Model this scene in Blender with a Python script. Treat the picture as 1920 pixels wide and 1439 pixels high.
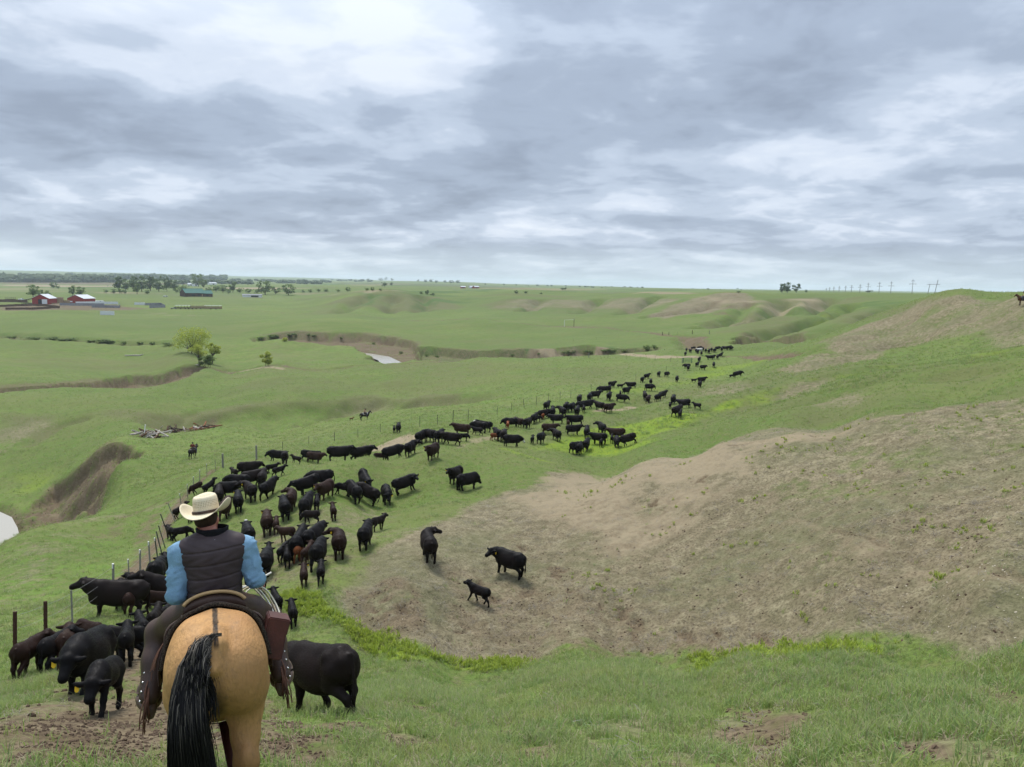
import bpy, bmesh, math, random
import numpy as np
from mathutils import Vector, Matrix, Euler

for o in list(bpy.data.objects):
    bpy.data.objects.remove(o)
SC = bpy.context.scene
COL = SC.collection
RNG = random.Random(7)
CZ = 45.0                                   # camera height above the creek level datum
PITCH, ROLL = math.radians(7.59), math.radians(1.19)

# ---------------------------------------------------------------- camera
cam_data = bpy.data.cameras.new('camera')
cam_data.sensor_width = 36.0
cam_data.lens = 1430.0 / 1920.0 * 36.0
cam_data.clip_start = 0.1
cam_data.clip_end = 60000.0
cam = bpy.data.objects.new('camera', cam_data)
COL.objects.link(cam)
cam.matrix_world = (Matrix.Translation((0, 0, CZ)) @ Matrix.Rotation(math.pi / 2 - PITCH, 4, 'X')
                    @ Matrix.Rotation(ROLL, 4, 'Z'))
SC.camera = cam

# ---------------------------------------------------------------- light: soft overcast sun + cloudy sky
SUN_EL, SUN_AZ = math.radians(56), math.radians(-28)      # azimuth from +Y towards +X
sd = bpy.data.lights.new('sun', 'SUN')
sd.energy = 1.5
sd.angle = math.radians(18)
sd.color = (1.0, 0.97, 0.92)
sun = bpy.data.objects.new('sun', sd)
COL.objects.link(sun)
_sd = Vector((math.cos(SUN_EL) * math.sin(SUN_AZ), math.cos(SUN_EL) * math.cos(SUN_AZ), math.sin(SUN_EL)))
sun.rotation_euler = _sd.to_track_quat('Z', 'Y').to_euler()
sun.location = (0, 0, 300)

SC.view_settings.view_transform = 'Standard'
SC.view_settings.look = 'None'
SC.view_settings.exposure = 1.5
SC.view_settings.gamma = 1.0
SC.view_settings.use_curve_mapping = False
SC.cycles.use_denoising = True
SC.cycles.max_bounces = 4
SC.cycles.diffuse_bounces = 2
SC.cycles.glossy_bounces = 2
SC.cycles.volume_bounces = 1
SC.cycles.transparent_max_bounces = 8
SC.cycles.sample_clamp_indirect = 4.0

world = bpy.data.worlds.new('World')
SC.world = world
world.use_nodes = True
world.cycles.sampling_method = 'MANUAL'
world.cycles.sample_map_resolution = 512
def build_sky():
    nt = world.node_tree; N = nt.nodes; LK = nt.links
    N.clear()
    def nd(t, **kw):
        n = N.new(t)
        for k, v in kw.items(): setattr(n, k, v)
        return n
    def val(sock, v):
        if hasattr(v, 'links') or hasattr(v, 'is_linked'): LK.new(v, sock)
        else: sock.default_value = v
    def m(op, a, b=0.0, c=0.0, clamp=False):
        n = nd('ShaderNodeMath', operation=op); n.use_clamp = clamp
        val(n.inputs[0], a); val(n.inputs[1], b); val(n.inputs[2], c)
        return n.outputs[0]
    def mix(f, a, b, bt='MIX'):
        n = nd('ShaderNodeMix', data_type='RGBA', blend_type=bt)
        val(n.inputs[0], f); val(n.inputs[6], a); val(n.inputs[7], b)
        return n.outputs[2]
    def ramp(f, stops):
        n = nd('ShaderNodeValToRGB'); n.color_ramp.interpolation = 'EASE'
        e = n.color_ramp.elements
        while len(e) > 1: e.remove(e[-1])
        e[0].position = stops[0][0]; e[0].color = tuple(stops[0][1]) + (1,)
        for p, c in stops[1:]:
            k = e.new(p); k.color = tuple(c) + (1,)
        LK.new(f, n.inputs[0]); return n.outputs[0]
    tc = nd('ShaderNodeTexCoord')
    sep = nd('ShaderNodeSeparateXYZ'); LK.new(tc.outputs['Generated'], sep.inputs[0])
    x, y, z = sep.outputs
    zc = m('MAXIMUM', z, 0.0)
    den = m('ADD', zc, SKY_DEN)
    px = m('DIVIDE', x, den); py = m('DIVIDE', y, den)
    def vec(a, b, c=0.0):
        n = nd('ShaderNodeCombineXYZ'); val(n.inputs[0], a); val(n.inputs[1], b); val(n.inputs[2], c); return n.outputs[0]
    P = vec(px, py)
    def noise(v, scale, detail, rough, dist=0.0, off=(0, 0, 0)):
        mp = nd('ShaderNodeMapping'); LK.new(v, mp.inputs[0]); mp.inputs['Location'].default_value = off
        n = nd('ShaderNodeTexNoise'); LK.new(mp.outputs[0], n.inputs['Vector'])
        n.inputs['Scale'].default_value = scale; n.inputs['Detail'].default_value = detail
        n.inputs['Roughness'].default_value = rough; n.inputs['Distortion'].default_value = dist
        return n.outputs[0]
    big = noise(P, 0.95, 3.0, 0.5, 0.5, SKY_OFF[0])
    med = noise(P, 2.6, 5.0, 0.55, 0.3, SKY_OFF[1])
    wisp = noise(P, 7.5, 3.0, 0.55, 0.4, SKY_OFF[2])
    # heavier and thinner parts of the cloud deck
    dens = m('ADD', m('MULTIPLY', big, 0.56), m('ADD', m('MULTIPLY', med, 0.56), m('MULTIPLY', wisp, 0.12)))
    for (cx, cy, rx, ry, amp) in SKY_BANKS:
        dx = m('DIVIDE', m('SUBTRACT', px, cx), rx); dy = m('DIVIDE', m('SUBTRACT', py, cy), ry)
        q = m('ADD', m('MULTIPLY', dx, dx), m('MULTIPLY', dy, dy))
        g = m('POWER', 2.718, m('MULTIPLY', q, -1.0))
        dens = m('ADD', dens, m('MULTIPLY', g, amp))
    cloud = ramp(dens, [(0.38, (0.302, 0.326, 0.360)), (0.49, (0.255, 0.284, 0.330)), (0.58, (0.194, 0.226, 0.274)), (0.68, (0.147, 0.175, 0.220)), (0.82, (0.115, 0.137, 0.175))])
    # thin haze band at the horizon, open overcast brightening evenly towards the zenith
    hz = ramp(z, [(0.0, (1, 1, 1)), (0.02, (0.6, 0.6, 0.6)), (0.06, (0, 0, 0))])
    hzf = m('MULTIPLY', hz, 0.7)
    col = mix(hzf, cloud, (0.250, 0.300, 0.325, 1))
    top = nd('ShaderNodeMapRange'); LK.new(z, top.inputs[0])
    top.inputs[1].default_value = 0.25; top.inputs[2].default_value = 1.0; top.inputs[3].default_value = 1.0; top.inputs[4].default_value = 2.3
    tv = vec(top.outputs[0], top.outputs[0], top.outputs[0])
    col = mix(1.0, col, tv, 'MULTIPLY')
    low = nd('ShaderNodeMapRange'); LK.new(z, low.inputs[0])
    low.inputs[1].default_value = -0.02; low.inputs[2].default_value = 0.0; low.inputs[3].default_value = 0.0; low.inputs[4].default_value = 1.0
    sky = nd('ShaderNodeTexSky', sky_type='NISHITA')
    sky.sun_disc = False; sky.sun_elevation = SUN_EL; sky.sun_rotation = SUN_AZ
    bg1 = nd('ShaderNodeBackground'); LK.new(sky.outputs[0], bg1.inputs[0]); bg1.inputs[1].default_value = 0.05
    bg2 = nd('ShaderNodeBackground'); LK.new(col, bg2.inputs[0]); bg2.inputs[1].default_value = 1.0
    ms = nd('ShaderNodeMixShader'); ms.inputs[0].default_value = 0.95
    LK.new(bg1.outputs[0], ms.inputs[1]); LK.new(bg2.outputs[0], ms.inputs[2])
    out = nd('ShaderNodeOutputWorld'); LK.new(ms.outputs[0], out.inputs[0])
SKY_OFF = [(3.1, 1.7, 0), (11.3, -4.2, 0), (5.0, 9.0, 0)]
SKY_DEN = 0.17
def _sky_xy(u, v):          # cloud-deck coordinates of a direction
    a = math.atan((u - 960) / 1430.0); e = math.atan((529 + 0.0208 * (u - 960) - v) / 1430.0 * math.cos(a))
    d = Vector((math.sin(a) * math.cos(e), math.cos(a) * math.cos(e), math.sin(e))); q = max(0, d.z) + SKY_DEN
    return d.x / q, d.y / q
def _bank(u, v, ru, rv, amp):
    x, y = _sky_xy(u, v); x1, _ = _sky_xy(u + ru, v); _, y1 = _sky_xy(u, v - rv)
    return (x, y, abs(x1 - x), abs(y1 - y), amp)
SKY_BANKS = [_bank(*b) for b in ((650,110,300,100,-.14),(80,40,200,60,-.12),(760,170,120,40,-.05),(450,60,120,30,.05),(860,95,120,50,-.05),(300,110,120,60,.04),(1200,190,300,130,.15),(1650,60,350,110,.09),(1000,30,150,40,.08),
   (250,265,360,75,.15),(560,330,220,35,-.10),(880,345,160,50,.11),(1450,300,300,70,-.12),(1150,330,150,60,-.08),(1700,270,250,60,-.05),(1300,395,400,28,-.10),(1750,360,200,30,.06),(450,410,500,30,.10),(300,370,250,14,-.07),(900,440,350,10,-.08),(600,470,500,9,.07),(1400,425,300,10,.06),(1100,470,500,8,-.06),(1700,450,200,9,-.07),(400,440,300,8,-.05),(120,470,200,14,-.08),(1250,440,400,14,-.07),(1500,480,500,14,.04))]
build_sky()
# ---------------------------------------------------------------- terrain heights
# The land is one height field z(azimuth, log distance) seen from the hilltop the photographer
# stands on; survey points (photo column, photo row, horizontal metres) are turned into heights.
F_PX, U0, V0 = 1430.0, 960.0, 719.5
_p, _r = PITCH, ROLL
_FW = np.array([0, math.cos(_p), -math.sin(_p)])
_UP0 = np.array([0, math.sin(_p), math.cos(_p)])
_RT = np.array([math.cos(_r), 0, 0]) + math.sin(_r) * _UP0
_UP = np.array([-math.sin(_r), 0, 0]) + math.cos(_r) * _UP0

def bearing(u, v):
    d = _FW + (u - U0) / F_PX * _RT + (V0 - v) / F_PX * _UP
    h = math.hypot(d[0], d[1])
    return math.atan2(d[0], d[1]), d[2] / h

_BR = np.log(np.array([0.3, 1.5, 3.0, 6.4, 10, 14, 23, 33, 60, 100, 160, 250, 400, 800, 20000.]))
_BZ = np.array([-2.3, -2.4, -2.85, -4.3, -6.0, -7.9, -11.5, -12.3, -15.5, -19.5, -24, -29, -33, -34.5, -34.5])
def base_z(L):
    return np.interp(L, _BR, _BZ)

# (u, v, d) visible points; ('a', azimuth deg, d, z) hidden or out-of-frame points
SURVEY = [
 # foreground slope
 ('a',-22,5.0,-3.66),('a',-22,4.0,-3.32),
 (0,1439,6.3),(300,1439,6.7),(600,1439,6.35),(960,1439,6.35),(1300,1439,6.2),(1600,1439,6.0),(1900,1439,5.8),
 (0,1380,8.4),(400,1380,8.2),(960,1380,8.3),(1400,1370,8.3),(1900,1350,7.6),
 (175,1338,11.0),(607,1340,10.0),(960,1310,12.4),(1300,1300,11.8),(1600,1290,10.4),(1900,1280,9.6),
 (48,1273,15.8),(269,1210,19.5),(420,1270,15),(760,1270,18),(1000,1262,18.5),(1200,1248,17.2),(1400,1232,15.2),(1600,1222,13.0),(1900,1222,11.4),
 (1100,1243,20.6),
 ('a',18,19.5,-10.4),('a',23,18.5,-9.4),('a',28,17.6,-8.5),('a',33,16.8,-7.9),('a',12,21.5,-11.5),
 # draw bottom and hollow
 (700,1205,24.3),(850,1245,23.0),(1000,1236,23.4),(1150,1225,23.6),(1300,1215,23.3),(1500,1205,22.0),(1700,1205,20.6),(1900,1212,19.2),
 (549,1172,25.5),(570,1098,29),(620,1130,26.6),(600,1055,31.5),(685,1026,33.5),(480,1110,29.5),(400,1130,28),
 (640,985,38),(503,930,51),(560,960,42),(440,970,46),(700,940,46),(763,925,47.5),(880,915,47),
 (740,1110,27),
 # left flank
 (30,1200,21.5),(100,1120,33),(20,1130,33),(190,1080,36),(300,1030,42),(330,1000,47),(0,1060,46),
 (200,1020,52),(0,1018,60),(60,1000,66),(150,975,74),(250,950,76),(360,925,66),(330,905,84),(420,900,62),(380,890,80),
 (418,878,82),(481,862,86),(362,860,112),(290,880,104),(240,920,92),
 (200,890,112),(250,850,126),(250,826,146),(185,850,136),(330,815,160),(420,792,168),
 ('a',-33.5,84,-30),('a',-33,100,-37.5),('a',-31,100,-33),('a',-29.5,112,-36.5),('a',-36,80,-31),
 # pond hollow under the bluff
 (8,985,148),(0,930,170),(60,905,172),(110,880,172),(0,870,192),(80,850,190),(170,850,165),
 (100,810,206),(200,800,196),(0,800,218),
 # brown slope
 (895,1132,27.6),(955,1078,30.2),(805,1046,30.8),(760,1000,35),(850,985,36),(1000,1000,34.8),(950,940,41),
 (1100,1100,28.3),(1200,1150,26.2),(1200,1050,30.3),(1200,960,35.8),(1150,895,43),(1350,1100,26.8),(1400,980,31.5),(1500,1100,25.0),
 (1400,880,37.5),(1600,1100,23.6),(1700,1000,26.5),(1600,880,34.5),(1850,1100,21.3),(1850,950,27.5),(1850,830,34.5),
 (1000,912,44),(1200,866,45),(1350,831,44.5),(1500,806,43.5),(1640,783,42.5),(1780,762,42),(1920,742,42),
 # behind the ridge
 ('a',8,55,-14.5),('a',15,55,-12.5),('a',22,54,-10),('a',30,52,-7.2),
 (960,862,58),(1050,862,66),(1200,846,70),(1350,812,70),(1500,775,68),(1700,735,66),(1900,705,64),
 (1300,815,80),(1450,770,84),(1600,735,84),(1800,695,84),
 (1075,850,80),(1180,837,84),(1000,838,78),(940,826,82),(1120,815,92),
 (1300,780,95),(1269,780,96),(1400,745,104),(1500,715,110),(1600,690,114),(1800,665,114),(1920,650,112),
 (1290,765,104),(1350,725,128),(1450,700,130),(1560,680,140),(1700,655,150),(1860,632,140),
 # brown knoll on the right
 (1640,640,165),(1750,605,168),(1800,561,176),(1740,566,188),(1860,560,182),(1915,573,150),(1920,600,143),(1700,590,190),(1640,608,194),
 (1560,632,200),(1480,653,214),(1400,672,225),
 # cattle meadow
 (811,862,56),(690,855,58),(620,862,59),(770,855,60),(850,833,71),(900,812,88),
 ('a',-11.6,68,-17.2),('a',-9.2,70,-17.0),('a',-13.5,70,-17.6),
 (780,828,79),(745,811,104),(960,801,97),(1050,798,97),(1044,780,104),(1135,772,108),(1085,756,120),(1165,753,122),
 (1140,735,142),(1160,728,152),(1215,715,174),(1240,750,122),(1300,717,170),(1262,757,114),(1290,690,206),(1338,688,210),(1385,706,180),(1250,706,184),
 (1330,662,252),(1366,656,262),(1420,655,262),(1285,668,246),
 # lower bench towards the creek, gully
 (684,788,152),(560,812,146),(480,835,125),(600,790,164),(720,771,170),(860,765,146),(960,771,126),(1050,741,150),(960,742,172),(850,750,182),
 ('a',-14.5,186,-35.0),('a',-12,190,-34.0),('a',-18,184,-35.8),('a',-8,196,-31.5),
 (480,795,186),(560,775,196),(640,762,205),(760,750,208),(420,785,200),(320,790,205),
 (600,735,228),(760,725,228),(900,715,222),(1050,705,210),(1130,690,228),(480,750,222),(300,760,222),(150,760,228),
 (960,690,244),(1100,672,268),(1200,672,258),(800,688,272),(650,692,282),(500,695,285),(400,720,262),(200,730,268),(0,735,268),(0,700,318),
 (700,683,290),(900,672,290),
 (560,690,296),
 # creek cut banks
 (190,724,296),(420,704,312),(300,716,300),(300,700,330),(400,692,334),(180,705,330),(60,690,345),
 (720,676,315),(745,676,316),(690,664,345),(655,652,372),(560,650,400),(600,660,372),(640,672,330),(520,680,318),(540,640,408),
 (570,622,436),(640,622,432),(700,628,420),(750,635,405),(782,643,384),(640,640,408),(720,655,372),(760,668,336),
 (800,670,318),(860,672,312),(800,648,372),(900,655,352),(1000,650,350),(1100,645,345),(1000,666,318),(1100,662,318),(1200,658,312),(1230,655,308),
 (1290,634,338),(1330,632,340),(1300,652,310),(1340,650,306),(1400,640,312),(1480,636,318),(1400,626,345),(1490,626,350),(1380,652,284),(1500,648,262),
 (388,690,302),(345,660,372),(180,650,436),(300,640,440),(450,630,470),(100,615,520),(0,630,520),(450,612,540),(300,610,560),
 # valley floor
 (600,600,560),(800,620,470),(900,600,520),(1060,612,470),(1000,630,410),(1150,625,400),(1250,615,420),(75,572,850),(200,590,700),(350,583,760),(160,558,1050),(500,575,850),
 # hills and plateau across the valley
 (730,548,830),(730,585,720),(650,560,810),(600,578,790),(820,556,850),(870,580,720),(560,570,950),
 (950,560,740),(950,582,660),(1000,548,900),(1100,553,800),(1050,585,610),(1100,575,650),(1200,553,700),(1200,585,560),
 (1370,549,570),(1340,552,568),(1400,549,580),(1280,566,560),(1220,590,520),(1290,598,470),(1340,600,450),(1400,590,455),(1440,575,500),(1420,556,560),(1360,575,520),
 (1330,615,400),(1420,612,385),(1500,615,370),(1500,585,450),(1560,600,380),(1560,565,560),(1500,551,640),(1620,555,560),(1640,580,420),(1700,565,470),(1750,555,480),(1700,553,620),(1620,551,700),
 (1920,556,600),(1850,553,700),
 (1360,551,650),(1330,551,700),(1400,551,680),(730,547,1000),(800,549,1000),(680,546,1000),(1300,550,800),(1400,550.5,800),(1500,551.5,950),(1250,551,1000),(1350,549,1100),(1700,553,900),(1850,554,1000),(1600,552,1000),(1450,552,750),(1150,553,1000),
 (1800,558,260),(1900,559,300),(1740,560,290),(1900,557,420),(1800,555,600),(1860,556,450),(1920,562,240),(1780,556,380),
 (700,538,1500),(300,545,1400),(900,545,1300),(960,540,2000),(500,545,1400),(1000,541,1500),(1300,546,1500),(1600,549,1500),(1900,553,1500),
 (0,536,2300),(300,534,2600),(600,534,2600),
 (0,522,4200),(300,524,4200),(700,530,4000),(1100,537,4000),(1500,545,4000),(1900,552,4000),
 (0,516,5500),(200,517,5500),(400,523,5500),(1200,541,2500),(1500,547,2500),(1800,552,2500),(1000,541,2800),(1300,543.5,5500),(1600,547,5500),(1850,552,6000),
 (0,507,9500),(120,510,9500),(300,515,9500),(480,520,9500),(640,524,9500),(820,530,9500),(1000,534,9500),(1200,540,9500),(1400,543,9500),(1600,545,9500),(1920,551,9500),
 (0,512,7000),(300,519,7000),(600,527,7000),(780,528,5200),(900,531,5200),(1000,537,7000),(1400,545,7000),
]
def _stretch(d):
    L = math.log(d); f = np.interp(L, np.log([5.5, 10, 46, 88]), [0, 1, 1, 0])
    return 1 + 0.2 * float(f)
def _survey_arrays():
    A, L, Z = [], [], []
    for p in SURVEY:
        if p[0] == 'a':
            az, d, z = math.radians(p[1]), p[2], p[3]; f = _stretch(d); d *= f; z *= f
        else:
            az, e = bearing(p[0], p[1]); d = p[2] * _stretch(p[2]); z = e * d
        A.append(az); L.append(math.log(d)); Z.append(z)
    # under and beside the photographer
    for az in (-60, -40, -20, 0, 20, 40, 60):
        for d, z in ((0.6, -2.3), (1.5, -2.4), (3.0, -2.85 + 0.004 * az)):
            A.append(math.radians(az)); L.append(math.log(d)); Z.append(z)
    for az, zs in ((-50, (-4.2, -9, -14, -22, -36, -37, -37, -36, -34)), (50, (-3.3, -4.5, -4.6, -5.5, -5, -4, -4, -6, -30))):
        for d, z in zip((6, 15, 35, 75, 160, 350, 800, 2500, 9500), zs):
            A.append(math.radians(az)); L.append(math.log(d)); Z.append(z)
    return np.array(A), np.array(L), np.array(Z)

AK = 4.0          # azimuth weight against log distance
_A, _L, _Z = _survey_arrays()
def _tps(r2):
    return 0.5 * r2 * np.log(r2 + 1e-12)
def _fit():
    X = np.stack([_A * AK, _L], 1); n = len(X)
    w = (_Z - base_z(_L)) / np.exp(_L)
    r2 = ((X[:, None] - X[None]) ** 2).sum(-1)
    K = _tps(r2) + np.eye(n) * 0.0006
    P = np.concatenate([np.ones((n, 1)), X], 1)
    M = np.zeros((n + 3, n + 3)); M[:n, :n] = K; M[:n, n:] = P; M[n:, :n] = P.T
    s = np.linalg.solve(M, np.concatenate([w, np.zeros(3)]))
    return X, s
_TX, _TS = _fit()
def height0(az, L):
    """smooth land height relative to the camera, arrays of azimuth and log distance"""
    az = np.asarray(az, float); L = np.asarray(L, float)
    shp = az.shape; a = az.ravel(); l = L.ravel()
    ac = np.clip(a, -0.9, 0.9); out = np.empty(len(a)); n = len(_TX)
    x = ac * AK
    for i in range(0, len(a), 20000):
        s = slice(i, i + 20000)
        r2 = (x[s, None] - _TX[None, :, 0]) ** 2 + (l[s, None] - _TX[None, :, 1]) ** 2
        out[s] = _tps(r2) @ _TS[:n] + _TS[n] + _TS[n + 1] * x[s] + _TS[n + 2] * l[s]
    fade = np.clip((np.abs(a) - 0.9) / 0.9, 0, 1); fade = fade * fade * (3 - 2 * fade)
    return (base_z(l) + out * (1 - fade) * np.exp(l)).reshape(shp)

# ---- lattice noise
def _hash(ix, iy, seed):
    h = (ix.astype(np.int64) * 374761393 + iy.astype(np.int64) * 668265263 + seed * 974634577) & 0xffffffff
    h = ((h ^ (h >> 13)) * 1274126177) & 0xffffffff
    return ((h ^ (h >> 16)) & 0xffff) / 65535.0
def vnoise(x, y, seed=0):
    ix = np.floor(x); iy = np.floor(y); fx = x - ix; fy = y - iy
    fx = fx * fx * fx * (fx * (fx * 6 - 15) + 10); fy = fy * fy * fy * (fy * (fy * 6 - 15) + 10)
    a = _hash(ix, iy, seed); b = _hash(ix + 1, iy, seed); c = _hash(ix, iy + 1, seed); d = _hash(ix + 1, iy + 1, seed)
    return (a + (b - a) * fx) * (1 - fy) + (c + (d - c) * fx) * fy - 0.5
def fbm(x, y, seed=0, octv=4):
    s = 0; a = 1.0
    for k in range(octv):
        s = s + a * vnoise(x, y, seed + k * 17); a *= 0.5; x = x * 2.03 + 7.1; y = y * 2.03 - 3.7
    return s
def sstep(a, b, x):
    t = np.clip((x - a) / (b - a), 0, 1); return t * t * (3 - 2 * t)
# ---------------------------------------------------------------- ground sheet on a polar grid
def _axis(parts):
    out = [parts[0][0]]
    for a, b, st in parts:
        n = max(1, int(round((b - a) / st))); out += list(a + (b - a) * (np.arange(1, n + 1) / n))
    return np.array(out)
GA = np.radians(_axis([(-180, -60, 8.0), (-60, -44, 0.8), (-44, -36.6, 0.3), (-36.6, 36.6, 0.145), (36.6, 44, 0.3), (44, 60, 0.8), (60, 180, 8.0)]))
GL = _axis([(math.log(0.5), math.log(4.5), 0.04), (math.log(4.5), math.log(60), 0.0052), (math.log(60), math.log(420), 0.0058), (math.log(420), math.log(1200), 0.008), (math.log(1200), math.log(10300), 0.02)])
AZ, LL = np.meshgrid(GA, GL, indexing='ij')
RR = np.exp(LL)
GX, GY = RR * np.sin(AZ), RR * np.cos(AZ)
_cr = GA[::4] if len(GA[::4]) * 4 >= len(GA) else GA
# smooth heights on a coarser grid, then bilinear refinement
def _coarse():
    ga = np.unique(np.concatenate([GA[::3], GA[-1:]])); gl = np.unique(np.concatenate([GL[::3], GL[-1:]]))
    A, L = np.meshgrid(ga, gl, indexing='ij')
    H = (height0(A, L) - base_z(L)) / np.exp(L)
    # cubic-free separable interpolation
    T = np.empty((len(ga), len(GL)))
    for i in range(len(ga)): T[i] = np.interp(GL, gl, H[i])
    O = np.empty((len(GA), len(GL)))
    for j in range(len(GL)): O[:, j] = np.interp(GA, ga, T[:, j])
    return O * RR + base_z(LL)
GZ = _coarse()

def ground_hit(u, v, dmin=0.0):
    """first point of the land met by the sight line through photo pixel (u, v): x, y, z(rel), d"""
    az, e = bearing(u, v)
    i = np.clip(np.searchsorted(GA, az), 1, len(GA) - 1); t = (az - GA[i - 1]) / (GA[i] - GA[i - 1])
    zr = GZ[i - 1] * (1 - t) + GZ[i] * t
    er = zr / np.exp(GL)
    k = np.where((er >= e) & (np.exp(GL) > max(dmin, 2.0)))[0]
    if len(k) == 0: j = len(GL) - 1; L = GL[j]
    else:
        j = k[0]
        if j > 0 and er[j] != er[j - 1] and er[j - 1] < e: L = GL[j - 1] + (GL[j] - GL[j - 1]) * (e - er[j - 1]) / (er[j] - er[j - 1])
        else: L = GL[j]
    d = math.exp(L); z = float(np.interp(L, GL, zr))
    return d * math.sin(az), d * math.cos(az), z, d
def ground_z(x, y):
    az = math.atan2(x, y); L = math.log(max(0.51, math.hypot(x, y)))
    i = int(np.clip(np.searchsorted(GA, az), 1, len(GA) - 1)); j = int(np.clip(np.searchsorted(GL, L), 1, len(GL) - 1))
    t = (az - GA[i - 1]) / (GA[i] - GA[i - 1]); s = min(1, max(0, (L - GL[j - 1]) / (GL[j] - GL[j - 1])))
    return float((GZ[i-1, j-1] * (1-s) + GZ[i-1, j] * s) * (1-t) + (GZ[i, j-1] * (1-s) + GZ[i, j] * s) * t)
def at_dist(u, d):
    az, _ = bearing(u, 700)
    x, y = d * math.sin(az), d * math.cos(az)
    return x, y, ground_z(x, y), d
def to_ground(pts):
    out = []
    for p in pts:
        h = ground_hit(p[0], p[1], p[2] if len(p) > 2 else 0); out.append((h[0], h[1]))
    return np.array(out)

# ---- cover maps laid on the land in metres
MASK = {k: np.zeros(GX.shape, np.float32) for k in ('dry', 'dirt', 'lush', 'pale', 'olive', 'bush')}
def _window(P, pad):
    """grid window that holds every vertex within pad metres of the outline"""
    az = np.arctan2(P[:, 0], P[:, 1]); r = np.hypot(P[:, 0], P[:, 1])
    rm = max(0.6, r.min() - pad); da = min(1.2, pad / rm)
    i0, i1 = np.searchsorted(GA, [az.min() - da, az.max() + da]); j0, j1 = np.searchsorted(GL, [math.log(rm), math.log(r.max() + pad)])
    return slice(max(0, i0 - 1), i1 + 2), slice(max(0, j0 - 1), j1 + 2)
def _segdist(P, X, Y, closed):
    d2 = np.full(X.shape, 1e18); inside = np.zeros(X.shape, bool); n = len(P)
    for k in range(n if closed else n - 1):
        ax, ay = P[k]; bx, by = P[(k + 1) % n]
        ex, ey = bx - ax, by - ay
        t = np.clip(((X - ax) * ex + (Y - ay) * ey) / (ex * ex + ey * ey + 1e-9), 0, 1)
        d2 = np.minimum(d2, (X - ax - t * ex) ** 2 + (Y - ay - t * ey) ** 2)
        if closed and ay != by:
            c = ((ay > Y) != (by > Y)) & (X < (bx - ax) * (Y - ay) / (by - ay) + ax); inside ^= c
    d = np.sqrt(d2)
    return np.where(inside, -d, d) if closed else d
def _put(name, P, w, soft, amt, closed, wob, patch=0.0, psc=1.0, carve=0.0, mode='max', seed=3):
    W = _window(P, w + soft * 2 + wob)
    X, Y = GX[W], GY[W]
    if X.size == 0: return
    d = _segdist(P, X, Y, closed) - w
    if wob: d = d + wob * fbm(X / (wob * 2.5), Y / (wob * 2.5), seed, 4)
    k = 1 - sstep(-soft, soft, d)
    if carve:
        GZ[W] -= carve * k
    if patch: k = k * np.clip(1 - patch + patch * 2.2 * (fbm(X / psc, Y / psc, seed + 5, 4) + 0.42), 0, 1)
    if name is None: return
    M = MASK[name][W]
    MASK[name][W] = np.maximum(M, k * amt) if mode == 'max' else M * (1 - k * amt)
def area(name, pts, soft=1.0, amt=1.0, wob=0.0, **kw):
    _put(name, to_ground(pts), 0.0, soft, amt, True, wob, **kw)
def stroke(name, pts, w=1.0, soft=0.5, amt=1.0, wob=0.0, **kw):
    _put(name, to_ground(pts), w, soft, amt, False, wob, **kw)

_crw = GZ.copy()
# creek channels and trails cut into the land (outlines taken before any carving)
CREEK = [
 (None, [(0,627),(70,633),(180,640),(300,643),(340,644)], 5, 3, -0.0, 2.6),
]
for nm, pts, w, soft, amt, cv in CREEK:
    stroke('dirt', pts, w, soft, 0.55, wob=3, carve=cv)

STREAM_XY = to_ground([(640,641),(668,644),(700,650),(730,657),(757,668),(758,676),(722,677),(709,664),(690,655),(660,648)])
# cut banks: the creek has sawn steep-sided trenches into the valley floor
def trench(pts, depth, soft, wob, amt=.85, mask='dirt', patch=.3, psc=5):
    P = to_ground(pts); _put(mask, P, 0.8, soft * 1.2, amt, True, wob, patch=patch, psc=psc, carve=0.0); _put(None, P, 0.0, soft, 0, True, wob, carve=depth)
trench([(470,634),(520,626),(570,622),(660,625),(740,633),(785,644),(780,668),(745,680),(718,684),(690,663),(640,649),(560,641),(490,638)], 3.6, 0.8, 6)
trench([(0,724),(100,722),(190,712),(250,704),(310,700),(425,696),(432,700),(330,716),(190,727),(0,733)], 3.2, .6, 4)
trench([(790,652),(900,657),(1000,654),(1100,648),(1230,650),(1232,659),(1100,668),(1000,672),(860,676),(790,676)], 3.8, .8, 6, .6)
trench([(1375,634),(1420,627),(1500,627),(1518,634),(1440,642),(1390,647)], 4.5, .8, 6, .75)
trench([(1262,634),(1290,632),(1345,650),(1330,656),(1280,655)], 2.0, 3.0, 3, .4)
trench([(250,838),(228,860),(203,890),(165,918),(148,945),(108,982),(62,990),(58,955),(98,908),(158,868)], 3.0, .8, 3.0, .9, patch=.35, psc=1.8)
trench([(170,905),(190,895),(200,900),(178,925),(150,955),(120,975),(135,945)], 2.2, .8, 1.5, .8, patch=.2, psc=2)
trench([(300,812),(400,802),(480,796),(600,788),(720,771),(860,756),(960,743),(960,738),(860,742),(700,750),(600,758),(480,772),(300,784)], 2.6, 5.0, 7, .0)
for a in ([(560,795),(620,775),(650,755)], [(640,775),(660,765),(720,752)], [(760,760),(800,750)], [(330,800),(350,785),(360,775)], [(60,835),(110,800),(150,790)]):
    stroke('olive', a, 1.5, 2.0, .9, wob=3, carve=1.2)
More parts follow.
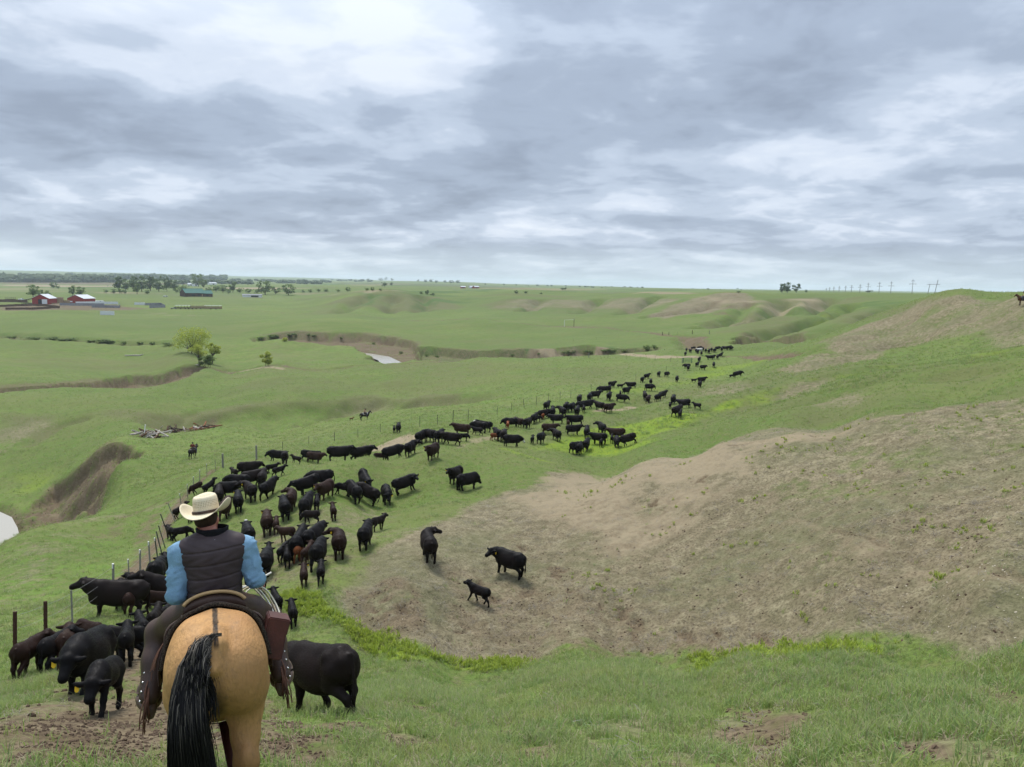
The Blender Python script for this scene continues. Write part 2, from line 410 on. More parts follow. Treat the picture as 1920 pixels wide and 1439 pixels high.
for pts, w, cv in (([(1330,612),(1400,600),(1450,585),(1470,565)], 6, 4.5), ([(1560,620),(1600,600),(1660,580),(1700,568)], 7, 4.5), ([(1420,625),(1500,612),(1560,590),(1600,570)], 5, 4), ([(1230,592),(1290,584),(1330,572)], 5, 3.5), ([(1395,572),(1380,590),(1350,605)], 5, 4), ([(990,583),(1000,572),(1012,562)], 6, 4), ([(1090,586),(1110,573),(1122,561)], 6, 4), ([(1180,587),(1200,572),(1222,559)], 6, 4), ([(640,583),(660,570),(690,557)], 7, 4), ([(790,583),(802,570),(792,558)], 7, 4), ([(730,584),(735,570),(740,560)], 6, 3), ([(1500,590),(1540,570),(1560,560)], 6, 4)):
    stroke('bush', pts, w * .7, w, .5, wob=8, patch=.3, psc=10); stroke(None, pts, w * .8, w * 1.5, 0, wob=8, carve=cv * 1.9)
for pts, w, cv in (([(1300,790),(1420,746),(1560,706),(1700,682),(1850,664)], 2.5, 1.5), ([(1480,762),(1560,738),(1650,714),(1760,702),(1880,690)], 2.0, 1.2), ([(1330,725),(1420,702),(1500,690),(1600,672)], 3, 1.6), ([(1620,650),(1700,628),(1760,600)], 3, 2.0), ([(1690,648),(1760,625),(1810,600)], 2.5, 1.6), ([(1520,660),(1600,636),(1660,615)], 3, 2.0), ([(1180,760),(1240,738),(1300,724)], 2.5, 1.0)):
    stroke(None, pts, w, w * 1.8, 0, wob=4, carve=cv)
# bare brown hill across the draw
area('dry', [(640,1120),(690,1050),(760,1005),(850,962),(920,930),(1000,908),(1100,888),(1200,866),(1350,831),(1500,806),(1640,783),(1780,762),(1920,744),(1960,800),(1960,1212),(1700,1207),(1500,1206),(1300,1216),(1150,1228),(1000,1240),(900,1246),(820,1218),(740,1192),(680,1172)], 0.9, 1.0, wob=1.4)
area('dry', [(1400,900),(1500,845),(1640,810),(1780,850),(1750,940),(1600,950),(1480,940)], 1.0, 0.45, wob=2.0, patch=0.9, psc=1.6, mode='erase')
area('dry', [(1640,783),(1780,770),(1920,750),(1920,880),(1800,830),(1700,830)], 0.8, 0.35, wob=1.0, patch=0.8, psc=1.2, mode='erase')
area('pale', [(930,932),(1000,905),(1100,886),(1250,856),(1400,828),(1640,786),(1600,806),(1450,842),(1400,905),(1280,985),(1160,1040),(1060,1010),(1010,960)], 1.2, 0.72, wob=1.5, patch=0.5, psc=2.0)
stroke('pale', [(1500,975),(1650,1040),(1780,1075),(1920,1105)], 0.4, 0.6, 0.5, wob=0.8)
stroke('dirt', [(1560,990),(1680,1030),(1800,1060),(1920,1080)], 0.15, 0.3, 0.6, wob=0.4, carve=0.10)
for (u, v) in [(1050,1075),(1100,1120),(1130,1140),(1160,1150),(1080,1100),(1230,1165),(1290,1195),(1350,1190),(990,1030),(1230,950),(1310,900),(1180,1190),(1210,1170),(870,1180),(830,1200),(760,1140),(720,1120),(690,1110),(700,1140),(1430,1195),(1850,1065),(900,1100),(930,1120),(1000,1110)]:
    for q in range(3): stroke('dirt', [(u + RNG.uniform(-22, 22), v + RNG.uniform(-12, 12)), (u + RNG.uniform(-12, 14), v + RNG.uniform(-6, 8))], RNG.uniform(.06, .16), 0.10, 0.95, wob=0.30, carve=0.09)
area('dirt', [(640,1110),(720,1080),(800,1120),(820,1200),(740,1190),(680,1160)], 0.8, 0.75, wob=1.0, patch=0.95, psc=0.8)
area('dirt', [(820,1060),(1000,1090),(1300,1180),(1420,1210),(1100,1225),(900,1235),(820,1150)], 0.8, 0.55, wob=0.8, patch=1.0, psc=0.55)
area('olive', [(640,1100),(700,1040),(760,1000),(850,960),(960,925),(1000,960),(900,1040),(800,1080)], 1.0, 0.6, wob=1.5, patch=0.6, psc=1.5)

area('dirt', [(900,1000),(1100,930),(1350,900),(1600,880),(1900,900),(1940,1190),(1500,1200),(1200,1215),(950,1225)], 1.5, .38, wob=1.5, patch=1.0, psc=.42, seed=19)
# lush weeds in the draw and the wet bowl
stroke('lush', [(545,1120),(600,1150),(650,1170),(700,1208),(760,1228),(850,1248),(960,1250)], 0.5, 0.5, 1.0, wob=0.9)
area('lush', [(1300,1232),(1380,1216),(1480,1203),(1560,1206),(1640,1215),(1600,1228),(1450,1236)], 0.4, 0.8, wob=0.5)
area('lush', [(960,838),(1000,826),(1090,806),(1180,790),(1280,772),(1370,748),(1420,742),(1380,766),(1290,796),(1210,835),(1180,846),(1090,856),(1000,850)], 2.5, 1.0, wob=5.0, patch=.35, psc=5)
stroke('lush', [(940,842),(975,852),(1020,864)], 0.8, 0.8, 0.7, wob=0.8)
stroke('lush', [(1180,735),(1260,722),(1320,704),(1400,684),(1440,676)], 5, 4, 0.45, wob=4)
stroke('lush', [(1310,705),(1360,692),(1420,682)], 6, 4, 0.5, wob=4)
stroke('lush', [(1430,742),(1500,722),(1570,702),(1640,688),(1760,678)], 2.0, 2.5, 0.5, wob=4, patch=.6, psc=4)
stroke('lush', [(1540,748),(1640,712),(1740,705)], 2.5, 2.5, 0.5, wob=4, patch=.6, psc=4)
for a in ([(1335,840),(1380,834),(1425,829)], [(1400,842),(1440,836)], [(1480,818),(1530,808),(1585,799)], [(1520,815),(1560,822)], [(1600,796),(1640,790)]): stroke('dirt', a, .10, .18, 1.0, wob=.5, carve=.12, patch=.5, psc=.5)
stroke('lush', [(1780,668),(1920,650)], 3.0, 3.0, 0.45, wob=3)
area('lush', [(0,880),(60,880),(110,870),(150,860),(110,905),(60,940),(30,955),(0,950)], 5, 0.5, wob=6)
area('lush', [(630,850),(700,842),(760,850),(780,862),(700,875),(620,880)], 2, 0.15, wob=2)
area('lush', [(1480,610),(1560,575),(1640,560),(1700,562),(1620,590),(1540,620)], 12, 0.35, wob=25)
area('lush', [(780,1010),(800,990),(830,1000)], .5, 0.2, wob=.5)

# tracks along the fence
stroke('dirt', [(205,1120),(240,1085),(270,1050),(300,1010),(318,975),(345,930),(372,905),(400,882),(415,878)], 0.55, 0.4, 0.9, wob=0.5, carve=0.10)
stroke('dirt', [(205,1005),(232,972),(280,950),(330,925),(360,912)], 0.7, 0.6, 0.65, wob=0.9, carve=0.10, patch=0.5, psc=1.0)
stroke('dirt', [(255,1085),(262,1040),(268,1000),(290,965),(320,940)], 0.5, 0.5, 0.65, wob=0.7, patch=0.5, psc=1.0)
stroke('dirt', [(415,878),(470,866),(560,850),(620,840),(700,830)], 0.7, 0.6, 0.55, wob=0.8)
stroke('dry', [(130,985),(200,970),(330,940)], 0.8, 0.8, 0.45, wob=1.2)
area('pale', [(690,848),(715,832),(760,818),(800,814),(815,818),(790,828),(745,838)], 1.0, 1.0, wob=1.2)
area('pale', [(540,872),(620,862),(690,856),(660,866),(570,880)], 0.6, 0.4, wob=1.0, patch=0.8, psc=1.0)
stroke('pale', [(1120,772),(1150,768),(1185,766)], 0.8, 0.8, 1.0, wob=0.8)
stroke('pale', [(860,838),(900,826),(960,822)], 0.6, 0.7, 0.6, wob=1.0)
area('dry', [(0,1040),(80,1010),(170,990),(140,1050),(60,1120),(0,1130)], 2.0, 0.45, wob=3, patch=0.8, psc=3)
area('dry', [(420,1020),(560,970),(700,960),(760,1010),(690,1060),(600,1090),(480,1100),(420,1080)], 2.5, 0.38, wob=3, patch=0.8, psc=1.5)
area('dirt', [(440,1050),(480,1000),(560,985),(620,1000),(600,1060),(520,1090),(460,1090)], 2.0, 0.45, wob=2, patch=1.0, psc=0.8)

# churned soil in the foreground
area('dirt', [(0,1350),(140,1335),(220,1290),(250,1215),(330,1190),(340,1290),(360,1439),(0,1439)], 0.7, 1.0, wob=0.9, patch=0.30, psc=0.55)
area('dirt', [(0,1385),(120,1352),(230,1295),(330,1300),(360,1439),(0,1439)], 0.5, 1.0, wob=0.8, patch=0.12, psc=0.5)
area('dirt', [(60,1330),(150,1345),(240,1280),(300,1240),(420,1330),(620,1400),(560,1439),(200,1439)], 0.5, .9, wob=0.9, patch=0.45, psc=0.5, seed=8)
area('dirt', [(90,1310),(130,1280),(170,1300),(240,1290),(230,1340),(130,1345)], 0.4, 0.7, wob=0.4, patch=0.3, psc=0.4)
stroke('dirt', [(200,1270),(235,1230),(262,1205),(290,1180)], 0.55, 0.4, 0.85, wob=0.5, carve=0.06)
for pts, w in (([(760,1320),(820,1345),(880,1365)], .22), ([(930,1372),(970,1395),(1000,1430)], .24), ([(640,1360),(700,1380),(760,1400)], .25), ([(1370,1335),(1440,1350),(1470,1375)], .25), ([(1395,1375),(1440,1400),(1460,1430)], .28), ([(1640,1405),(1740,1420)], .14), ([(1560,1310),(1640,1320)], .1), ([(560,1290),(640,1330)], .12), ([(520,1400),(600,1430)], .35), ([(480,1300),(540,1360)], .2), ([(1850,1290),(1900,1330)], .14), ([(1230,1420),(1300,1439)], .12)):
    stroke('dirt', pts, w, 0.16, 0.8, wob=0.35, carve=0.03, patch=0.3, psc=0.3)
area('dry', [(560,1439),(760,1380),(1000,1400),(1300,1340),(1500,1330),(1750,1340),(1960,1300),(1960,1460),(560,1460)], 0.6, 0.5, wob=0.8, patch=0.95, psc=0.5)
area('dry', [(0,1290),(140,1290),(220,1330),(140,1390),(0,1400)], 0.5, 0.5, wob=0.6, patch=0.6, psc=0.5)

# left bluff over the pond, gully, cut banks
area('dirt', [(185,838),(235,828),(262,838),(230,858),(205,890),(170,915),(140,945),(100,978),(62,985),(60,955),(95,915),(150,875)], 1.5, 0.62, wob=3.0, patch=0.35, psc=3)
area('pale', [(70,985),(110,930),(150,890),(200,850),(235,838),(215,858),(165,905),(120,950),(90,985)], 1.2, 0.75, wob=2.5, patch=0.9, psc=1.6)
area('olive', [(60,950),(110,900),(170,860),(240,832),(200,860),(140,905),(90,960)], 2, .7, wob=3, patch=.6, psc=3)
area('olive', [(0,806),(140,795),(300,808),(420,792),(520,778),(640,766),(760,752),(960,737),(860,736),(700,742),(600,750),(450,762),(300,772),(150,775),(0,775)], 4, 1.0, wob=8, patch=0.2, psc=20)
area('dry', [(0,860),(60,830),(110,800),(70,790),(0,810)], 3, 0.6, wob=6, patch=0.5, psc=6)
area('dry', [(580,764),(700,748),(900,742),(860,750),(720,766),(620,776)], 2, 0.4, wob=5, patch=0.5, psc=6)
area('dirt', [(280,800),(400,792),(400,803),(300,815)], 2, 0.75, wob=3)
area('dirt', [(190,712),(250,702),(330,695),(425,694),(425,704),(330,709),(260,716),(195,724)], 2.5, 0.95, wob=3, carve=0.5)
stroke('dirt', [(0,724),(100,722),(190,722)], 5, 4, 0.6, wob=5)
area('pale', [(255,718),(310,708),(345,706),(320,714),(280,719)], 2, 0.7, wob=2)
area('dirt', [(480,628),(570,619),(660,622),(740,630),(786,641),(778,668),(742,668),(700,656),(620,644),(560,638)], 4, 0.62, wob=7, patch=0.4, psc=7)
area('pale', [(600,624),(700,630),(760,645),(740,660),(680,648),(620,638)], 3, 0.45, wob=5, patch=0.8, psc=5)
area('bush', [(480,628),(560,620),(570,630),(500,634)], 3, 0.6, wob=5)
area('bush', [(790,655),(900,656),(1050,651),(1150,648),(1240,650),(1230,659),(1050,665),(900,671),(790,671)], 3, 0.75, wob=6, patch=0.5, psc=9)
area('dirt', [(790,652),(900,654),(1050,650),(1230,648),(1230,658),(1050,662),(900,668),(790,668)], 3, 0.55, wob=5, patch=0.5, psc=6)
area('pale', [(855,660),(905,656),(910,664),(870,670)], 2, 0.6, wob=3, patch=0.6, psc=3)
stroke('dirt', [(430,697),(560,691),(650,688),(720,684),(820,679),(920,671),(1000,668)], 2.2, 1.5, 0.75, wob=1.5)
stroke('pale', [(1000,668),(1080,664),(1130,662),(1180,667),(1260,669),(1310,668)], 2.6, 1.5, 0.8, wob=1.5)
stroke('dirt', [(1310,668),(1400,668),(1490,667)], 2.0, 1.0, 0.8, wob=1.0)
stroke('pale', [(430,697),(470,695),(530,693)], 2.0, 1.5, 0.7, wob=1.5)
area('dirt', [(1274,629),(1325,631),(1345,650),(1285,653)], 2, 0.8, wob=2.5)
stroke('pale', [(1292,632),(1300,642),(1298,652)], 1.2, 1.0, 0.8, wob=1); stroke('pale', [(1310,632),(1318,642),(1312,652)], 1.2, 1.0, 0.8, wob=1)
area('dirt', [(1375,630),(1420,624),(1500,624),(1515,632),(1440,640),(1390,645)], 3, 0.6, wob=5, patch=0.4, psc=8)
area('dry', [(1210,592),(1290,560),(1340,550),(1400,549),(1420,566),(1380,578),(1300,590),(1240,600)], 5, 0.85, wob=10, patch=0.35, psc=14)
area('dry', [(920,577),(1000,562),(1100,560),(1180,556),(1290,556),(1230,578),(1100,584),(980,583)], 8, 0.6, wob=14, patch=0.5, psc=20)
area('dry', [(680,572),(720,560),(760,556),(740,572)], 5, 0.35, wob=8, patch=0.4, psc=10)
area('dry', [(1325,612),(1400,596),(1440,600),(1380,614)], 5, 0.45, wob=8)
# hill faces: darker growth plus painted slope shading; plough strips of the far plain
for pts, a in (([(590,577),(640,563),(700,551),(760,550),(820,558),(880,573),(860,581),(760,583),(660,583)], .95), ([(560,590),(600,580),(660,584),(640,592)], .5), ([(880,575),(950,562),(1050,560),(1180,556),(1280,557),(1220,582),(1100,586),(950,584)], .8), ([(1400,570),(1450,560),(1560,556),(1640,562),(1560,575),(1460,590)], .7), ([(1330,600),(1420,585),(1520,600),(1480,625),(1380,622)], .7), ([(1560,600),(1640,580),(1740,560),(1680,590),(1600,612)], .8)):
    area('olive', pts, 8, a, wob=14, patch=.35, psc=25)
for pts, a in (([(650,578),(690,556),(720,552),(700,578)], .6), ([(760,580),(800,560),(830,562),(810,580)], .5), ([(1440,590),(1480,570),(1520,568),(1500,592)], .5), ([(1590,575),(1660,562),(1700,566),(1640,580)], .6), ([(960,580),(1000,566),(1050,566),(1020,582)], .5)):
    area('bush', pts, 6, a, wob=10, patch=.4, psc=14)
_R2 = random.Random(12)
for k in range(70):
    u = _R2.uniform(-50, 1500); h_ = 511 + .0208 * u; v = h_ + _R2.uniform(6, 36); w = _R2.uniform(40, 160); t = _R2.uniform(.5, 2.2)
    area(_R2.choice(('olive', 'pale', 'bush', 'bush', 'olive')), [(u - w, v), (u + w * .2, v - t), (u + w, v + .4), (u - w * .1, v + t)], 10, _R2.uniform(.3, .8), wob=14)
for a in ([(1318,584),(1345,566),(1372,552)], [(1352,588),(1368,572),(1385,556)], [(1402,572),(1390,562),(1378,552)]): stroke('dirt', a, 3, 4, .7, wob=6, patch=.3, psc=6)
# right-hand knoll
area('dry', [(1540,655),(1560,634),(1640,606),(1740,562),(1830,556),(1960,560),(1960,638),(1800,636),(1680,642),(1600,655)], 3.0, 0.9, wob=6, patch=0.25, psc=6)
area('dry', [(1560,640),(1640,612),(1740,575),(1900,560),(1960,570),(1960,635),(1700,640)], 3, .30, wob=6, patch=.85, psc=5, mode='erase')
area('pale', [(1780,580),(1900,585),(1930,610),(1800,620),(1740,612)], 3, 0.3, wob=5, patch=0.5, psc=4)
area('dry', [(1470,692),(1540,668),(1640,652),(1660,664),(1560,685),(1480,702)], 2.0, 0.7, wob=4, patch=0.3, psc=4)
area('dry', [(1440,748),(1500,722),(1560,712),(1500,740)], 1.5, 0.7, wob=3, patch=0.3, psc=2)
area('dry', [(1530,766),(1580,740),(1640,742),(1600,760)], 1.5, 0.7, wob=2.5, patch=0.3, psc=2)
area('dry', [(1300,745),(1340,722),(1400,712),(1440,716),(1360,742)], 2, 0.6, wob=4, patch=0.4, psc=3)
area('olive', [(1250,760),(1330,715),(1450,700),(1600,680),(1800,690),(1920,670),(1920,740),(1640,775),(1400,800),(1300,790)], 3, 0.55, wob=8, patch=0.8, psc=6)
area('olive', [(1180,752),(1230,735),(1310,722),(1300,740),(1240,756)], 2, 0.7, wob=4)
area('olive', [(960,800),(1040,795),(1130,780),(1190,776),(1100,805),(1000,822)], 2, 0.5, wob=4, patch=0.5, psc=4)
area('olive', [(0,640),(300,655),(400,690),(250,695),(0,690)], 12, 0.4, wob=25, patch=0.6, psc=40)
area('olive', [(480,690),(900,680),(1200,680),(1150,720),(900,735),(600,735),(400,745)], 6, 0.45, wob=12, patch=0.8, psc=25)
area('olive', [(480,640),(640,660),(700,680),(560,688),(470,680)], 6, 0.35, wob=10, patch=0.7, psc=20)
# far fields, corral dirt, tracks
area('dirt', [(0,529),(210,531),(400,531),(400,533),(210,535),(0,533)], 25, 0.7, wob=30)
area('pale', [(0,534),(215,536),(215,539),(0,537)], 20, 0.8, wob=20)
area('dirt', [(600,529),(760,531),(960,538),(1100,541),(1000,543),(800,537),(640,533)], 30, 0.35, wob=40)
area('dirt', [(0,573),(100,570),(215,572),(270,579),(300,580),(200,585),(60,585),(0,584)], 6, 0.85, wob=8, patch=0.2, psc=15)
stroke('dirt', [(430,582),(560,588),(700,594),(850,600),(1000,609),(1100,612),(1200,622),(1285,630)], 1.8, 1.2, 0.75, wob=1.5)
stroke('dirt', [(1040,611),(1090,613)], 4, 2.5, 0.7, wob=2)
for u0, u1, v in ((275,335,592),(280,310,589),(355,380,592),(210,240,536)):
    stroke('pale', [(u0, v), (u1, v + .3)], 2.2, 1.8, 0.8, wob=2)
for k in range(14):
    u = RNG.uniform(100, 1300); v = RNG.uniform(545, 640)
    area('olive', [(u-90, v), (u, v-3), (u+110, v), (u, v+5)], 8, RNG.uniform(.25, .6), wob=14, patch=0.5, psc=20)

# ---- water surfaces: flat sheets lying in their own beds
def flat_outline(pts, zw):
    out = []
    for u, v in pts:
        az, e = bearing(u, v); d = zw / e; out.append((d * math.sin(az), d * math.cos(az)))
    return np.array(out)
_q = ground_hit(8, 985, 90)
POND_Z = -41.3
POND = flat_outline([(-60,955),(0,960),(22,970),(33,990),(38,1010),(20,1030),(-60,1050)], POND_Z)
STREAM = STREAM_XY
_W = _window(STREAM, 1); _in = _segdist(STREAM, GX[_W], GY[_W], True) < 0
STREAM_Z = float(np.percentile(GZ[_W][_in], 62)) + 0.3
for P, zw in ((POND, POND_Z), (STREAM, STREAM_Z)):
    W = _window(P, 12); d = _segdist(P, GX[W], GY[W], True)
    t = sstep(-1.0, 2.5, d)
    bed = zw - 0.6
    GZ[W] = np.where(d < 2.5, bed * (1 - t) + np.maximum(GZ[W], zw + 0.25) * t, np.where(d < 9, np.maximum(GZ[W], zw + 0.25), GZ[W]))
    k = 1 - sstep(0.0, 4.0, d)
    MASK['dirt'][W] = np.maximum(MASK['dirt'][W], 0.8 * k)

# ---- relief: hummocks, hoof-pocked ground, slope terracettes, distant swells
_n = lambda s, seed, o=4: fbm(GX / s, GY / s, seed, o)
GZ += (0.10 * _n(2.2, 31, 4)) * sstep(3, 8, RR) * (1 - sstep(50, 90, RR))
GZ += 0.045 * _n(0.45, 32, 3) * (0.35 + 0.9 * np.maximum(MASK['dirt'], MASK['dry'] * 0.7)) * sstep(3, 6, RR) * (1 - sstep(40, 70, RR))
GZ -= 0.16 * MASK['dry'] * np.abs(_n(0.9, 41, 4)) * sstep(14, 20, RR) * (1 - sstep(50, 70, RR))
GZ += 0.35 * _n(9, 33, 4) * sstep(25, 70, RR) * (1 - sstep(300, 600, RR))
GZ += 0.9 * _n(35, 34, 5) * sstep(90, 220, RR) * (1 - sstep(900, 1800, RR))
GZ += (2.2 * _n(160, 35, 4)) * sstep(420, 900, RR) * (1 - 0.6 * sstep(1500, 4000, RR))
_er = np.maximum(MASK['dirt'], MASK['dry']) * sstep(95, 125, RR) * (1 - sstep(700, 1000, RR))
GZ -= _er * 2.4 * np.abs(_n(13, 36, 5))
_e2 = MASK['dirt'] * sstep(62, 85, RR) * (1 - sstep(260, 420, RR))
GZ -= _e2 * (1.5 * np.abs(_n(4.2, 38, 4)) + .5 * np.abs(_n(1.5, 39, 3)))
GZ += 11.0 * _n(900, 37, 4) * sstep(4200, 6500, RR)

# ---- mesh
def grid_mesh(name, X, Y, Z):
    na, nl = X.shape
    me = bpy.data.meshes.new(name)
    co = np.stack([X, Y, Z], -1).reshape(-1, 3).astype(np.float32)
    i = np.arange(na - 1)[:, None] * nl + np.arange(nl - 1)[None, :]
    q = np.stack([i, i + nl, i + nl + 1, i + 1], -1).reshape(-1, 4)[:, ::-1]
    me.vertices.add(len(co)); me.vertices.foreach_set('co', co.ravel())
    me.loops.add(q.size); me.loops.foreach_set('vertex_index', q.ravel().astype(np.int32))
    me.polygons.add(len(q)); me.polygons.foreach_set('loop_start', (np.arange(len(q)) * 4).astype(np.int32))
    me.polygons.foreach_set('loop_total', np.full(len(q), 4, np.int32))
    me.update(calc_edges=True)
    me.polygons.foreach_set('use_smooth', np.ones(len(q), bool))
    return me
ground_me = grid_mesh('ground', GX, GY, GZ + CZ)
for nm, chans in (('cover_a', ('dry', 'dirt', 'lush')), ('cover_b', ('pale', 'olive', 'bush'))):
    at = ground_me.attributes.new(nm, 'FLOAT_COLOR', 'POINT')
    arr = np.ones((GX.size, 4), np.float32)
    for k, c in enumerate(chans): arr[:, k] = MASK[c].ravel()
    at.data.foreach_set('color', arr.ravel())
ground = bpy.data.objects.new('ground', ground_me); COL.objects.link(ground)
ground['kind'] = 'structure'

# ---------------------------------------------------------------- material helpers
class Mat:
    def __init__(s, name):
        s.m = bpy.data.materials.new(name); s.m.use_nodes = True
        s.nt = s.m.node_tree; s.N = s.nt.nodes; s.L = s.nt.links
        s.b = s.N['Principled BSDF']; s.b.inputs['Specular IOR Level'].default_value = 0.3
    def nd(s, t, **kw):
        n = s.N.new(t)
        for k, v in kw.items(): setattr(n, k, v)
        return n
    def put(s, sock, v):
        if isinstance(v, bpy.types.NodeSocket): s.L.new(v, sock)
        elif isinstance(v, (tuple, list)) and len(v) == 3 and sock.type == 'RGBA': sock.default_value = (*v, 1)
        else: sock.default_value = v
    def mix(s, f, a, b, bt='MIX'):
        n = s.nd('ShaderNodeMix', data_type='RGBA', blend_type=bt)
        s.put(n.inputs[0], f); s.put(n.inputs[6], a); s.put(n.inputs[7], b); return n.outputs[2]
    def math(s, op, a, b=0.0, c=0.0, clamp=False):
        n = s.nd('ShaderNodeMath', operation=op); n.use_clamp = clamp
        s.put(n.inputs[0], a); s.put(n.inputs[1], b); s.put(n.inputs[2], c); return n.outputs[0]
    def coord(s, kind='Object'):
        return s.nd('ShaderNodeTexCoord').outputs[kind]
    def noise(s, scale, detail=3.0, rough=0.55, vec=None, dist=0.0, stretch=None):
        v = vec or s.coord()
        if stretch:
            mp = s.nd('ShaderNodeMapping'); s.L.new(v, mp.inputs[0]); mp.inputs['Scale'].default_value = stretch; v = mp.outputs[0]
        n = s.nd('ShaderNodeTexNoise'); s.L.new(v, n.inputs['Vector'])
        n.inputs['Scale'].default_value = scale; n.inputs['Detail'].default_value = detail
        n.inputs['Roughness'].default_value = rough; n.inputs['Distortion'].default_value = dist
        return n.outputs[0]
    def rng(s, v, a, b, c=0.0, d=1.0):
        n = s.nd('ShaderNodeMapRange'); s.put(n.inputs[0], v)
        for k, q in enumerate((a, b, c, d)): s.put(n.inputs[k + 1], q)
        return n.outputs[0]
    def bump(s, h, strength, dist=0.02):
        n = s.nd('ShaderNodeBump'); s.put(n.inputs['Height'], h)
        n.inputs['Strength'].default_value = strength; n.inputs['Distance'].default_value = dist
        s.L.new(n.outputs[0], s.b.inputs['Normal'])
    def done(s, col=None, rough=None, spec=None, metal=None):
        if col is not None: s.put(s.b.inputs['Base Color'], col)
        if rough is not None: s.put(s.b.inputs['Roughness'], rough)
        if spec is not None: s.put(s.b.inputs['Specular IOR Level'], spec)
        if metal is not None: s.put(s.b.inputs['Metallic'], metal)
        return s.m

def ground_material():
    M = Mat('prairie_ground')
    a1 = M.nd('ShaderNodeAttribute', attribute_name='cover_a'); a2 = M.nd('ShaderNodeAttribute', attribute_name='cover_b')
    s1 = M.nd('ShaderNodeSeparateColor'); M.L.new(a1.outputs['Color'], s1.inputs[0])
    s2 = M.nd('ShaderNodeSeparateColor'); M.L.new(a2.outputs['Color'], s2.inputs[0])
    dry, dirt, lush = s1.outputs; pale, olive, bush = s2.outputs
    n_fine = M.noise(9.0, 5, 0.65); n_med = M.noise(1.6, 5, 0.6); n_big = M.noise(0.12, 5, 0.6); n_huge = M.noise(0.013, 5, 0.6)
    n_km = M.noise(0.0022, 4, 0.6)
    # green sward: mixed blades, thatch and old growth
    g = M.mix(M.rng(n_big, 0.41, 0.60), GRASS_A, GRASS_B)
    g = M.mix(M.rng(n_huge, 0.42, 0.60, 0, 0.8), g, GRASS_C)
    n_two = M.noise(0.42, 4, 0.6); n_ten = M.noise(0.045, 4, 0.6)
    g = M.mix(M.rng(n_two, 0.44, 0.58, 0, 0.55), g, (0.082, 0.112, 0.030))
    g = M.mix(M.rng(n_ten, 0.47, 0.60, 0, 0.40), g, (0.150, 0.158, 0.056))
    g = M.mix(M.rng(n_km, 0.44, 0.58, 0, 0.6), g, (0.085, 0.130, 0.036))
    g = M.mix(M.rng(n_med, 0.46, 0.64, 0, 0.60), g, (0.145, 0.140, 0.056))
    g = M.mix(M.rng(n_fine, 0.47, 0.66, 0, 0.7), g, (0.052, 0.062, 0.022))
    def edge(mask, nz, lo=0.30, hi=0.70):      # break a cover edge up with clumps
        return M.rng(M.math('ADD', mask, M.math('MULTIPLY', M.math('SUBTRACT', nz, 0.5), 0.9)), lo, hi)
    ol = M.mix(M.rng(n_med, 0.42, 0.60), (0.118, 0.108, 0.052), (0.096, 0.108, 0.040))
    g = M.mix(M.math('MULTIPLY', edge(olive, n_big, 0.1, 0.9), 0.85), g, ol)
    lu = M.mix(M.rng(n_med, 0.35, 0.65), (0.162, 0.210, 0.020), (0.112, 0.178, 0.022))
    g = M.mix(M.math('MULTIPLY', edge(lush, n_big), 0.95), g, lu)
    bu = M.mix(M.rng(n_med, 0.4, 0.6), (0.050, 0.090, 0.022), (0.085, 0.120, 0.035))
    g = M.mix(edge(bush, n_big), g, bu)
    dr = M.mix(M.rng(n_med, 0.40, 0.60), (0.148, 0.126, 0.074), (0.240, 0.206, 0.128))
    dr = M.mix(M.rng(n_fine, 0.45, 0.64, 0, 0.85), dr, (0.072, 0.056, 0.034))
    dr = M.mix(M.rng(n_big, 0.46, 0.60, 0, 0.45), dr, (0.100, 0.110, 0.048))
    c = M.mix(edge(dry, n_med, 0.15, 0.75), g, dr)
    pl = M.mix(M.rng(n_med, 0.35, 0.7), (0.262, 0.212, 0.138), (0.205, 0.164, 0.102))
    c = M.mix(edge(pale, n_med, 0.2, 0.8), c, pl)
    di = M.mix(M.rng(n_med, 0.35, 0.65), (0.106, 0.078, 0.045), (0.170, 0.132, 0.082))
    di = M.mix(M.rng(n_fine, 0.46, 0.62, 0, 0.75), di, (0.060, 0.042, 0.028))
    c = M.mix(edge(dirt, n_med, 0.2, 0.8), c, di)
    h = M.math('ADD', M.math('MULTIPLY', n_fine, 0.35), M.noise(2.6, 4, 0.6))
    M.bump(h, 0.8, 0.12)
    return M.done(c, 0.95, 0.1)
GRASS_A, GRASS_B, GRASS_C = (0.112, 0.182, 0.032), (0.150, 0.196, 0.048), (0.086, 0.134, 0.026)
ground_me.materials.append(ground_material())

def water_sheet(name, P, zw, mat):
    bm = bmesh.new()
    vs = [bm.verts.new((x, y, zw + CZ)) for x, y in P]
    f = bm.faces.new(vs)
    if f.normal.z < 0: f.normal_flip()
    bm.normal_update()
    if f.normal.z < 0: bmesh.ops.reverse_faces(bm, faces=[f])
    me = bpy.data.meshes.new(name); bm.to_mesh(me); bm.free(); me.materials.append(mat)
    o = bpy.data.objects.new(name, me); COL.objects.link(o); o['kind'] = 'structure'; return o
def water_material():
    M = Mat('silty_water')
    M.bump(M.noise(0.9, 3, 0.6), 0.15, 0.05)
    return M.done((0.36, 0.33, 0.27), 0.16, 0.6)
WATER = water_material()
water_sheet('pond_water', POND, POND_Z, WATER)
water_sheet('creek_water', STREAM, STREAM_Z, WATER)

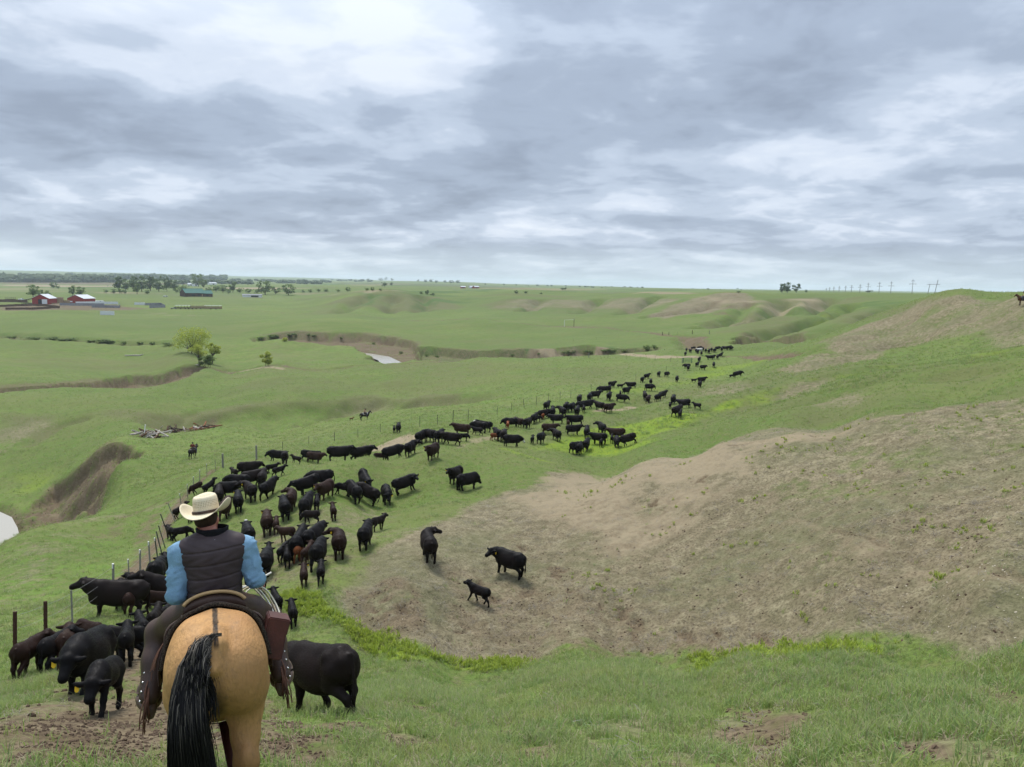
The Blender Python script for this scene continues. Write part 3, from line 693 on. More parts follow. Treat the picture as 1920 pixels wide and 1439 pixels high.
# ---------------------------------------------------------------- haze over the plains
def haze_box():
    bm = bmesh.new(); bmesh.ops.create_cube(bm, size=1.0)
    me = bpy.data.meshes.new('haze'); bm.to_mesh(me); bm.free()
    o = bpy.data.objects.new('haze', me); COL.objects.link(o); o['kind'] = 'stuff'
    z0, z1 = float(GZ.min()) + CZ - 1.0, max(CZ + 30.0, float(GZ.max()) + CZ + 25.0)
    o.scale = (22000, 22000, z1 - z0); o.location = (0, 0, (z0 + z1) / 2)
    m = bpy.data.materials.new('haze_air'); m.use_nodes = True; nt = m.node_tree; nt.nodes.clear()
    v = nt.nodes.new('ShaderNodeVolumePrincipled'); v.inputs['Color'].default_value = (0.80, 0.90, 1.0, 1)
    v.inputs['Density'].default_value = 0.000075; v.inputs['Anisotropy'].default_value = 0.0
    out = nt.nodes.new('ShaderNodeOutputMaterial'); nt.links.new(v.outputs[0], out.inputs['Volume'])
    me.materials.append(m)
    return o
haze_box()
# ---------------------------------------------------------------- organic bodies: blended distance fields -> one skin
class Body:
    def __init__(s, k=0.08):
        s.p = []; s.k = k
    def cone(s, a, b, ra, rb, k=None, tag=0):
        s.p.append(('c', np.array(a, float), np.array(b, float), ra, rb, s.k if k is None else k, tag)); return s
    def chain(s, pts, k=None, tag=0):
        for (a, ra), (b, rb) in zip(pts[:-1], pts[1:]): s.cone(a, b, ra, rb, k, tag)
        return s
    def ell(s, c, r, rot=None, k=None, tag=0):
        s.p.append(('e', np.array(c, float), np.array(r, float), None if rot is None else np.array(Euler(rot).to_matrix()), None, s.k if k is None else k, tag)); return s
    def bounds(s):
        lo = np.full(3, 1e9); hi = np.full(3, -1e9)
        for q in s.p:
            if q[0] == 'c':
                for c, r in ((q[1], q[3]), (q[2], q[4])): lo = np.minimum(lo, c - r); hi = np.maximum(hi, c + r)
            else:
                r = q[2].max() if q[3] is not None else q[2]; lo = np.minimum(lo, q[1] - r); hi = np.maximum(hi, q[1] + r)
        return lo, hi
    def field(s, h):
        lo, hi = s.bounds(); pad = 0.06 + 3 * h; lo = lo - pad; hi = hi + pad
        n = np.ceil((hi - lo) / h).astype(int) + 1
        ax = [lo[i] + h * np.arange(n[i]) for i in range(3)]
        D = np.full(n, 10.0, np.float32)
        for q in s.p:
            k = q[5]; m = k + 4 * h
            if q[0] == 'c':
                l = np.minimum(q[1] - q[3], q[2] - q[4]) - m; u = np.maximum(q[1] + q[3], q[2] + q[4]) + m
            else:
                r = np.full(3, q[2].max()) if q[3] is not None else q[2]; l = q[1] - r - m; u = q[1] + r + m
            i0 = np.clip(np.floor((l - lo) / h).astype(int), 0, n - 1); i1 = np.clip(np.ceil((u - lo) / h).astype(int) + 1, 1, n)
            sl = tuple(slice(i0[i], i1[i]) for i in range(3))
            X = ax[0][sl[0]][:, None, None]; Y = ax[1][sl[1]][None, :, None]; Z = ax[2][sl[2]][None, None, :]
            if q[0] == 'c':
                a, b, ra, rb = q[1], q[2], q[3], q[4]; e = b - a; ee = float(e @ e) + 1e-9
                t = np.clip(((X - a[0]) * e[0] + (Y - a[1]) * e[1] + (Z - a[2]) * e[2]) / ee, 0, 1)
                d = np.sqrt((X - a[0] - t * e[0]) ** 2 + (Y - a[1] - t * e[1]) ** 2 + (Z - a[2] - t * e[2]) ** 2) - (ra + (rb - ra) * t)
            else:
                dx, dy, dz = X - q[1][0], Y - q[1][1], Z - q[1][2]
                if q[3] is not None:
                    R = q[3]; dx, dy, dz = (R[0, 0] * dx + R[1, 0] * dy + R[2, 0] * dz, R[0, 1] * dx + R[1, 1] * dy + R[2, 1] * dz, R[0, 2] * dx + R[1, 2] * dy + R[2, 2] * dz)
                r = q[2]
                k0 = np.sqrt((dx / r[0]) ** 2 + (dy / r[1]) ** 2 + (dz / r[2]) ** 2)
                k1 = np.sqrt((dx / r[0] ** 2) ** 2 + (dy / r[1] ** 2) ** 2 + (dz / r[2] ** 2) ** 2) + 1e-9
                d = k0 * (k0 - 1.0) / k1
            o = D[sl]
            hh = np.maximum(k - np.abs(o - d), 0) / max(k, 1e-6)
            D[sl] = np.minimum(o, d) - hh * hh * k * 0.25
        return D, lo
    def mesh(s, name, h, smooth=1, disp=None):
        D, lo = s.field(h)
        V, Q = surface_net(D, lo, h)
        if smooth: V = relax(V, Q, smooth)
        me = bpy.data.meshes.new(name)
        me.vertices.add(len(V)); me.vertices.foreach_set('co', V.astype(np.float32).ravel())
        me.loops.add(Q.size); me.loops.foreach_set('vertex_index', Q.ravel().astype(np.int32))
        me.polygons.add(len(Q)); me.polygons.foreach_set('loop_start', (np.arange(len(Q)) * 4).astype(np.int32)); me.polygons.foreach_set('loop_total', np.full(len(Q), 4, np.int32))
        me.update(calc_edges=True); me.polygons.foreach_set('use_smooth', np.ones(len(Q), bool))
        return me
def surface_net(D, lo, h):
    n = np.array(D.shape); S = D < 0
    c = np.zeros(n - 1, np.int8)
    for i in (0, 1):
        for j in (0, 1):
            for k in (0, 1): c += S[i:n[0]-1+i, j:n[1]-1+j, k:n[2]-1+k]
    act = (c > 0) & (c < 8); idx = np.full(n - 1, -1, np.int64); cells = np.argwhere(act); idx[act] = np.arange(len(cells))
    acc = np.zeros((len(cells), 3)); cnt = np.zeros(len(cells))
    cor = [(i, j, k) for i in (0, 1) for j in (0, 1) for k in (0, 1)]
    vals = {q: D[cells[:, 0] + q[0], cells[:, 1] + q[1], cells[:, 2] + q[2]] for q in cor}
    for a in cor:
        for ax in range(3):
            if a[ax] == 0:
                b = list(a); b[ax] = 1; b = tuple(b); va, vb = vals[a], vals[b]
                m = (va < 0) != (vb < 0); t = np.where(m, va / (va - vb + 1e-12), 0)
                p = np.zeros((len(cells), 3)); p[:] = a; p[:, ax] = t
                acc[m] += p[m]; cnt[m] += 1
    V = lo + h * (cells + acc / cnt[:, None])
    Q = []
    for ax in range(3):
        b1, b2 = (ax + 1) % 3, (ax + 2) % 3
        s0 = [slice(None)] * 3; s1 = [slice(None)] * 3; s0[ax] = slice(0, -1); s1[ax] = slice(1, None)
        A, B = S[tuple(s0)], S[tuple(s1)]
        e = np.argwhere(A != B); e = e[(e[:, b1] > 0) & (e[:, b2] > 0) & (e[:, b1] < n[b1] - 1) & (e[:, b2] < n[b2] - 1)]
        def cell(o1, o2):
            f = e.copy(); f[:, b1] -= o1; f[:, b2] -= o2; return idx[f[:, 0], f[:, 1], f[:, 2]]
        q = np.stack([cell(1, 1), cell(0, 1), cell(0, 0), cell(1, 0)], 1)
        fl = ~A[e[:, 0], e[:, 1], e[:, 2]]; q[fl] = q[fl][:, ::-1]; Q.append(q)
    return V, np.concatenate(Q)
def relax(V, Q, it):
    for _ in range(it):
        S = np.zeros_like(V); C = np.zeros(len(V))
        for a, b in ((0, 1), (1, 2), (2, 3), (3, 0)):
            for p, q in ((a, b), (b, a)):
                for c in range(3): S[:, c] += np.bincount(Q[:, p], V[Q[:, q], c], len(V))
                C += np.bincount(Q[:, p], minlength=len(V))
        V = 0.45 * V + 0.55 * S / C[:, None]
    return V
def mesh_co(me):
    a = np.empty(len(me.vertices) * 3, np.float32); me.vertices.foreach_get('co', a); return a.reshape(-1, 3)
def paint(me, name, col):
    at = me.attributes.new(name, 'FLOAT_COLOR', 'POINT'); arr = np.ones((len(me.vertices), 4), np.float32); arr[:, :3] = col
    at.data.foreach_set('color', arr.ravel())
def link(name, me, parent=None, mat=None):
    o = bpy.data.objects.new(name, me); COL.objects.link(o); o.parent = parent
    if mat is not None and len(me.materials) == 0: me.materials.append(mat)
    return o
def tag(o, label=None, cat=None, group=None, kind=None):
    if label: o['label'] = label
    if cat: o['category'] = cat
    if group: o['group'] = group
    if kind: o['kind'] = kind
    return o
def empty(name, loc=(0, 0, 0), rz=0.0):
    o = bpy.data.objects.new(name, None); COL.objects.link(o); o.location = loc; o.rotation_euler = (0, 0, rz); o.empty_display_size = 0.2
    return o
def from_bm(name, bm, mat=None, parent=None, smooth=False):
    me = bpy.data.meshes.new(name); bmesh.ops.recalc_face_normals(bm, faces=bm.faces); bm.to_mesh(me); bm.free()
    if smooth: me.polygons.foreach_set('use_smooth', np.ones(len(me.polygons), bool))
    return link(name, me, parent, mat)
def box(bm, c, s, rot=None):
    M = Matrix.Translation(c) @ (rot.to_4x4() if rot is not None else Matrix()) @ Matrix.Diagonal((*s, 1))
    return bmesh.ops.create_cube(bm, size=1.0, matrix=M)['verts']
def tube(bm, pts, radii, n=8, cap=True, flat=1.0):
    pts = [Vector(p) for p in pts]; rings = []
    if not hasattr(radii, '__len__'): radii = [radii] * len(pts)
    up = Vector((0, 0, 1))
    for i, p in enumerate(pts):
        d = (pts[min(i + 1, len(pts) - 1)] - pts[max(i - 1, 0)]).normalized()
        a = d.cross(up)
        if a.length < 1e-3: a = d.cross(Vector((0, 1, 0)))
        a.normalize(); b = a.cross(d).normalized()
        rings.append([bm.verts.new(p + (a * math.cos(t) + b * math.sin(t) * flat) * radii[i]) for t in [2 * math.pi * k / n for k in range(n)]])
    for r0, r1 in zip(rings[:-1], rings[1:]):
        for k in range(n): bm.faces.new((r0[k], r0[(k + 1) % n], r1[(k + 1) % n], r1[k]))
    if cap and n > 2:
        bm.faces.new(rings[0][::-1]); bm.faces.new(rings[-1])
def bez(p0, p1, p2, n):
    p0, p1, p2 = map(Vector, (p0, p1, p2)); return [p0 * (1-t)**2 + p1 * 2*t*(1-t) + p2 * t*t for t in [i / (n - 1) for i in range(n)]]
# ---------------------------------------------------------------- cattle
def rot2(v, a):
    return (v[0] * math.cos(a) - v[1] * math.sin(a), v[0] * math.sin(a) + v[1] * math.cos(a))
def cow_body(neck_yaw=0.0, neck_pitch=0.35, head_pitch=-0.5, gait=0.0, calf=False, tail_sw=0.0, head_yaw=0.0, fat=1.0, hind=0.0):
    """cattle body facing +X, hooves on z=0; neck angles in radians; returns Body and ear places"""
    B = Body(0.12)
    if not calf:
        B.ell((0.08, 0, 0.90), (0.78, 0.37 * fat, 0.40)); B.ell((-0.05, 0, 0.75), (0.64, 0.40 * fat, 0.36))
        B.ell((0.50, 0, 0.92), (0.34, 0.29, 0.42)); B.ell((0.66, 0, 0.70), (0.24, 0.20, 0.26))
        B.ell((-0.58, 0, 1.00), (0.40, 0.31, 0.31)); B.ell((-0.80, 0, 0.94), (0.22, 0.27, 0.32))
        B.cone((0.50, 0, 1.22), (-0.20, 0, 1.18), 0.12, 0.13); B.cone((-0.20, 0, 1.18), (-0.74, 0, 1.23), 0.13, 0.12)
        B.cone((-0.58, 0.20, 1.18), (-0.58, -0.20, 1.18), 0.10, 0.10)                         # hooks of the hips
        B.cone((-0.90, 0.10, 1.10), (-0.90, -0.10, 1.10), 0.09, 0.09)
        B.ell((-0.42, 0, 0.52), (0.18, 0.15, 0.13), k=0.06)                                   # udder
        nb, nr, nl, hr, hl = (0.62, 0, 1.04), 0.29, 0.50, 0.172, 0.40
        leg, sh, top = 1.0, 0.17, 0.66
        tail0, tlen = (-1.00, 0, 1.18), 0.80
    else:
        B.ell((0.05, 0, 0.92), (0.66, 0.25, 0.29)); B.ell((0.0, 0, 0.86), (0.52, 0.26, 0.26))
        B.ell((0.46, 0, 0.95), (0.28, 0.23, 0.32)); B.ell((0.58, 0, 0.82), (0.20, 0.15, 0.20))
        B.ell((-0.52, 0, 1.00), (0.33, 0.25, 0.26)); B.ell((-0.70, 0, 0.94), (0.18, 0.21, 0.26))
        B.cone((0.46, 0, 1.16), (-0.66, 0, 1.16), 0.09, 0.09)
        nb, nr, nl, hr, hl = (0.50, 0, 1.03), 0.205, 0.46, 0.178, 0.35
        leg, sh, top = 1.0, 0.15, 0.74
        tail0, tlen = (-0.86, 0, 1.12), 0.62
    # neck and head
    d = (math.cos(neck_pitch), 0, math.sin(neck_pitch)); dx, dy = rot2((d[0], 0), neck_yaw)
    mid = (nb[0] + dx * nl * 0.45 + 0.06, nb[1] + dy * nl * 0.35, nb[2] + d[2] * nl * 0.5)
    hd = (nb[0] + dx * nl, nb[1] + dy * nl, nb[2] + d[2] * nl)
    B.chain([(nb, nr), (mid, nr * 0.84), (hd, hr * 1.0)])
    B.cone((nb[0] - 0.05, 0, nb[2] - 0.16), (mid[0], mid[1], mid[2] - 0.10), nr * 0.75, nr * 0.5)
    yaw = neck_yaw + head_yaw
    hx, hy = rot2((math.cos(head_pitch), 0), yaw); hz = math.sin(head_pitch)
    muz = (hd[0] + hx * hl, hd[1] + hy * hl, hd[2] + hz * hl)
    B.cone(hd, muz, hr * 0.96, hr * 0.54, 0.05)
    up = (-hz * math.cos(yaw), -hz * math.sin(yaw), math.cos(head_pitch))           # head's up
    B.ell((hd[0] + up[0] * hr * .55 + hx * .02, hd[1] + up[1] * hr * .55 + hy * .02, hd[2] + up[2] * hr * .55), (hr * .62,) * 3, k=0.06)   # poll
    B.ell((muz[0] - hx * .03, muz[1] - hy * .03, muz[2] - hz * .03), (hr * .60,) * 3, k=0.04)
    sx, sy = -math.sin(yaw), math.cos(yaw)
    ears = []
    for sg in (1, -1):
        e0 = (hd[0] + sx * hr * .75 * sg + up[0] * hr * .35, hd[1] + sy * hr * .75 * sg + up[1] * hr * .35, hd[2] + up[2] * hr * .35)
        el = 0.205 if not calf else 0.225
        e1 = (e0[0] + sx * el * sg - hx * .05, e0[1] + sy * el * sg - hy * .05, e0[2] + 0.02)
        B.cone(e0, e1, 0.062, 0.040, 0.025); B.cone(((e0[0]+e1[0])/2, (e0[1]+e1[1])/2, (e0[2]+e1[2])/2 - .03), e1, 0.060, 0.040, 0.025)
        ears.append((e1[0] - sx * .05 * sg, e1[1] - sy * .05 * sg, e1[2] - 0.06))
    # legs
    fr = 0.115 if not calf else 0.085; th = 0.21 if not calf else 0.16; lr = 1.0 if not calf else 0.92
    for sg, ph in ((1, gait), (-1, -gait)):
        y = sh * sg; x = 0.50 if not calf else 0.46
        kx = x + 0.16 * ph; fx = x + 0.34 * ph; lift = max(0, -ph) * 0.05
        B.chain([((x, y, top + .1), fr * 1.25), ((kx, y * .95, 0.40), 0.076 * lr), ((fx, y * .92, 0.12 + lift), 0.056 * lr), ((fx + .03, y * .92, 0.045 + lift), 0.072 * lr)], k=0.06)
        y = (0.19 if not calf else 0.15) * sg; x = -0.64 if not calf else -0.56; q = -ph * 0.9 + hind * sg
        B.cone((x, y * .9, 0.92), (x + 0.12, y, 0.66), th, th * .74, 0.10)
        hk = (x - 0.14 + 0.20 * q, y * .95, 0.44); ft = (x - 0.10 + 0.36 * q, y * .92, 0.12 + max(0, -q) * .04)
        B.chain([((x + 0.10, y, 0.66), th * .66), (hk, 0.076 * lr), (ft, 0.058 * lr), ((ft[0] + .04, ft[1], ft[2] - .075), 0.072 * lr)], k=0.06)
    # tail
    t0 = tail0; t1 = (t0[0] - 0.06, tail_sw * .12, t0[2] - tlen * .45); t2 = (t0[0] - 0.04, tail_sw * .30, t0[2] - tlen * .85); t3 = (t0[0] - 0.03, tail_sw * .36, t0[2] - tlen * 1.05)
    if not calf: B.chain([((t0[0] + .1, 0, t0[2]), .05), (t0, .045), (t1, 0.028), (t2, 0.045), (t3, 0.02)], k=0.03)
    else: B.chain([((t0[0] + .1, 0, t0[2]), .04), (t0, .032), (t1, 0.022), (t3, 0.028)], k=0.03)
    return B, ears, muz, hd
POSES = {   # kind: parameters
 'stand':  dict(neck_pitch=0.42, head_pitch=-0.42),
 'walk':   dict(neck_pitch=0.18, head_pitch=-0.65, gait=0.75, tail_sw=.3),
 'walk2':  dict(neck_pitch=0.05, head_pitch=-0.75, gait=-0.7, tail_sw=-.3),
 'low':    dict(neck_pitch=-0.35, head_pitch=-0.95, gait=0.3),
 'graze':  dict(neck_pitch=-0.95, head_pitch=-0.75, gait=0.35, neck_yaw=0.15),
 'left':   dict(neck_pitch=0.30, neck_yaw=1.05, head_pitch=-0.35, head_yaw=0.45, gait=0.25),
 'right':  dict(neck_pitch=0.22, neck_yaw=-1.05, head_pitch=-0.35, head_yaw=-0.4, gait=-0.25),
 'c_stand': dict(calf=True, neck_pitch=0.55, head_pitch=-0.25, gait=0.2),
 'c_walk': dict(calf=True, neck_pitch=0.45, head_pitch=-0.35, gait=0.8, tail_sw=.5),
 'c_left': dict(calf=True, neck_pitch=0.5, neck_yaw=0.8, head_pitch=-0.25, head_yaw=0.4, gait=-0.35),
 'c_right': dict(calf=True, neck_pitch=0.5, neck_yaw=-0.8, head_pitch=-0.25, head_yaw=-0.4, gait=-0.5),
 'c_low':  dict(calf=True, neck_pitch=-0.55, head_pitch=-1.0, gait=0.4),
}
CALF_S = 0.68
COW_MESH = {}
def cow_mesh(pose, lod):
    if (pose, lod) not in COW_MESH:
        B, ears, muz, hd = cow_body(**POSES[pose])
        h = {0: 0.024, 1: 0.034, 2: 0.055}[lod]
        me = B.mesh('cattle_' + pose, h, 2 if lod < 2 else 1)
        V = mesh_co(me)
        # coat map: r = how much brown shows on flanks, g = muzzle/face, b = leg dark
        br = np.clip(1 - np.abs(V[:, 2] - 0.92) / 0.42, 0, 1) * np.clip(1.4 - np.abs(V[:, 0] + 0.05) * 1.1, 0, 1)
        face = np.clip(1 - np.linalg.norm(V - (np.array(hd) * .45 + np.array(muz) * .55), axis=1) / 0.26, 0, 1) ** 0.5
        paint(me, 'coat', np.stack([br, face, np.clip(1 - V[:, 2] / 0.6, 0, 1)], 1))
        me.materials.append(COAT)
        COW_MESH[(pose, lod)] = (me, ears)
    return COW_MESH[(pose, lod)]
def coat_material():
    M = Mat('cattle_coat')
    oi = M.nd('ShaderNodeObjectInfo'); at = M.nd('ShaderNodeAttribute', attribute_name='coat')
    sp = M.nd('ShaderNodeSeparateColor'); M.L.new(at.outputs['Color'], sp.inputs[0])
    rnd = oi.outputs['Random']
    nz = M.noise(3.0, 4, 0.6); hair = M.noise(42.0, 3, 0.6, stretch=(0.35, 1, 1))
    col = oi.outputs['Color']
    c = M.mix(M.math('MULTIPLY', sp.outputs[0], M.rng(nz, 0.35, 0.65, 0.2, 0.9)), col, M.mix(0.35, col, (0.030, 0.014, 0.009)))
    c = M.mix(M.rng(hair, 0.45, 0.75, 0, 0.5), c, M.mix(0.5, c, (0.014, 0.011, 0.009)))
    c = M.mix(M.math('MULTIPLY', M.rng(sp.outputs[1], 0.25, 0.6), M.math('SUBTRACT', 1.0, oi.outputs['Alpha'])), c, (0.62, 0.59, 0.54))   # bald face
    c = M.mix(M.math('MULTIPLY', sp.outputs[2], M.rng(nz, 0.5, 0.7, 0, 0.35)), c, (0.05, 0.035, 0.024))
    M.bump(M.math('ADD', hair, M.math('MULTIPLY', nz, .25)), 0.4, 0.012)
    return M.done(c, M.rng(hair, .4, .65, .42, .75), 0.06)
COAT = coat_material()
TAG_MAT = Mat('yellow_ear_tag').done((0.75, 0.48, 0.02), 0.5)
def tag_mesh():
    bm = bmesh.new()
    pr = [(-.022, 0), (-.022, -.045), (-.008, -.062), (.008, -.062), (.022, -.045), (.022, 0), (.006, .012), (-.006, .012)]
    f = [bm.verts.new((.004, x * 2.0, z * 2.0)) for x, z in pr]; b = [bm.verts.new((-.004, x * 2.0, z * 2.0)) for x, z in pr]
    bm.faces.new(f); bm.faces.new(b[::-1])
    for i in range(8): bm.faces.new((f[i], b[i], b[(i+1) % 8], f[(i+1) % 8]))
    me = bpy.data.meshes.new('ear_tag'); bmesh.ops.recalc_face_normals(bm, faces=bm.faces); bm.to_mesh(me); bm.free(); me.materials.append(TAG_MAT); return me
TAGME = tag_mesh()
COATS = {'k': (0.0062, 0.0058, 0.0062), 'b': (0.0105, 0.0078, 0.0070), 'n': (0.024, 0.0125, 0.0090), 'r': (0.200, 0.062, 0.022), 'p': (0.42, 0.40, 0.36)}
def put_cow(u, v, h, pose, coat='k', tagged=0, s=1.0, d=None, white=0):
    x, y, z, dist = at_dist(u, d) if d else ground_hit(u, v)
    calf = pose.startswith('c_')
    lod = 0 if dist < 24 else (1 if dist < 60 else 2)
    me, ears = cow_mesh(pose, lod)
    o = bpy.data.objects.new('calf' if calf else 'cow', me); COL.objects.link(o)
    az = math.atan2(x, y)
    hd = az + math.radians(h)                       # compass heading, clockwise from +Y
    o.rotation_euler = (0, 0, math.pi / 2 - hd)
    k = s * (CALF_S if calf else 0.97) * RNG.uniform(0.96, 1.04)
    o.scale = (k, k, k)
    fx, fy = math.sin(hd), math.cos(hd)
    # stand on the slope: tilt a little with the ground along the body
    zf, zb = ground_z(x + fx * .6 * k, y + fy * .6 * k), ground_z(x - fx * .7 * k, y - fy * .7 * k)
    o.rotation_euler[1] = -math.atan2(zf - zb, 1.3 * k) * 0.85; o.rotation_mode = 'XYZ'
    o.location = (x, y, (zf + zb) / 2 + CZ - 0.01)
    c = COATS[coat]; j = RNG.uniform(0.75, 1.3)
    o.color = (c[0] * j, c[1] * j, c[2] * j, 0.0 if white else 1.0)
    for e in ((0,) if tagged == 1 else (1,) if tagged == 2 else (0, 1) if tagged == 3 else ()):
        t = bpy.data.objects.new('ear_tag', TAGME); COL.objects.link(t); t.parent = o; t.location = ears[e]
        t.rotation_euler = (0, 0, 0.2)
        t['label'] = 'yellow plastic ear tag'
    return o
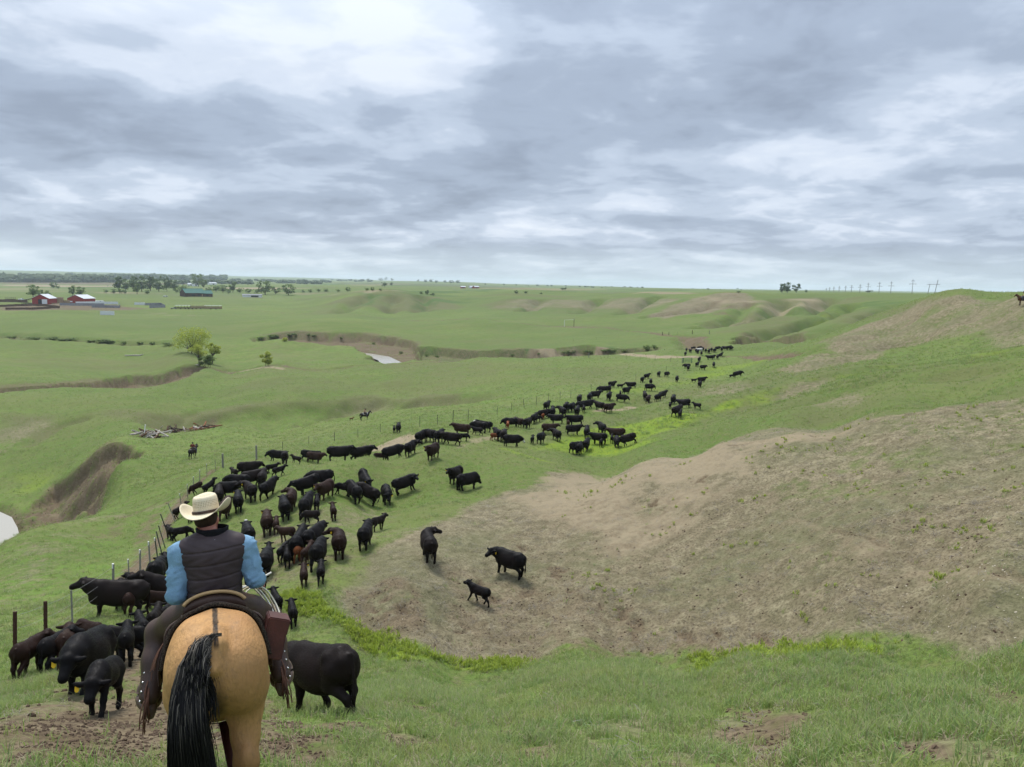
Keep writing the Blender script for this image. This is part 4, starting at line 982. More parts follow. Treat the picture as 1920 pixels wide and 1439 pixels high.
# ---------------------------------------------------------------- the herd, one animal per row
# (photo column, photo row of the hooves, heading from straight away (clockwise), pose, coat, tagged ear, extra)
HERD = {
 'left of the buckskin horse': [
  (48,1272,24,'c_right','n',1,'dark reddish brown calf with yellow tag, leftmost animal beside the steel fence posts'),
  (97,1262,22,'c_right','k',0,'black calf walking away between the leftmost brown calf and the big black cow'),
  (126,1256,6,'c_walk','n',0,'red-brown calf half hidden behind the big black cow left of the horse'),
  (162,1295,-158,'low','k',2,'large black cow with lowered head behind the calf facing the camera',dict(s=.9)),
  (192,1340,-163,'c_low','k',2,'black calf facing the camera, head down, yellow tag, nearest of the left bunch'),
  (192,1215,-84,'stand','b',2,'large black cow with reddish flank facing left behind the fence-side bunch',dict(d=28)),
  (208,1228,-60,'c_low','k',0,'black calf standing sideways just behind the big cow left of the horse',dict(d=21)),
  (146,1225,150,'c_low','n',3,'dark brown calf with yellow-green tags peeping over the left bunch',dict(d=23)),
  (238,1246,4,'c_stand','k',0,'black calf seen from behind, second nearest left of the rider boot'),
  (269,1211,-8,'c_walk','k',0,'black calf walking away on the dirt path left of the rider knee'),
  (290,1194,12,'c_stand','b',0,'dark calf seen from behind close to the rider left knee'),
  (312,1186,15,'c_walk','k',0,'black calf mostly hidden behind the rider left thigh'),
  (247,1156,18,'c_left','n',1,'dark brown calf with yellow tag left of the long black cow'),
  (291,1152,82,'c_walk','n',2,'dark brown calf side-on facing right in front of the long black cow'),
  (305,1144,-86,'stand','b',0,'long black cow facing left at the rider left elbow'),
  (226,1140,4,'c_stand','b',0,'dark calf seen from behind beside the white-topped fence post'),
  (243,1124,10,'c_walk','n',0,'brownish calf behind the muzzle of the long black cow'),
  (258,1120,-30,'c_stand','k',0,'black calf just above the head of the long black cow'),
  (277,1115,10,'stand','k',1,'black cow with yellow tag looking away above the long black cow',dict(d=36)),
  (315,1074,-10,'c_stand','k',0,'black calf against the rider left upper arm'),
 ],
 'around the rider': [
  (320,1012,-12,'c_stand','b',0,'brown-black calf by the leaning fence posts left of the vest collar'),
  (341,1013,84,'c_low','k',0,'black calf side-on left of the vest collar'),
  (342,968,60,'c_stand','b',0,'dark calf behind the left end of the hat brim'),
  (357,978,5,'c_stand','n',0,'dark brown calf hidden behind the straw hat crown'),
  (466,1026,-5,'stand','k',0,'black cow with white poll seen from behind, right of the vest collar',dict(poll=1)),
  (501,1002,0,'stand','n',1,'dark brown cow with orange tag seen from behind beside a brown calf'),
  (518,1001,2,'c_stand','n',0,'small brown calf at the right hip of the dark brown cow'),
  (491,1113,-5,'c_walk','k',0,'black calf seen from behind just below the rider right hand'),
  (498,1080,8,'walk','k',0,'black cow seen from behind at the rider right elbow'),
  (503,1056,5,'c_stand','k',0,'black calf just above the rider right elbow'),
  (465,1097,0,'c_walk','k',0,'black calf mostly hidden behind the rider right sleeve'),
  (519,1149,-12,'c_walk','k',0,'black calf trotting away right of the coiled rope'),
  (549,1173,-4,'c_walk','k',0,'black calf seen from behind right of the saddlebag'),
  (618,1342,-36,'walk','b',0,'large black cow with brown sheen right behind the buckskin horse',dict(s=.93)),
 ],
 'in the middle bunch': [
  (541,1016,-50,'c_stand','n',0,'small dark brown calf touching the black cow above the orange calf'),
  (561,1043,14,'stand','k',0,'blue-black cow seen from behind standing over the orange calf'),
  (531,1052,20,'c_right','k',2,'black calf with orange tag left of the orange calf'),
  (539,1063,0,'c_stand','k',0,'small black calf seen from behind below the tagged black calf'),
  (561,1051,14,'c_walk','r',0,'bright orange-red calf in the middle bunch'),
  (576,1056,20,'c_stand','n',0,'brown calf right beside the orange-red calf'),
  (589,1030,28,'walk','k',0,'black cow partly hidden behind the cow whose calf follows'),
  (597,1063,10,'walk','k',0,'black cow seen from behind with a black calf at its heels'),
  (636,1044,0,'left','n',1,'brown cow seen from behind turning its black head left'),
  (570,1099,0,'c_walk','n',2,'brown calf with yellow tag trailing below the middle bunch'),
  (602,1093,2,'c_walk','k',0,'black calf trailing behind the black cow of the middle bunch'),
  (685,1027,10,'stand','k',0,'black cow with ears out walking away beside a brown calf'),
  (708,996,40,'c_stand','b',0,'brown-black calf right of the black cow with ears out'),
  (585,983,-60,'c_low','b',0,'small dark calf walking left below the black calf'),
  (625,975,-4,'c_stand','n',0,'lone brown calf seen from behind, right of the small dark calf'),
  (594,959,2,'c_stand','k',0,'small black calf seen from behind beside a black cow'),
  (575,967,14,'walk','k',0,'black cow with swinging tail left of the small black calf'),
  (534,973,-5,'stand','k',0,'round black cow seen from behind with a white ear spot'),
  (546,956,10,'left','n',0,'dark brown cow behind the round black cow'),
 ],
 'on the trampled slope': [
  (803,1047,-10,'right','b',0,'brown-black cow at the edge of the bare slope looking right'),
  (955,1079,-50,'left','k',1,'black cow with yellow tag standing uphill on the bare brown slope'),
  (897,1132,-56,'c_walk','k',0,'black calf striding up the bare brown slope'),
 ],
 'above the straw hat': [
  (374,925,-78,'c_low','n',0),(396,922,55,'c_stand','k',0),(411,945,2,'stand','b',0),(430,934,-58,'low','k',0),(423,971,12,'walk','n',0),
  (447,958,0,'stand','k',1),(469,938,-16,'left','b',1),(446,918,-74,'low','k',0),(473,912,60,'walk','b',0),(492,912,8,'stand','b',0),
  (505,931,32,'walk','k',0),(440,897,-22,'c_walk','b',0),(465,894,68,'walk','b',0),(510,887,68,'c_walk','k',0),(524,893,66,'c_walk','k',0),
 ],
 'in the bunch facing the drive': [
  (580,925,-112,'stand','k',2),(610,935,-150,'stand','n',2),(603,913,-76,'low','k',0,None,dict(white=1)),(640,928,-84,'c_low','k',2),(662,939,-22,'low','k',0),
  (683,916,165,'stand','k',2),(684,941,-58,'low','b',0),(725,945,174,'low','k',1),(763,924,74,'right','k',1),
  (853,906,-152,'stand','b',2),(878,919,58,'graze','k',0),(861,917,10,'c_stand','k',0),
 ],
 'along the knoll crest': [
  (519,866,-78,'low','k',0),(534,871,4,'stand','b',0),(555,869,-60,'c_stand','b',0),(578,865,86,'stand','k',0),(588,869,76,'stand','n',0),
  (634,858,86,'stand','k',0,None,dict(d=66)),(679,853,84,'walk','k',0,None,dict(d=68)),(712,846,80,'c_low','n',0,None,dict(d=70)),(741,842,84,'low','k',0,None,dict(d=70)),
  (770,854,24,'right','k',0),(811,861,-156,'stand','n',2),
 ],
 'by the pale cattle path': [
  (739,812,0,'c_stand','k',0),(747,812,2,'stand','k',0),(790,832,28,'right','k',0),(808,829,-30,'low','k',0),(823,831,18,'stand','k',0),(845,834,-84,'walk','b',0),(869,828,60,'c_low','k',0),
  (865,816,-84,'stand','n',0),(907,809,-84,'stand','k',0,None,dict(white=1)),(898,811,-70,'low','k',0),(894,816,-80,'c_walk','k',0),(933,826,-20,'stand','k',0),(944,828,6,'walk','b',0),(928,827,70,'c_low','r',0),
 ],
 'spread along the wire fence': [
  (960,838,80,'low','k',0,None,dict(white=1)),(957,802,-80,'low','k',0),(952,805,0,'c_stand','r',0),(974,802,-30,'stand','n',0,None,dict(white=1)),(988,804,20,'stand','b',0),
  (1002,794,18,'stand','k',0),(1008,792,60,'c_low','k',0),(1022,785,66,'low','b',0),(1018,787,10,'c_stand','r',0),(1036,782,0,'stand','k',0),(1025,770,18,'stand','k',0),
  (1054,781,-20,'left','k',0),(1061,773,8,'stand','k',0),(1044,795,-82,'stand','k',0),(1072,773,20,'low','k',0),(1082,780,8,'stand','k',0),(1089,769,40,'low','k',0),(1102,767,60,'walk','k',0),
  (1094,774,0,'c_stand','k',0),(1065,800,-10,'c_stand','n',0),(1079,798,-98,'stand','k',0),
 ],
 'in the yellow-green bowl': [
  (1029,814,74,'stand','n',0),(1075,816,76,'stand','k',0),(998,833,5,'c_stand','k',0),(1014,832,18,'low','k',0),(1043,826,-24,'left','k',0),(1100,821,2,'stand','k',0),
  (1123,833,-76,'stand','k',0),(1127,837,10,'c_low','k',0),(1128,813,-20,'left','k',0),(1077,851,30,'low','k',0),(1086,852,8,'stand','k',0),(1099,845,10,'walk','k',0),
  (1157,824,-80,'stand','n',0),(1156,839,176,'low','k',0),(1147,831,0,'c_stand','k',0),(1181,836,-86,'low','b',0),
 ],
 'strung out past the bowl': [
  (1086,757,8,'stand','b',0),(1105,753,6,'stand','k',0),(1117,748,58,'stand','k',0),(1124,770,-45,'stand','b',0),(1141,774,40,'stand','n',0),(1142,751,10,'walk','k',0),(1165,754,88,'low','k',0),
  (1131,737,-80,'low','k',0),(1142,736,10,'stand','k',0),(1147,728,40,'stand','k',0),(1163,729,84,'c_walk','k',0),(1184,729,-82,'stand','k',0),(1174,740,40,'stand','k',0),(1163,744,0,'c_stand','k',0),
  (1209,750,-6,'stand','b',0),(1215,756,10,'walk','n',0),(1234,753,30,'stand','k',0),(1243,747,40,'stand','k',0),
 ],
 'below the brown spur': [
  (1262,759,4,'stand','k',0),(1256,767,0,'c_stand','k',0),(1284,766,-60,'stand','k',0),(1269,780,30,'walk','b',0),(1275,784,10,'c_stand','k',0),(1307,768,-60,'c_stand','k',0),
  (1316,718,70,'stand','k',0),(1312,727,10,'walk','b',0),(1301,718,70,'c_walk','k',0),(1373,709,70,'c_walk','k',0),(1385,707,84,'low','k',0),
 ],
 'nearing the green gate': [
  (1204,718,10,'walk','k',0),(1213,711,40,'stand','k',0),(1220,722,0,'stand','k',0),(1217,733,60,'low','k',0),(1235,707,10,'walk','k',0),(1250,707,30,'low','k',0),(1269,717,2,'stand','k',0),
  (1288,691,-70,'low','k',0),(1290,695,0,'walk','k',0),(1307,688,20,'stand','k',0),(1311,679,10,'stand','k',0),(1318,694,50,'walk','k',0),(1338,689,0,'stand','k',0),
 ],
 'in the farthest bunch': [
  (1331,675,-70,'stand','k',0),(1337,674,30,'walk','k',0),(1345,674,0,'stand','k',0),(1352,670,40,'walk','k',0),(1285,668,4,'walk','k',0),(1294,662,-20,'stand','k',0),(1287,660,0,'stand','k',0),(1315,667,0,'walk','b',0),
  (1300,656,70,'low','k',0),(1305,662,0,'stand','k',0),(1308,664,10,'stand','k',0),(1312,656,60,'low','k',0),(1318,659,0,'stand','k',0),(1323,662,0,'walk','k',0),(1329,663,10,'stand','k',0),(1334,660,0,'walk','k',0),
  (1340,661,20,'stand','k',0),(1346,657,60,'low','k',0),(1353,659,4,'stand','k',0),(1360,657,-60,'walk','k',0),(1366,656,50,'stand','k',0),(1371,657,30,'low','k',0),(1312,661,-70,'stand','p',0),
 ],
}
ORD = ['first','second','third','fourth','fifth','sixth','seventh','eighth','ninth','tenth','eleventh','twelfth','thirteenth','fourteenth','fifteenth','sixteenth','seventeenth','eighteenth','nineteenth','twentieth','twenty-first','twenty-second','twenty-third','twenty-fourth']
COATW = {'k': 'black', 'b': 'black-brown', 'n': 'brown', 'r': 'red', 'p': 'pale grey'}
def build_herd():
    for place, rows in HERD.items():
        order = sorted(range(len(rows)), key=lambda i: rows[i][0])
        for n, i in enumerate(order):
            r = rows[i]; u, v, h, pose, coat, tg = r[:6]
            lab = r[6] if len(r) > 6 else None; ex = r[7] if len(r) > 7 else {}
            o = put_cow(u, v, h, pose, coat, tg, d=ex.get('d'), white=ex.get('white', 0), s=ex.get('s', 1.0))
            calf = pose.startswith('c_')
            if not lab:
                hh = (h + 180) % 360 - 180
                view = 'seen from behind' if abs(hh) < 50 else ('facing right' if 50 <= hh < 130 else 'facing left' if -130 < hh <= -50 else 'facing the camera')
                nth = 'leftmost' if n == 0 else ('rightmost' if n == len(rows) - 1 else ORD[n] + ' from left')
                lab = '%s %s %s%s %s, %s' % (COATW[coat], 'calf' if calf else 'cow', 'with white face ' if ex.get('white') else '', view, place, nth)
            tag(o, lab, 'calf' if calf else 'cow', 'cattle being driven along the valley')
            if ex.get('poll'):
                bm = bmesh.new(); bmesh.ops.create_icosphere(bm, subdivisions=2, radius=0.095, matrix=Matrix.Translation((1.10, 0, 1.42)) @ Matrix.Diagonal((0.9, 1.1, 0.5, 1)))
                p = from_bm('white_poll', bm, Mat('white_hair').done((0.62, 0.60, 0.55), 0.8), o, True)
build_herd()
# ---------------------------------------------------------------- horses, saddles, riders
from mathutils.bvhtree import BVHTree
def horse_body(neck_pitch=0.75, head_pitch=-0.85, gait=0.35, neck_yaw=0.0, lf=0.0):
    B = Body(0.12)
    fw = lambda pts: [((p[0] + lf * (.92 - p[2]), p[1], p[2]), r) for p, r in pts]      # legs stay plumb on a slope
    B.ell((0.05, 0, 1.09), (0.74, 0.32, 0.36)); B.ell((0.52, 0, 1.10), (0.34, 0.28, 0.38)); B.ell((0.70, 0, 1.02), (0.20, 0.22, 0.24))
    B.cone((0.46, 0, 1.38), (0.05, 0, 1.30), 0.12, 0.15); B.cone((0.05, 0, 1.30), (-0.45, 0, 1.36), 0.15, 0.15)
    B.ell((-0.55, 0, 1.17), (0.40, 0.285, 0.30))
    for sg in (1, -1):
        B.ell((-0.54, 0.128 * sg, 1.22), (0.36, 0.165, 0.265), k=0.05); B.ell((-0.66, 0.145 * sg, 1.14), (0.28, 0.160, 0.25), k=0.05); B.ell((-0.28, 0.225 * sg, 1.34), (0.07, 0.05, 0.06), k=0.09); B.ell((-0.885, 0.095 * sg, 1.16), (0.06, 0.075, 0.13), k=0.06); B.ell((-0.72, 0.145 * sg, 1.12), (0.20, 0.140, 0.23), k=0.045)
        B.ell((-0.44, 0.19 * sg, 1.00), (0.22, 0.11, 0.20), k=0.10)
        q = -gait * 0.6 * sg; x = -0.62
        hk = (x - 0.20 + 0.2 * q, 0.155 * sg, 0.56); ft = (x - 0.16 + 0.34 * q, 0.15 * sg, 0.15)
        B.chain(fw([((x, 0.160 * sg, 1.02), 0.150), ((x + 0.02, 0.160 * sg, 0.86), 0.104), ((x - 0.03, 0.158 * sg, 0.72), 0.084), (hk, 0.072), ((hk[0] + .02, hk[1], 0.46), 0.056), (ft, 0.054), ((ft[0] + .05, ft[1], 0.075), 0.055), ((ft[0] + .07, ft[1], 0.035), 0.072)]), k=0.05)
        B.ell((hk[0] - .05 + lf * .33, hk[1], hk[2] + .05), (.05, .04, .07), k=.04)
        p = gait * sg; x = 0.50
        B.chain(fw([((x, 0.17 * sg, 0.92), 0.15), ((x + .02 + .1 * p, 0.16 * sg, 0.70), 0.088), ((x + .2 * p, 0.15 * sg, 0.50), 0.066), ((x + .25 * p, 0.15 * sg, 0.40), 0.048), ((x + .34 * p, 0.15 * sg, 0.15), 0.050), ((x + .06 + .34 * p, 0.15 * sg, 0.035), 0.070)]), k=0.05)
    c, s_ = math.cos(neck_pitch), math.sin(neck_pitch)
    nb = np.array((0.62, 0, 1.22)); nd = np.array((c * math.cos(neck_yaw), c * math.sin(neck_yaw), s_)); hd = nb + nd * 0.72
    B.chain([(nb, 0.25), (nb + nd * .36, 0.185), (hd, 0.125)])
    hv = np.array((math.cos(head_pitch) * math.cos(neck_yaw), math.cos(head_pitch) * math.sin(neck_yaw), math.sin(head_pitch))); mz = hd + hv * 0.50
    B.cone(hd + hv * .03, hd + hv * .28, 0.125, 0.088, 0.05); B.cone(hd + hv * .28, mz, 0.08, 0.068, 0.05); B.ell(hd + hv * .12 - np.array((0, 0, .06)), (.11, .06, .09), k=.05)
    for sg in (1, -1): B.cone(hd + np.array((0, .055 * sg, .10)), hd + np.array((.02, .075 * sg, .23)), 0.038, 0.012, 0.02)
    B.chain([((-0.80, 0, 1.38), 0.07), ((-0.91, 0, 1.335), 0.05), ((-0.97, 0.015, 1.20), 0.035)], k=0.05)
    return B, nb, nd, hd, hv
def horse_coat(name, base, shade, legs, stripe=True):
    M = Mat(name)
    co = M.coord(); sp = M.nd('ShaderNodeSeparateXYZ'); M.L.new(co, sp.inputs[0]); x, y, z = sp.outputs
    nz = M.noise(2.2, 4, 0.6); hair = M.noise(70, 3, 0.6, stretch=(0.5, 1, 0.4)); mot = M.noise(6.0, 4, 0.6)
    ay = M.math('ABSOLUTE', y)
    c = M.mix(M.rng(nz, 0.38, 0.66), base, shade)
    c = M.mix(M.rng(mot, 0.48, 0.66, 0, 0.6), c, tuple(v * 0.66 for v in base))
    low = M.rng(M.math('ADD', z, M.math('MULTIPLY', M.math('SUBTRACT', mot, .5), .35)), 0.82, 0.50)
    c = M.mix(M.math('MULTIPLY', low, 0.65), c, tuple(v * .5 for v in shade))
    c = M.mix(M.rng(M.math('ADD', z, M.math('MULTIPLY', M.math('SUBTRACT', mot, .5), .3)), 0.58, 0.34), c, legs)
    # dark skin between the buttocks
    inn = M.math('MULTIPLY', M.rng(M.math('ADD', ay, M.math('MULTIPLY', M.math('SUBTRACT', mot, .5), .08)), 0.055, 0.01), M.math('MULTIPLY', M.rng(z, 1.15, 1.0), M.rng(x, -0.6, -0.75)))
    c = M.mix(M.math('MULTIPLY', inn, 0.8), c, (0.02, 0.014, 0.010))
    if stripe:
        wob = M.math('MULTIPLY', M.math('SUBTRACT', M.noise(9, 3, .6), .5), 0.02)
        st = M.math('MULTIPLY', M.rng(M.math('ADD', ay, wob), 0.020, 0.011), M.rng(z, 1.30, 1.34))
        c = M.mix(st, c, (0.018, 0.012, 0.008))
    c = M.mix(M.rng(hair, 0.42, 0.68, 0, 0.38), c, tuple(v * 0.5 for v in base))
    c = M.mix(M.rng(M.noise(14, 5, .7), .54, .70, 0, .5), c, (.16, .105, .06))      # dried mud and dust
    M.bump(M.math('ADD', M.math('MULTIPLY', hair, 0.7), M.math('MULTIPLY', mot, 1.2)), 0.35, 0.03)
    return M.done(c, 0.58, 0.15)
def strand_tail(parent, n, seed, cols, sway, length, root=(-0.905, 0.0, 1.39), spread=0.072, segs=12, w=0.0036):
    """tail of separate hair strands; cols = (tip dark, upper light)"""
    R = random.Random(seed); vs, fs, cs = [], [], []
    for i in range(n):
        t0 = R.random() ** 0.8                              # where along the dock the strand grows
        ang = R.uniform(-1.5, 1.5); ry = math.sin(ang) * 0.035; out = 0.02 + 0.035 * math.cos(ang)
        p0 = Vector((root[0] - 0.03 * t0 - out * .6 * (1 - t0 * .3), root[1] + ry + 0.02 * t0, root[2] - 0.17 * t0 + out * .3))
        L = length * R.uniform(0.72, 1.05) * (1 - 0.18 * t0); off = R.gauss(0, 1)
        off = max(-1.7, min(1.7, off)); yk = sway; yo = off * spread * 0.62; short = R.random() < 0.16
        if short: L *= R.uniform(0.2, 0.45)
        ph = R.uniform(0, 6.3); gray = R.random(); bulge = R.uniform(0.03, 0.12)
        pts = []
        for k in range(segs + 1):
            s = k / segs
            y = p0.y + (yk * (1 - (1 - s) ** 8) + yo * (1 - (1 - s) ** 5) - .05 * s * s) * (1.0 if not short else .7) + 0.012 * math.sin(ph + s * 7) * s + 0.022 * math.sin(1.2 + s * 6 + off * .6) * s
            x = p0.x - bulge * math.sin(min(1, s * 1.6) * math.pi) * .8 - 0.03 * s + 0.010 * math.cos(ph + s * 5) * s
            z = p0.z + 0.035 * math.sin(min(1, s * 4) * math.pi) * (1 - t0) - L * s
            pts.append(Vector((x, y, z)))
        b = len(vs)
        for k, p in enumerate(pts):
            s = k / segs; r = w * R.uniform(.85, 1.1) * (1.0 - 0.75 * s ** 3) * (1 if k < segs else .2)
            for a in range(3):
                th = ph + a * 2.094; vs.append((p.x + r * math.cos(th), p.y + r * math.sin(th), p.z))
                m = max(0.0, 1 - s / (0.14 + 0.40 * gray * gray)) * (0.15 + 1.1 * gray)
                m = min(1, m); cs.append([cols[0][q] * (1 - m) + cols[1][q] * m for q in range(3)])
        for k in range(segs):
            for a in range(3):
                q = b + k * 3; fs.append((q + a, q + (a + 1) % 3, q + 3 + (a + 1) % 3, q + 3 + a))
    me = bpy.data.meshes.new('tail'); me.from_pydata(vs, [], fs); me.polygons.foreach_set('use_smooth', np.ones(len(fs), bool))
    paint(me, 'hair', np.array(cs, np.float32))
    return link('tail', me, parent, HAIR)
def hair_material():
    M = Mat('horse_hair'); at = M.nd('ShaderNodeAttribute', attribute_name='hair')
    return M.done(at.outputs['Color'], 0.5, 0.25)
HAIR = hair_material()
def leather(name, col, rough=0.5, dark=0.5):
    M = Mat(name); nz = M.noise(7, 5, 0.6); fn = M.noise(90, 3, 0.6)
    c = M.mix(M.rng(nz, 0.35, 0.68), col, tuple(v * dark for v in col)); c = M.mix(M.rng(fn, .5, .8, 0, .35), c, tuple(v * 1.5 for v in col))
    M.bump(M.math('ADD', fn, nz), 0.2, 0.01); return M.done(c, rough, 0.3)
LEA_DARK = leather('dark_brown_leather', (0.060, 0.032, 0.022)); LEA_RED = leather('oxblood_leather', (0.085, 0.026, 0.020), 0.45)
LEA_TAN = leather('rawhide', (0.42, 0.27, 0.12), 0.45, 0.7); LEA_CHAP = leather('chap_leather', (0.062, 0.036, 0.028), 0.5, 0.7); LEA_FR = leather('fringe_leather', (0.115, 0.046, 0.024), 0.6)
LEA_STIR = leather('worn_stirrup_leather', (0.13, 0.085, 0.065), 0.35, 0.6)
STEEL = Mat('polished_steel').done((0.6, 0.6, 0.6), 0.3, 0.5, 1.0)
def felt_material():
    M = Mat('woven_saddle_pad'); nz = M.noise(120, 3, .7); c = M.mix(M.rng(nz, .4, .65), (0.016, 0.013, 0.011), (0.075, 0.058, 0.042)); M.bump(nz, .6, .01); return M.done(c, .95, .1)
FELT = felt_material()
def cloth(name, col, vary=0.75, scale=14, rough=0.85, bump=0.25):
    M = Mat(name); nz = M.noise(scale, 5, .6); wv = M.noise(260, 2, .5)
    c = M.mix(M.rng(nz, .35, .68), col, tuple(v * vary for v in col)); c = M.mix(M.rng(wv, .5, .8, 0, .25), c, tuple(min(1, v * 1.3) for v in col)); M.bump(M.math('ADD', nz, M.math('MULTIPLY', wv, .2)), bump, .02); return M.done(c, rough, .15)
DENIM = cloth('light_blue_denim', (0.205, 0.350, 0.490), 0.74, 11, .9, .7); VEST = cloth('charcoal_quilted_nylon', (0.060, 0.044, 0.046), 0.7, 5, .48); VEST_IN = cloth('black_fleece', (0.008, 0.008, 0.010), .7, 30)
def skin_material():
    M = Mat('skin'); nz = M.noise(18, 4, .6); c = M.mix(M.rng(nz, .35, .7), (0.44, 0.190, 0.125), (0.34, 0.120, 0.080)); M.bump(nz, .1, .01); M.b.inputs['Subsurface Weight'].default_value = .08; return M.done(c, .5, .35)
SKIN = skin_material()
HAIRC = cloth('brown_hair', (0.045, 0.026, 0.016), .6, 60)
def straw_material():
    M = Mat('woven_straw'); co = M.coord(); sp = M.nd('ShaderNodeSeparateXYZ'); M.L.new(co, sp.inputs[0]); x, y, z = sp.outputs
    wv = M.nd('ShaderNodeTexWave', wave_type='BANDS', bands_direction='Z'); M.L.new(co, wv.inputs[0]); wv.inputs['Scale'].default_value = 55; wv.inputs['Distortion'].default_value = 1.5
    nz = M.noise(160, 3, .6)
    c = M.mix(M.rng(nz, .35, .65), (0.70, 0.62, 0.45), (0.56, 0.47, 0.31)); c = M.mix(M.math('MULTIPLY', wv.outputs[1], .18), c, (0.45, 0.36, 0.22))
    # vent weave: small dark openings in a band round the crown
    ang = M.math('ARCTAN2', y, x); a = M.math('MULTIPLY', ang, 9.0)
    f1 = M.math('SINE', M.math('MULTIPLY', M.math('ADD', a, M.math('MULTIPLY', z, 95.0)), 3.0)); f2 = M.math('SINE', M.math('MULTIPLY', M.math('SUBTRACT', a, M.math('MULTIPLY', z, 95.0)), 3.0))
    hole = M.math('GREATER_THAN', M.math('MULTIPLY', f1, f2), 0.42); band = M.math('MULTIPLY', M.math('GREATER_THAN', z, 0.045), M.math('LESS_THAN', z, 0.092))
    rr = M.math('LESS_THAN', M.math('ADD', M.math('MULTIPLY', x, x), M.math('MULTIPLY', y, y)), 0.0128)
    c = M.mix(M.math('MULTIPLY', M.math('MULTIPLY', hole, band), M.math('MULTIPLY', rr, 0.8)), c, (0.14, 0.085, 0.045))
    M.bump(M.math('ADD', nz, wv.outputs[1]), .3, .004); return M.done(c, .7, .2)
STRAW = straw_material()

def hat(parent, loc, rot, mat, band_mat, s=1.0, fine=True):
    n, rings = (64, 9) if fine else (20, 5)
    bm = bmesh.new()
    def ring(fn): return [bm.verts.new(fn(2 * math.pi * k / n)) for k in range(n)]
    rows = []
    prof = [(1.0, 0.0), (1.0, .02), (.99, .05), (.965, .085), (.92, .112), (.84, .126)]
    a0, b0 = 0.108, 0.092
    for i in range(rings + 1):           # brim from edge to crown
        t = 1 - i / rings
        def f(p, t=t):
            cx, sy = math.cos(p), math.sin(p)
            ox, oy = 0.215, 0.185
            x = (a0 + (ox - a0) * t) * cx; y = (b0 + (oy - b0) * t) * sy
            curl = 0.088 * abs(sy) ** 2.6 * t ** 1.7; pinch = 1 - 0.10 * abs(sy) ** 3 * t ** 2
            dip = -0.022 * (cx * cx) ** 1.5 * t ** 1.3
            return (x, y * pinch, curl + dip)
        rows.append(ring(f))
    for sc, z in prof:
        rows.append(ring(lambda p, sc=sc, z=z: (a0 * sc * math.cos(p) * (1 - .02), b0 * sc * math.sin(p) * (1 - .02), z + 0.008 * math.cos(p) * (z / .126))))
    for sc, dz in ((.70, .006), (.5, -.012), (.25, -.028)):      # creased top
        rows.append(ring(lambda p, sc=sc, dz=dz: (a0 * sc * 1.02 * math.cos(p), b0 * sc * .9 * math.sin(p), .128 + dz + .010 * (math.cos(p)) - .004 * abs(math.sin(p)))))
    for r0, r1 in zip(rows[:-1], rows[1:]):
        for k in range(n): bm.faces.new((r0[k], r0[(k+1) % n], r1[(k+1) % n], r1[k]))
    bm.faces.new(rows[-1])
    o = from_bm('hat', bm, mat, parent, True); o.location = loc; o.rotation_euler = rot; o.scale = (s, s, s)
    md = o.modifiers.new('thick', 'SOLIDIFY'); md.thickness = 0.004
    bm = bmesh.new()
    pts = [((a0 + .003) * math.cos(t), (b0 + .003) * math.sin(t), .010) for t in [2 * math.pi * k / 40 for k in range(41)]]
    tube(bm, pts, .0055, 6, False); tube(bm, [(p[0] * 1.005, p[1] * 1.005, .019) for p in pts], .0035, 6, False)
    from_bm('hat_band', bm, band_mat, o, True)
    return o

def drape(bvh, x0, x1, a0, a1, off, nx, na, cz=1.08, edge=0.0):
    """sheet lying on a horse's back: casts out from the spine axis at every station"""
    rows = []
    for i in range(nx + 1):
        x = x0 + (x1 - x0) * i / nx; row = []
        for j in range(na + 1):
            a = a0 + (a1 - a0) * j / na; d = Vector((0, math.sin(a), math.cos(a)))
            hit = bvh.ray_cast(Vector((x, 0, cz)) + d * 1.2, -d, 2.0)
            r = (hit[0] - Vector((x, 0, cz))).length if hit[0] else .33
            row.append(Vector((x, 0, cz)) + d * (r + off))
        rows.append(row)
    return rows
def sheet(name, rows, mat, parent, thick):
    bm = bmesh.new(); g = [[bm.verts.new(p) for p in r] for r in rows]
    for r0, r1 in zip(g[:-1], g[1:]):
        for k in range(len(r0) - 1): bm.faces.new((r0[k], r0[k+1], r1[k+1], r1[k]))
    o = from_bm(name, bm, mat, parent, True); md = o.modifiers.new('thick', 'SOLIDIFY'); md.thickness = thick; md.offset = 1.0
    if sum((f.normal.z for f in o.data.polygons)) < 0: o.data.flip_normals()
    return o

def make_horse(name, coat, tail_cols, h=0.03, strands=120, sway=0.05, tail_len=1.0, mane_col=(0.02, 0.015, 0.012), **pose):
    root = empty(name)
    B, nb, nd, hd, hv = horse_body(**pose)
    me = B.mesh('horse_body', h, 2)
    body = link('body', me, root, coat)
    strand_tail(root, strands, 5, tail_cols, sway, tail_len, w=0.0029 if strands > 500 else 0.012, segs=12 if strands > 500 else 5)
    bm = bmesh.new()                                        # mane: locks along the crest
    R = random.Random(3)
    for k in range(26):
        t = k / 25; p = Vector(nb + nd * (0.05 + 0.66 * t)) + Vector((-.02, 0, 0.20 - 0.08 * t)); sd = 1
        tube(bm, bez(p, p + Vector((0, .10 * sd, .03)), p + Vector((R.uniform(-.04, .04), .15 * sd, -.20)), 5), [.03, .035, .03, .02, .004], 5, True, .5)
    from_bm('mane', bm, Mat('mane_' + name).done(mane_col, .6), root, True)
    return root, me
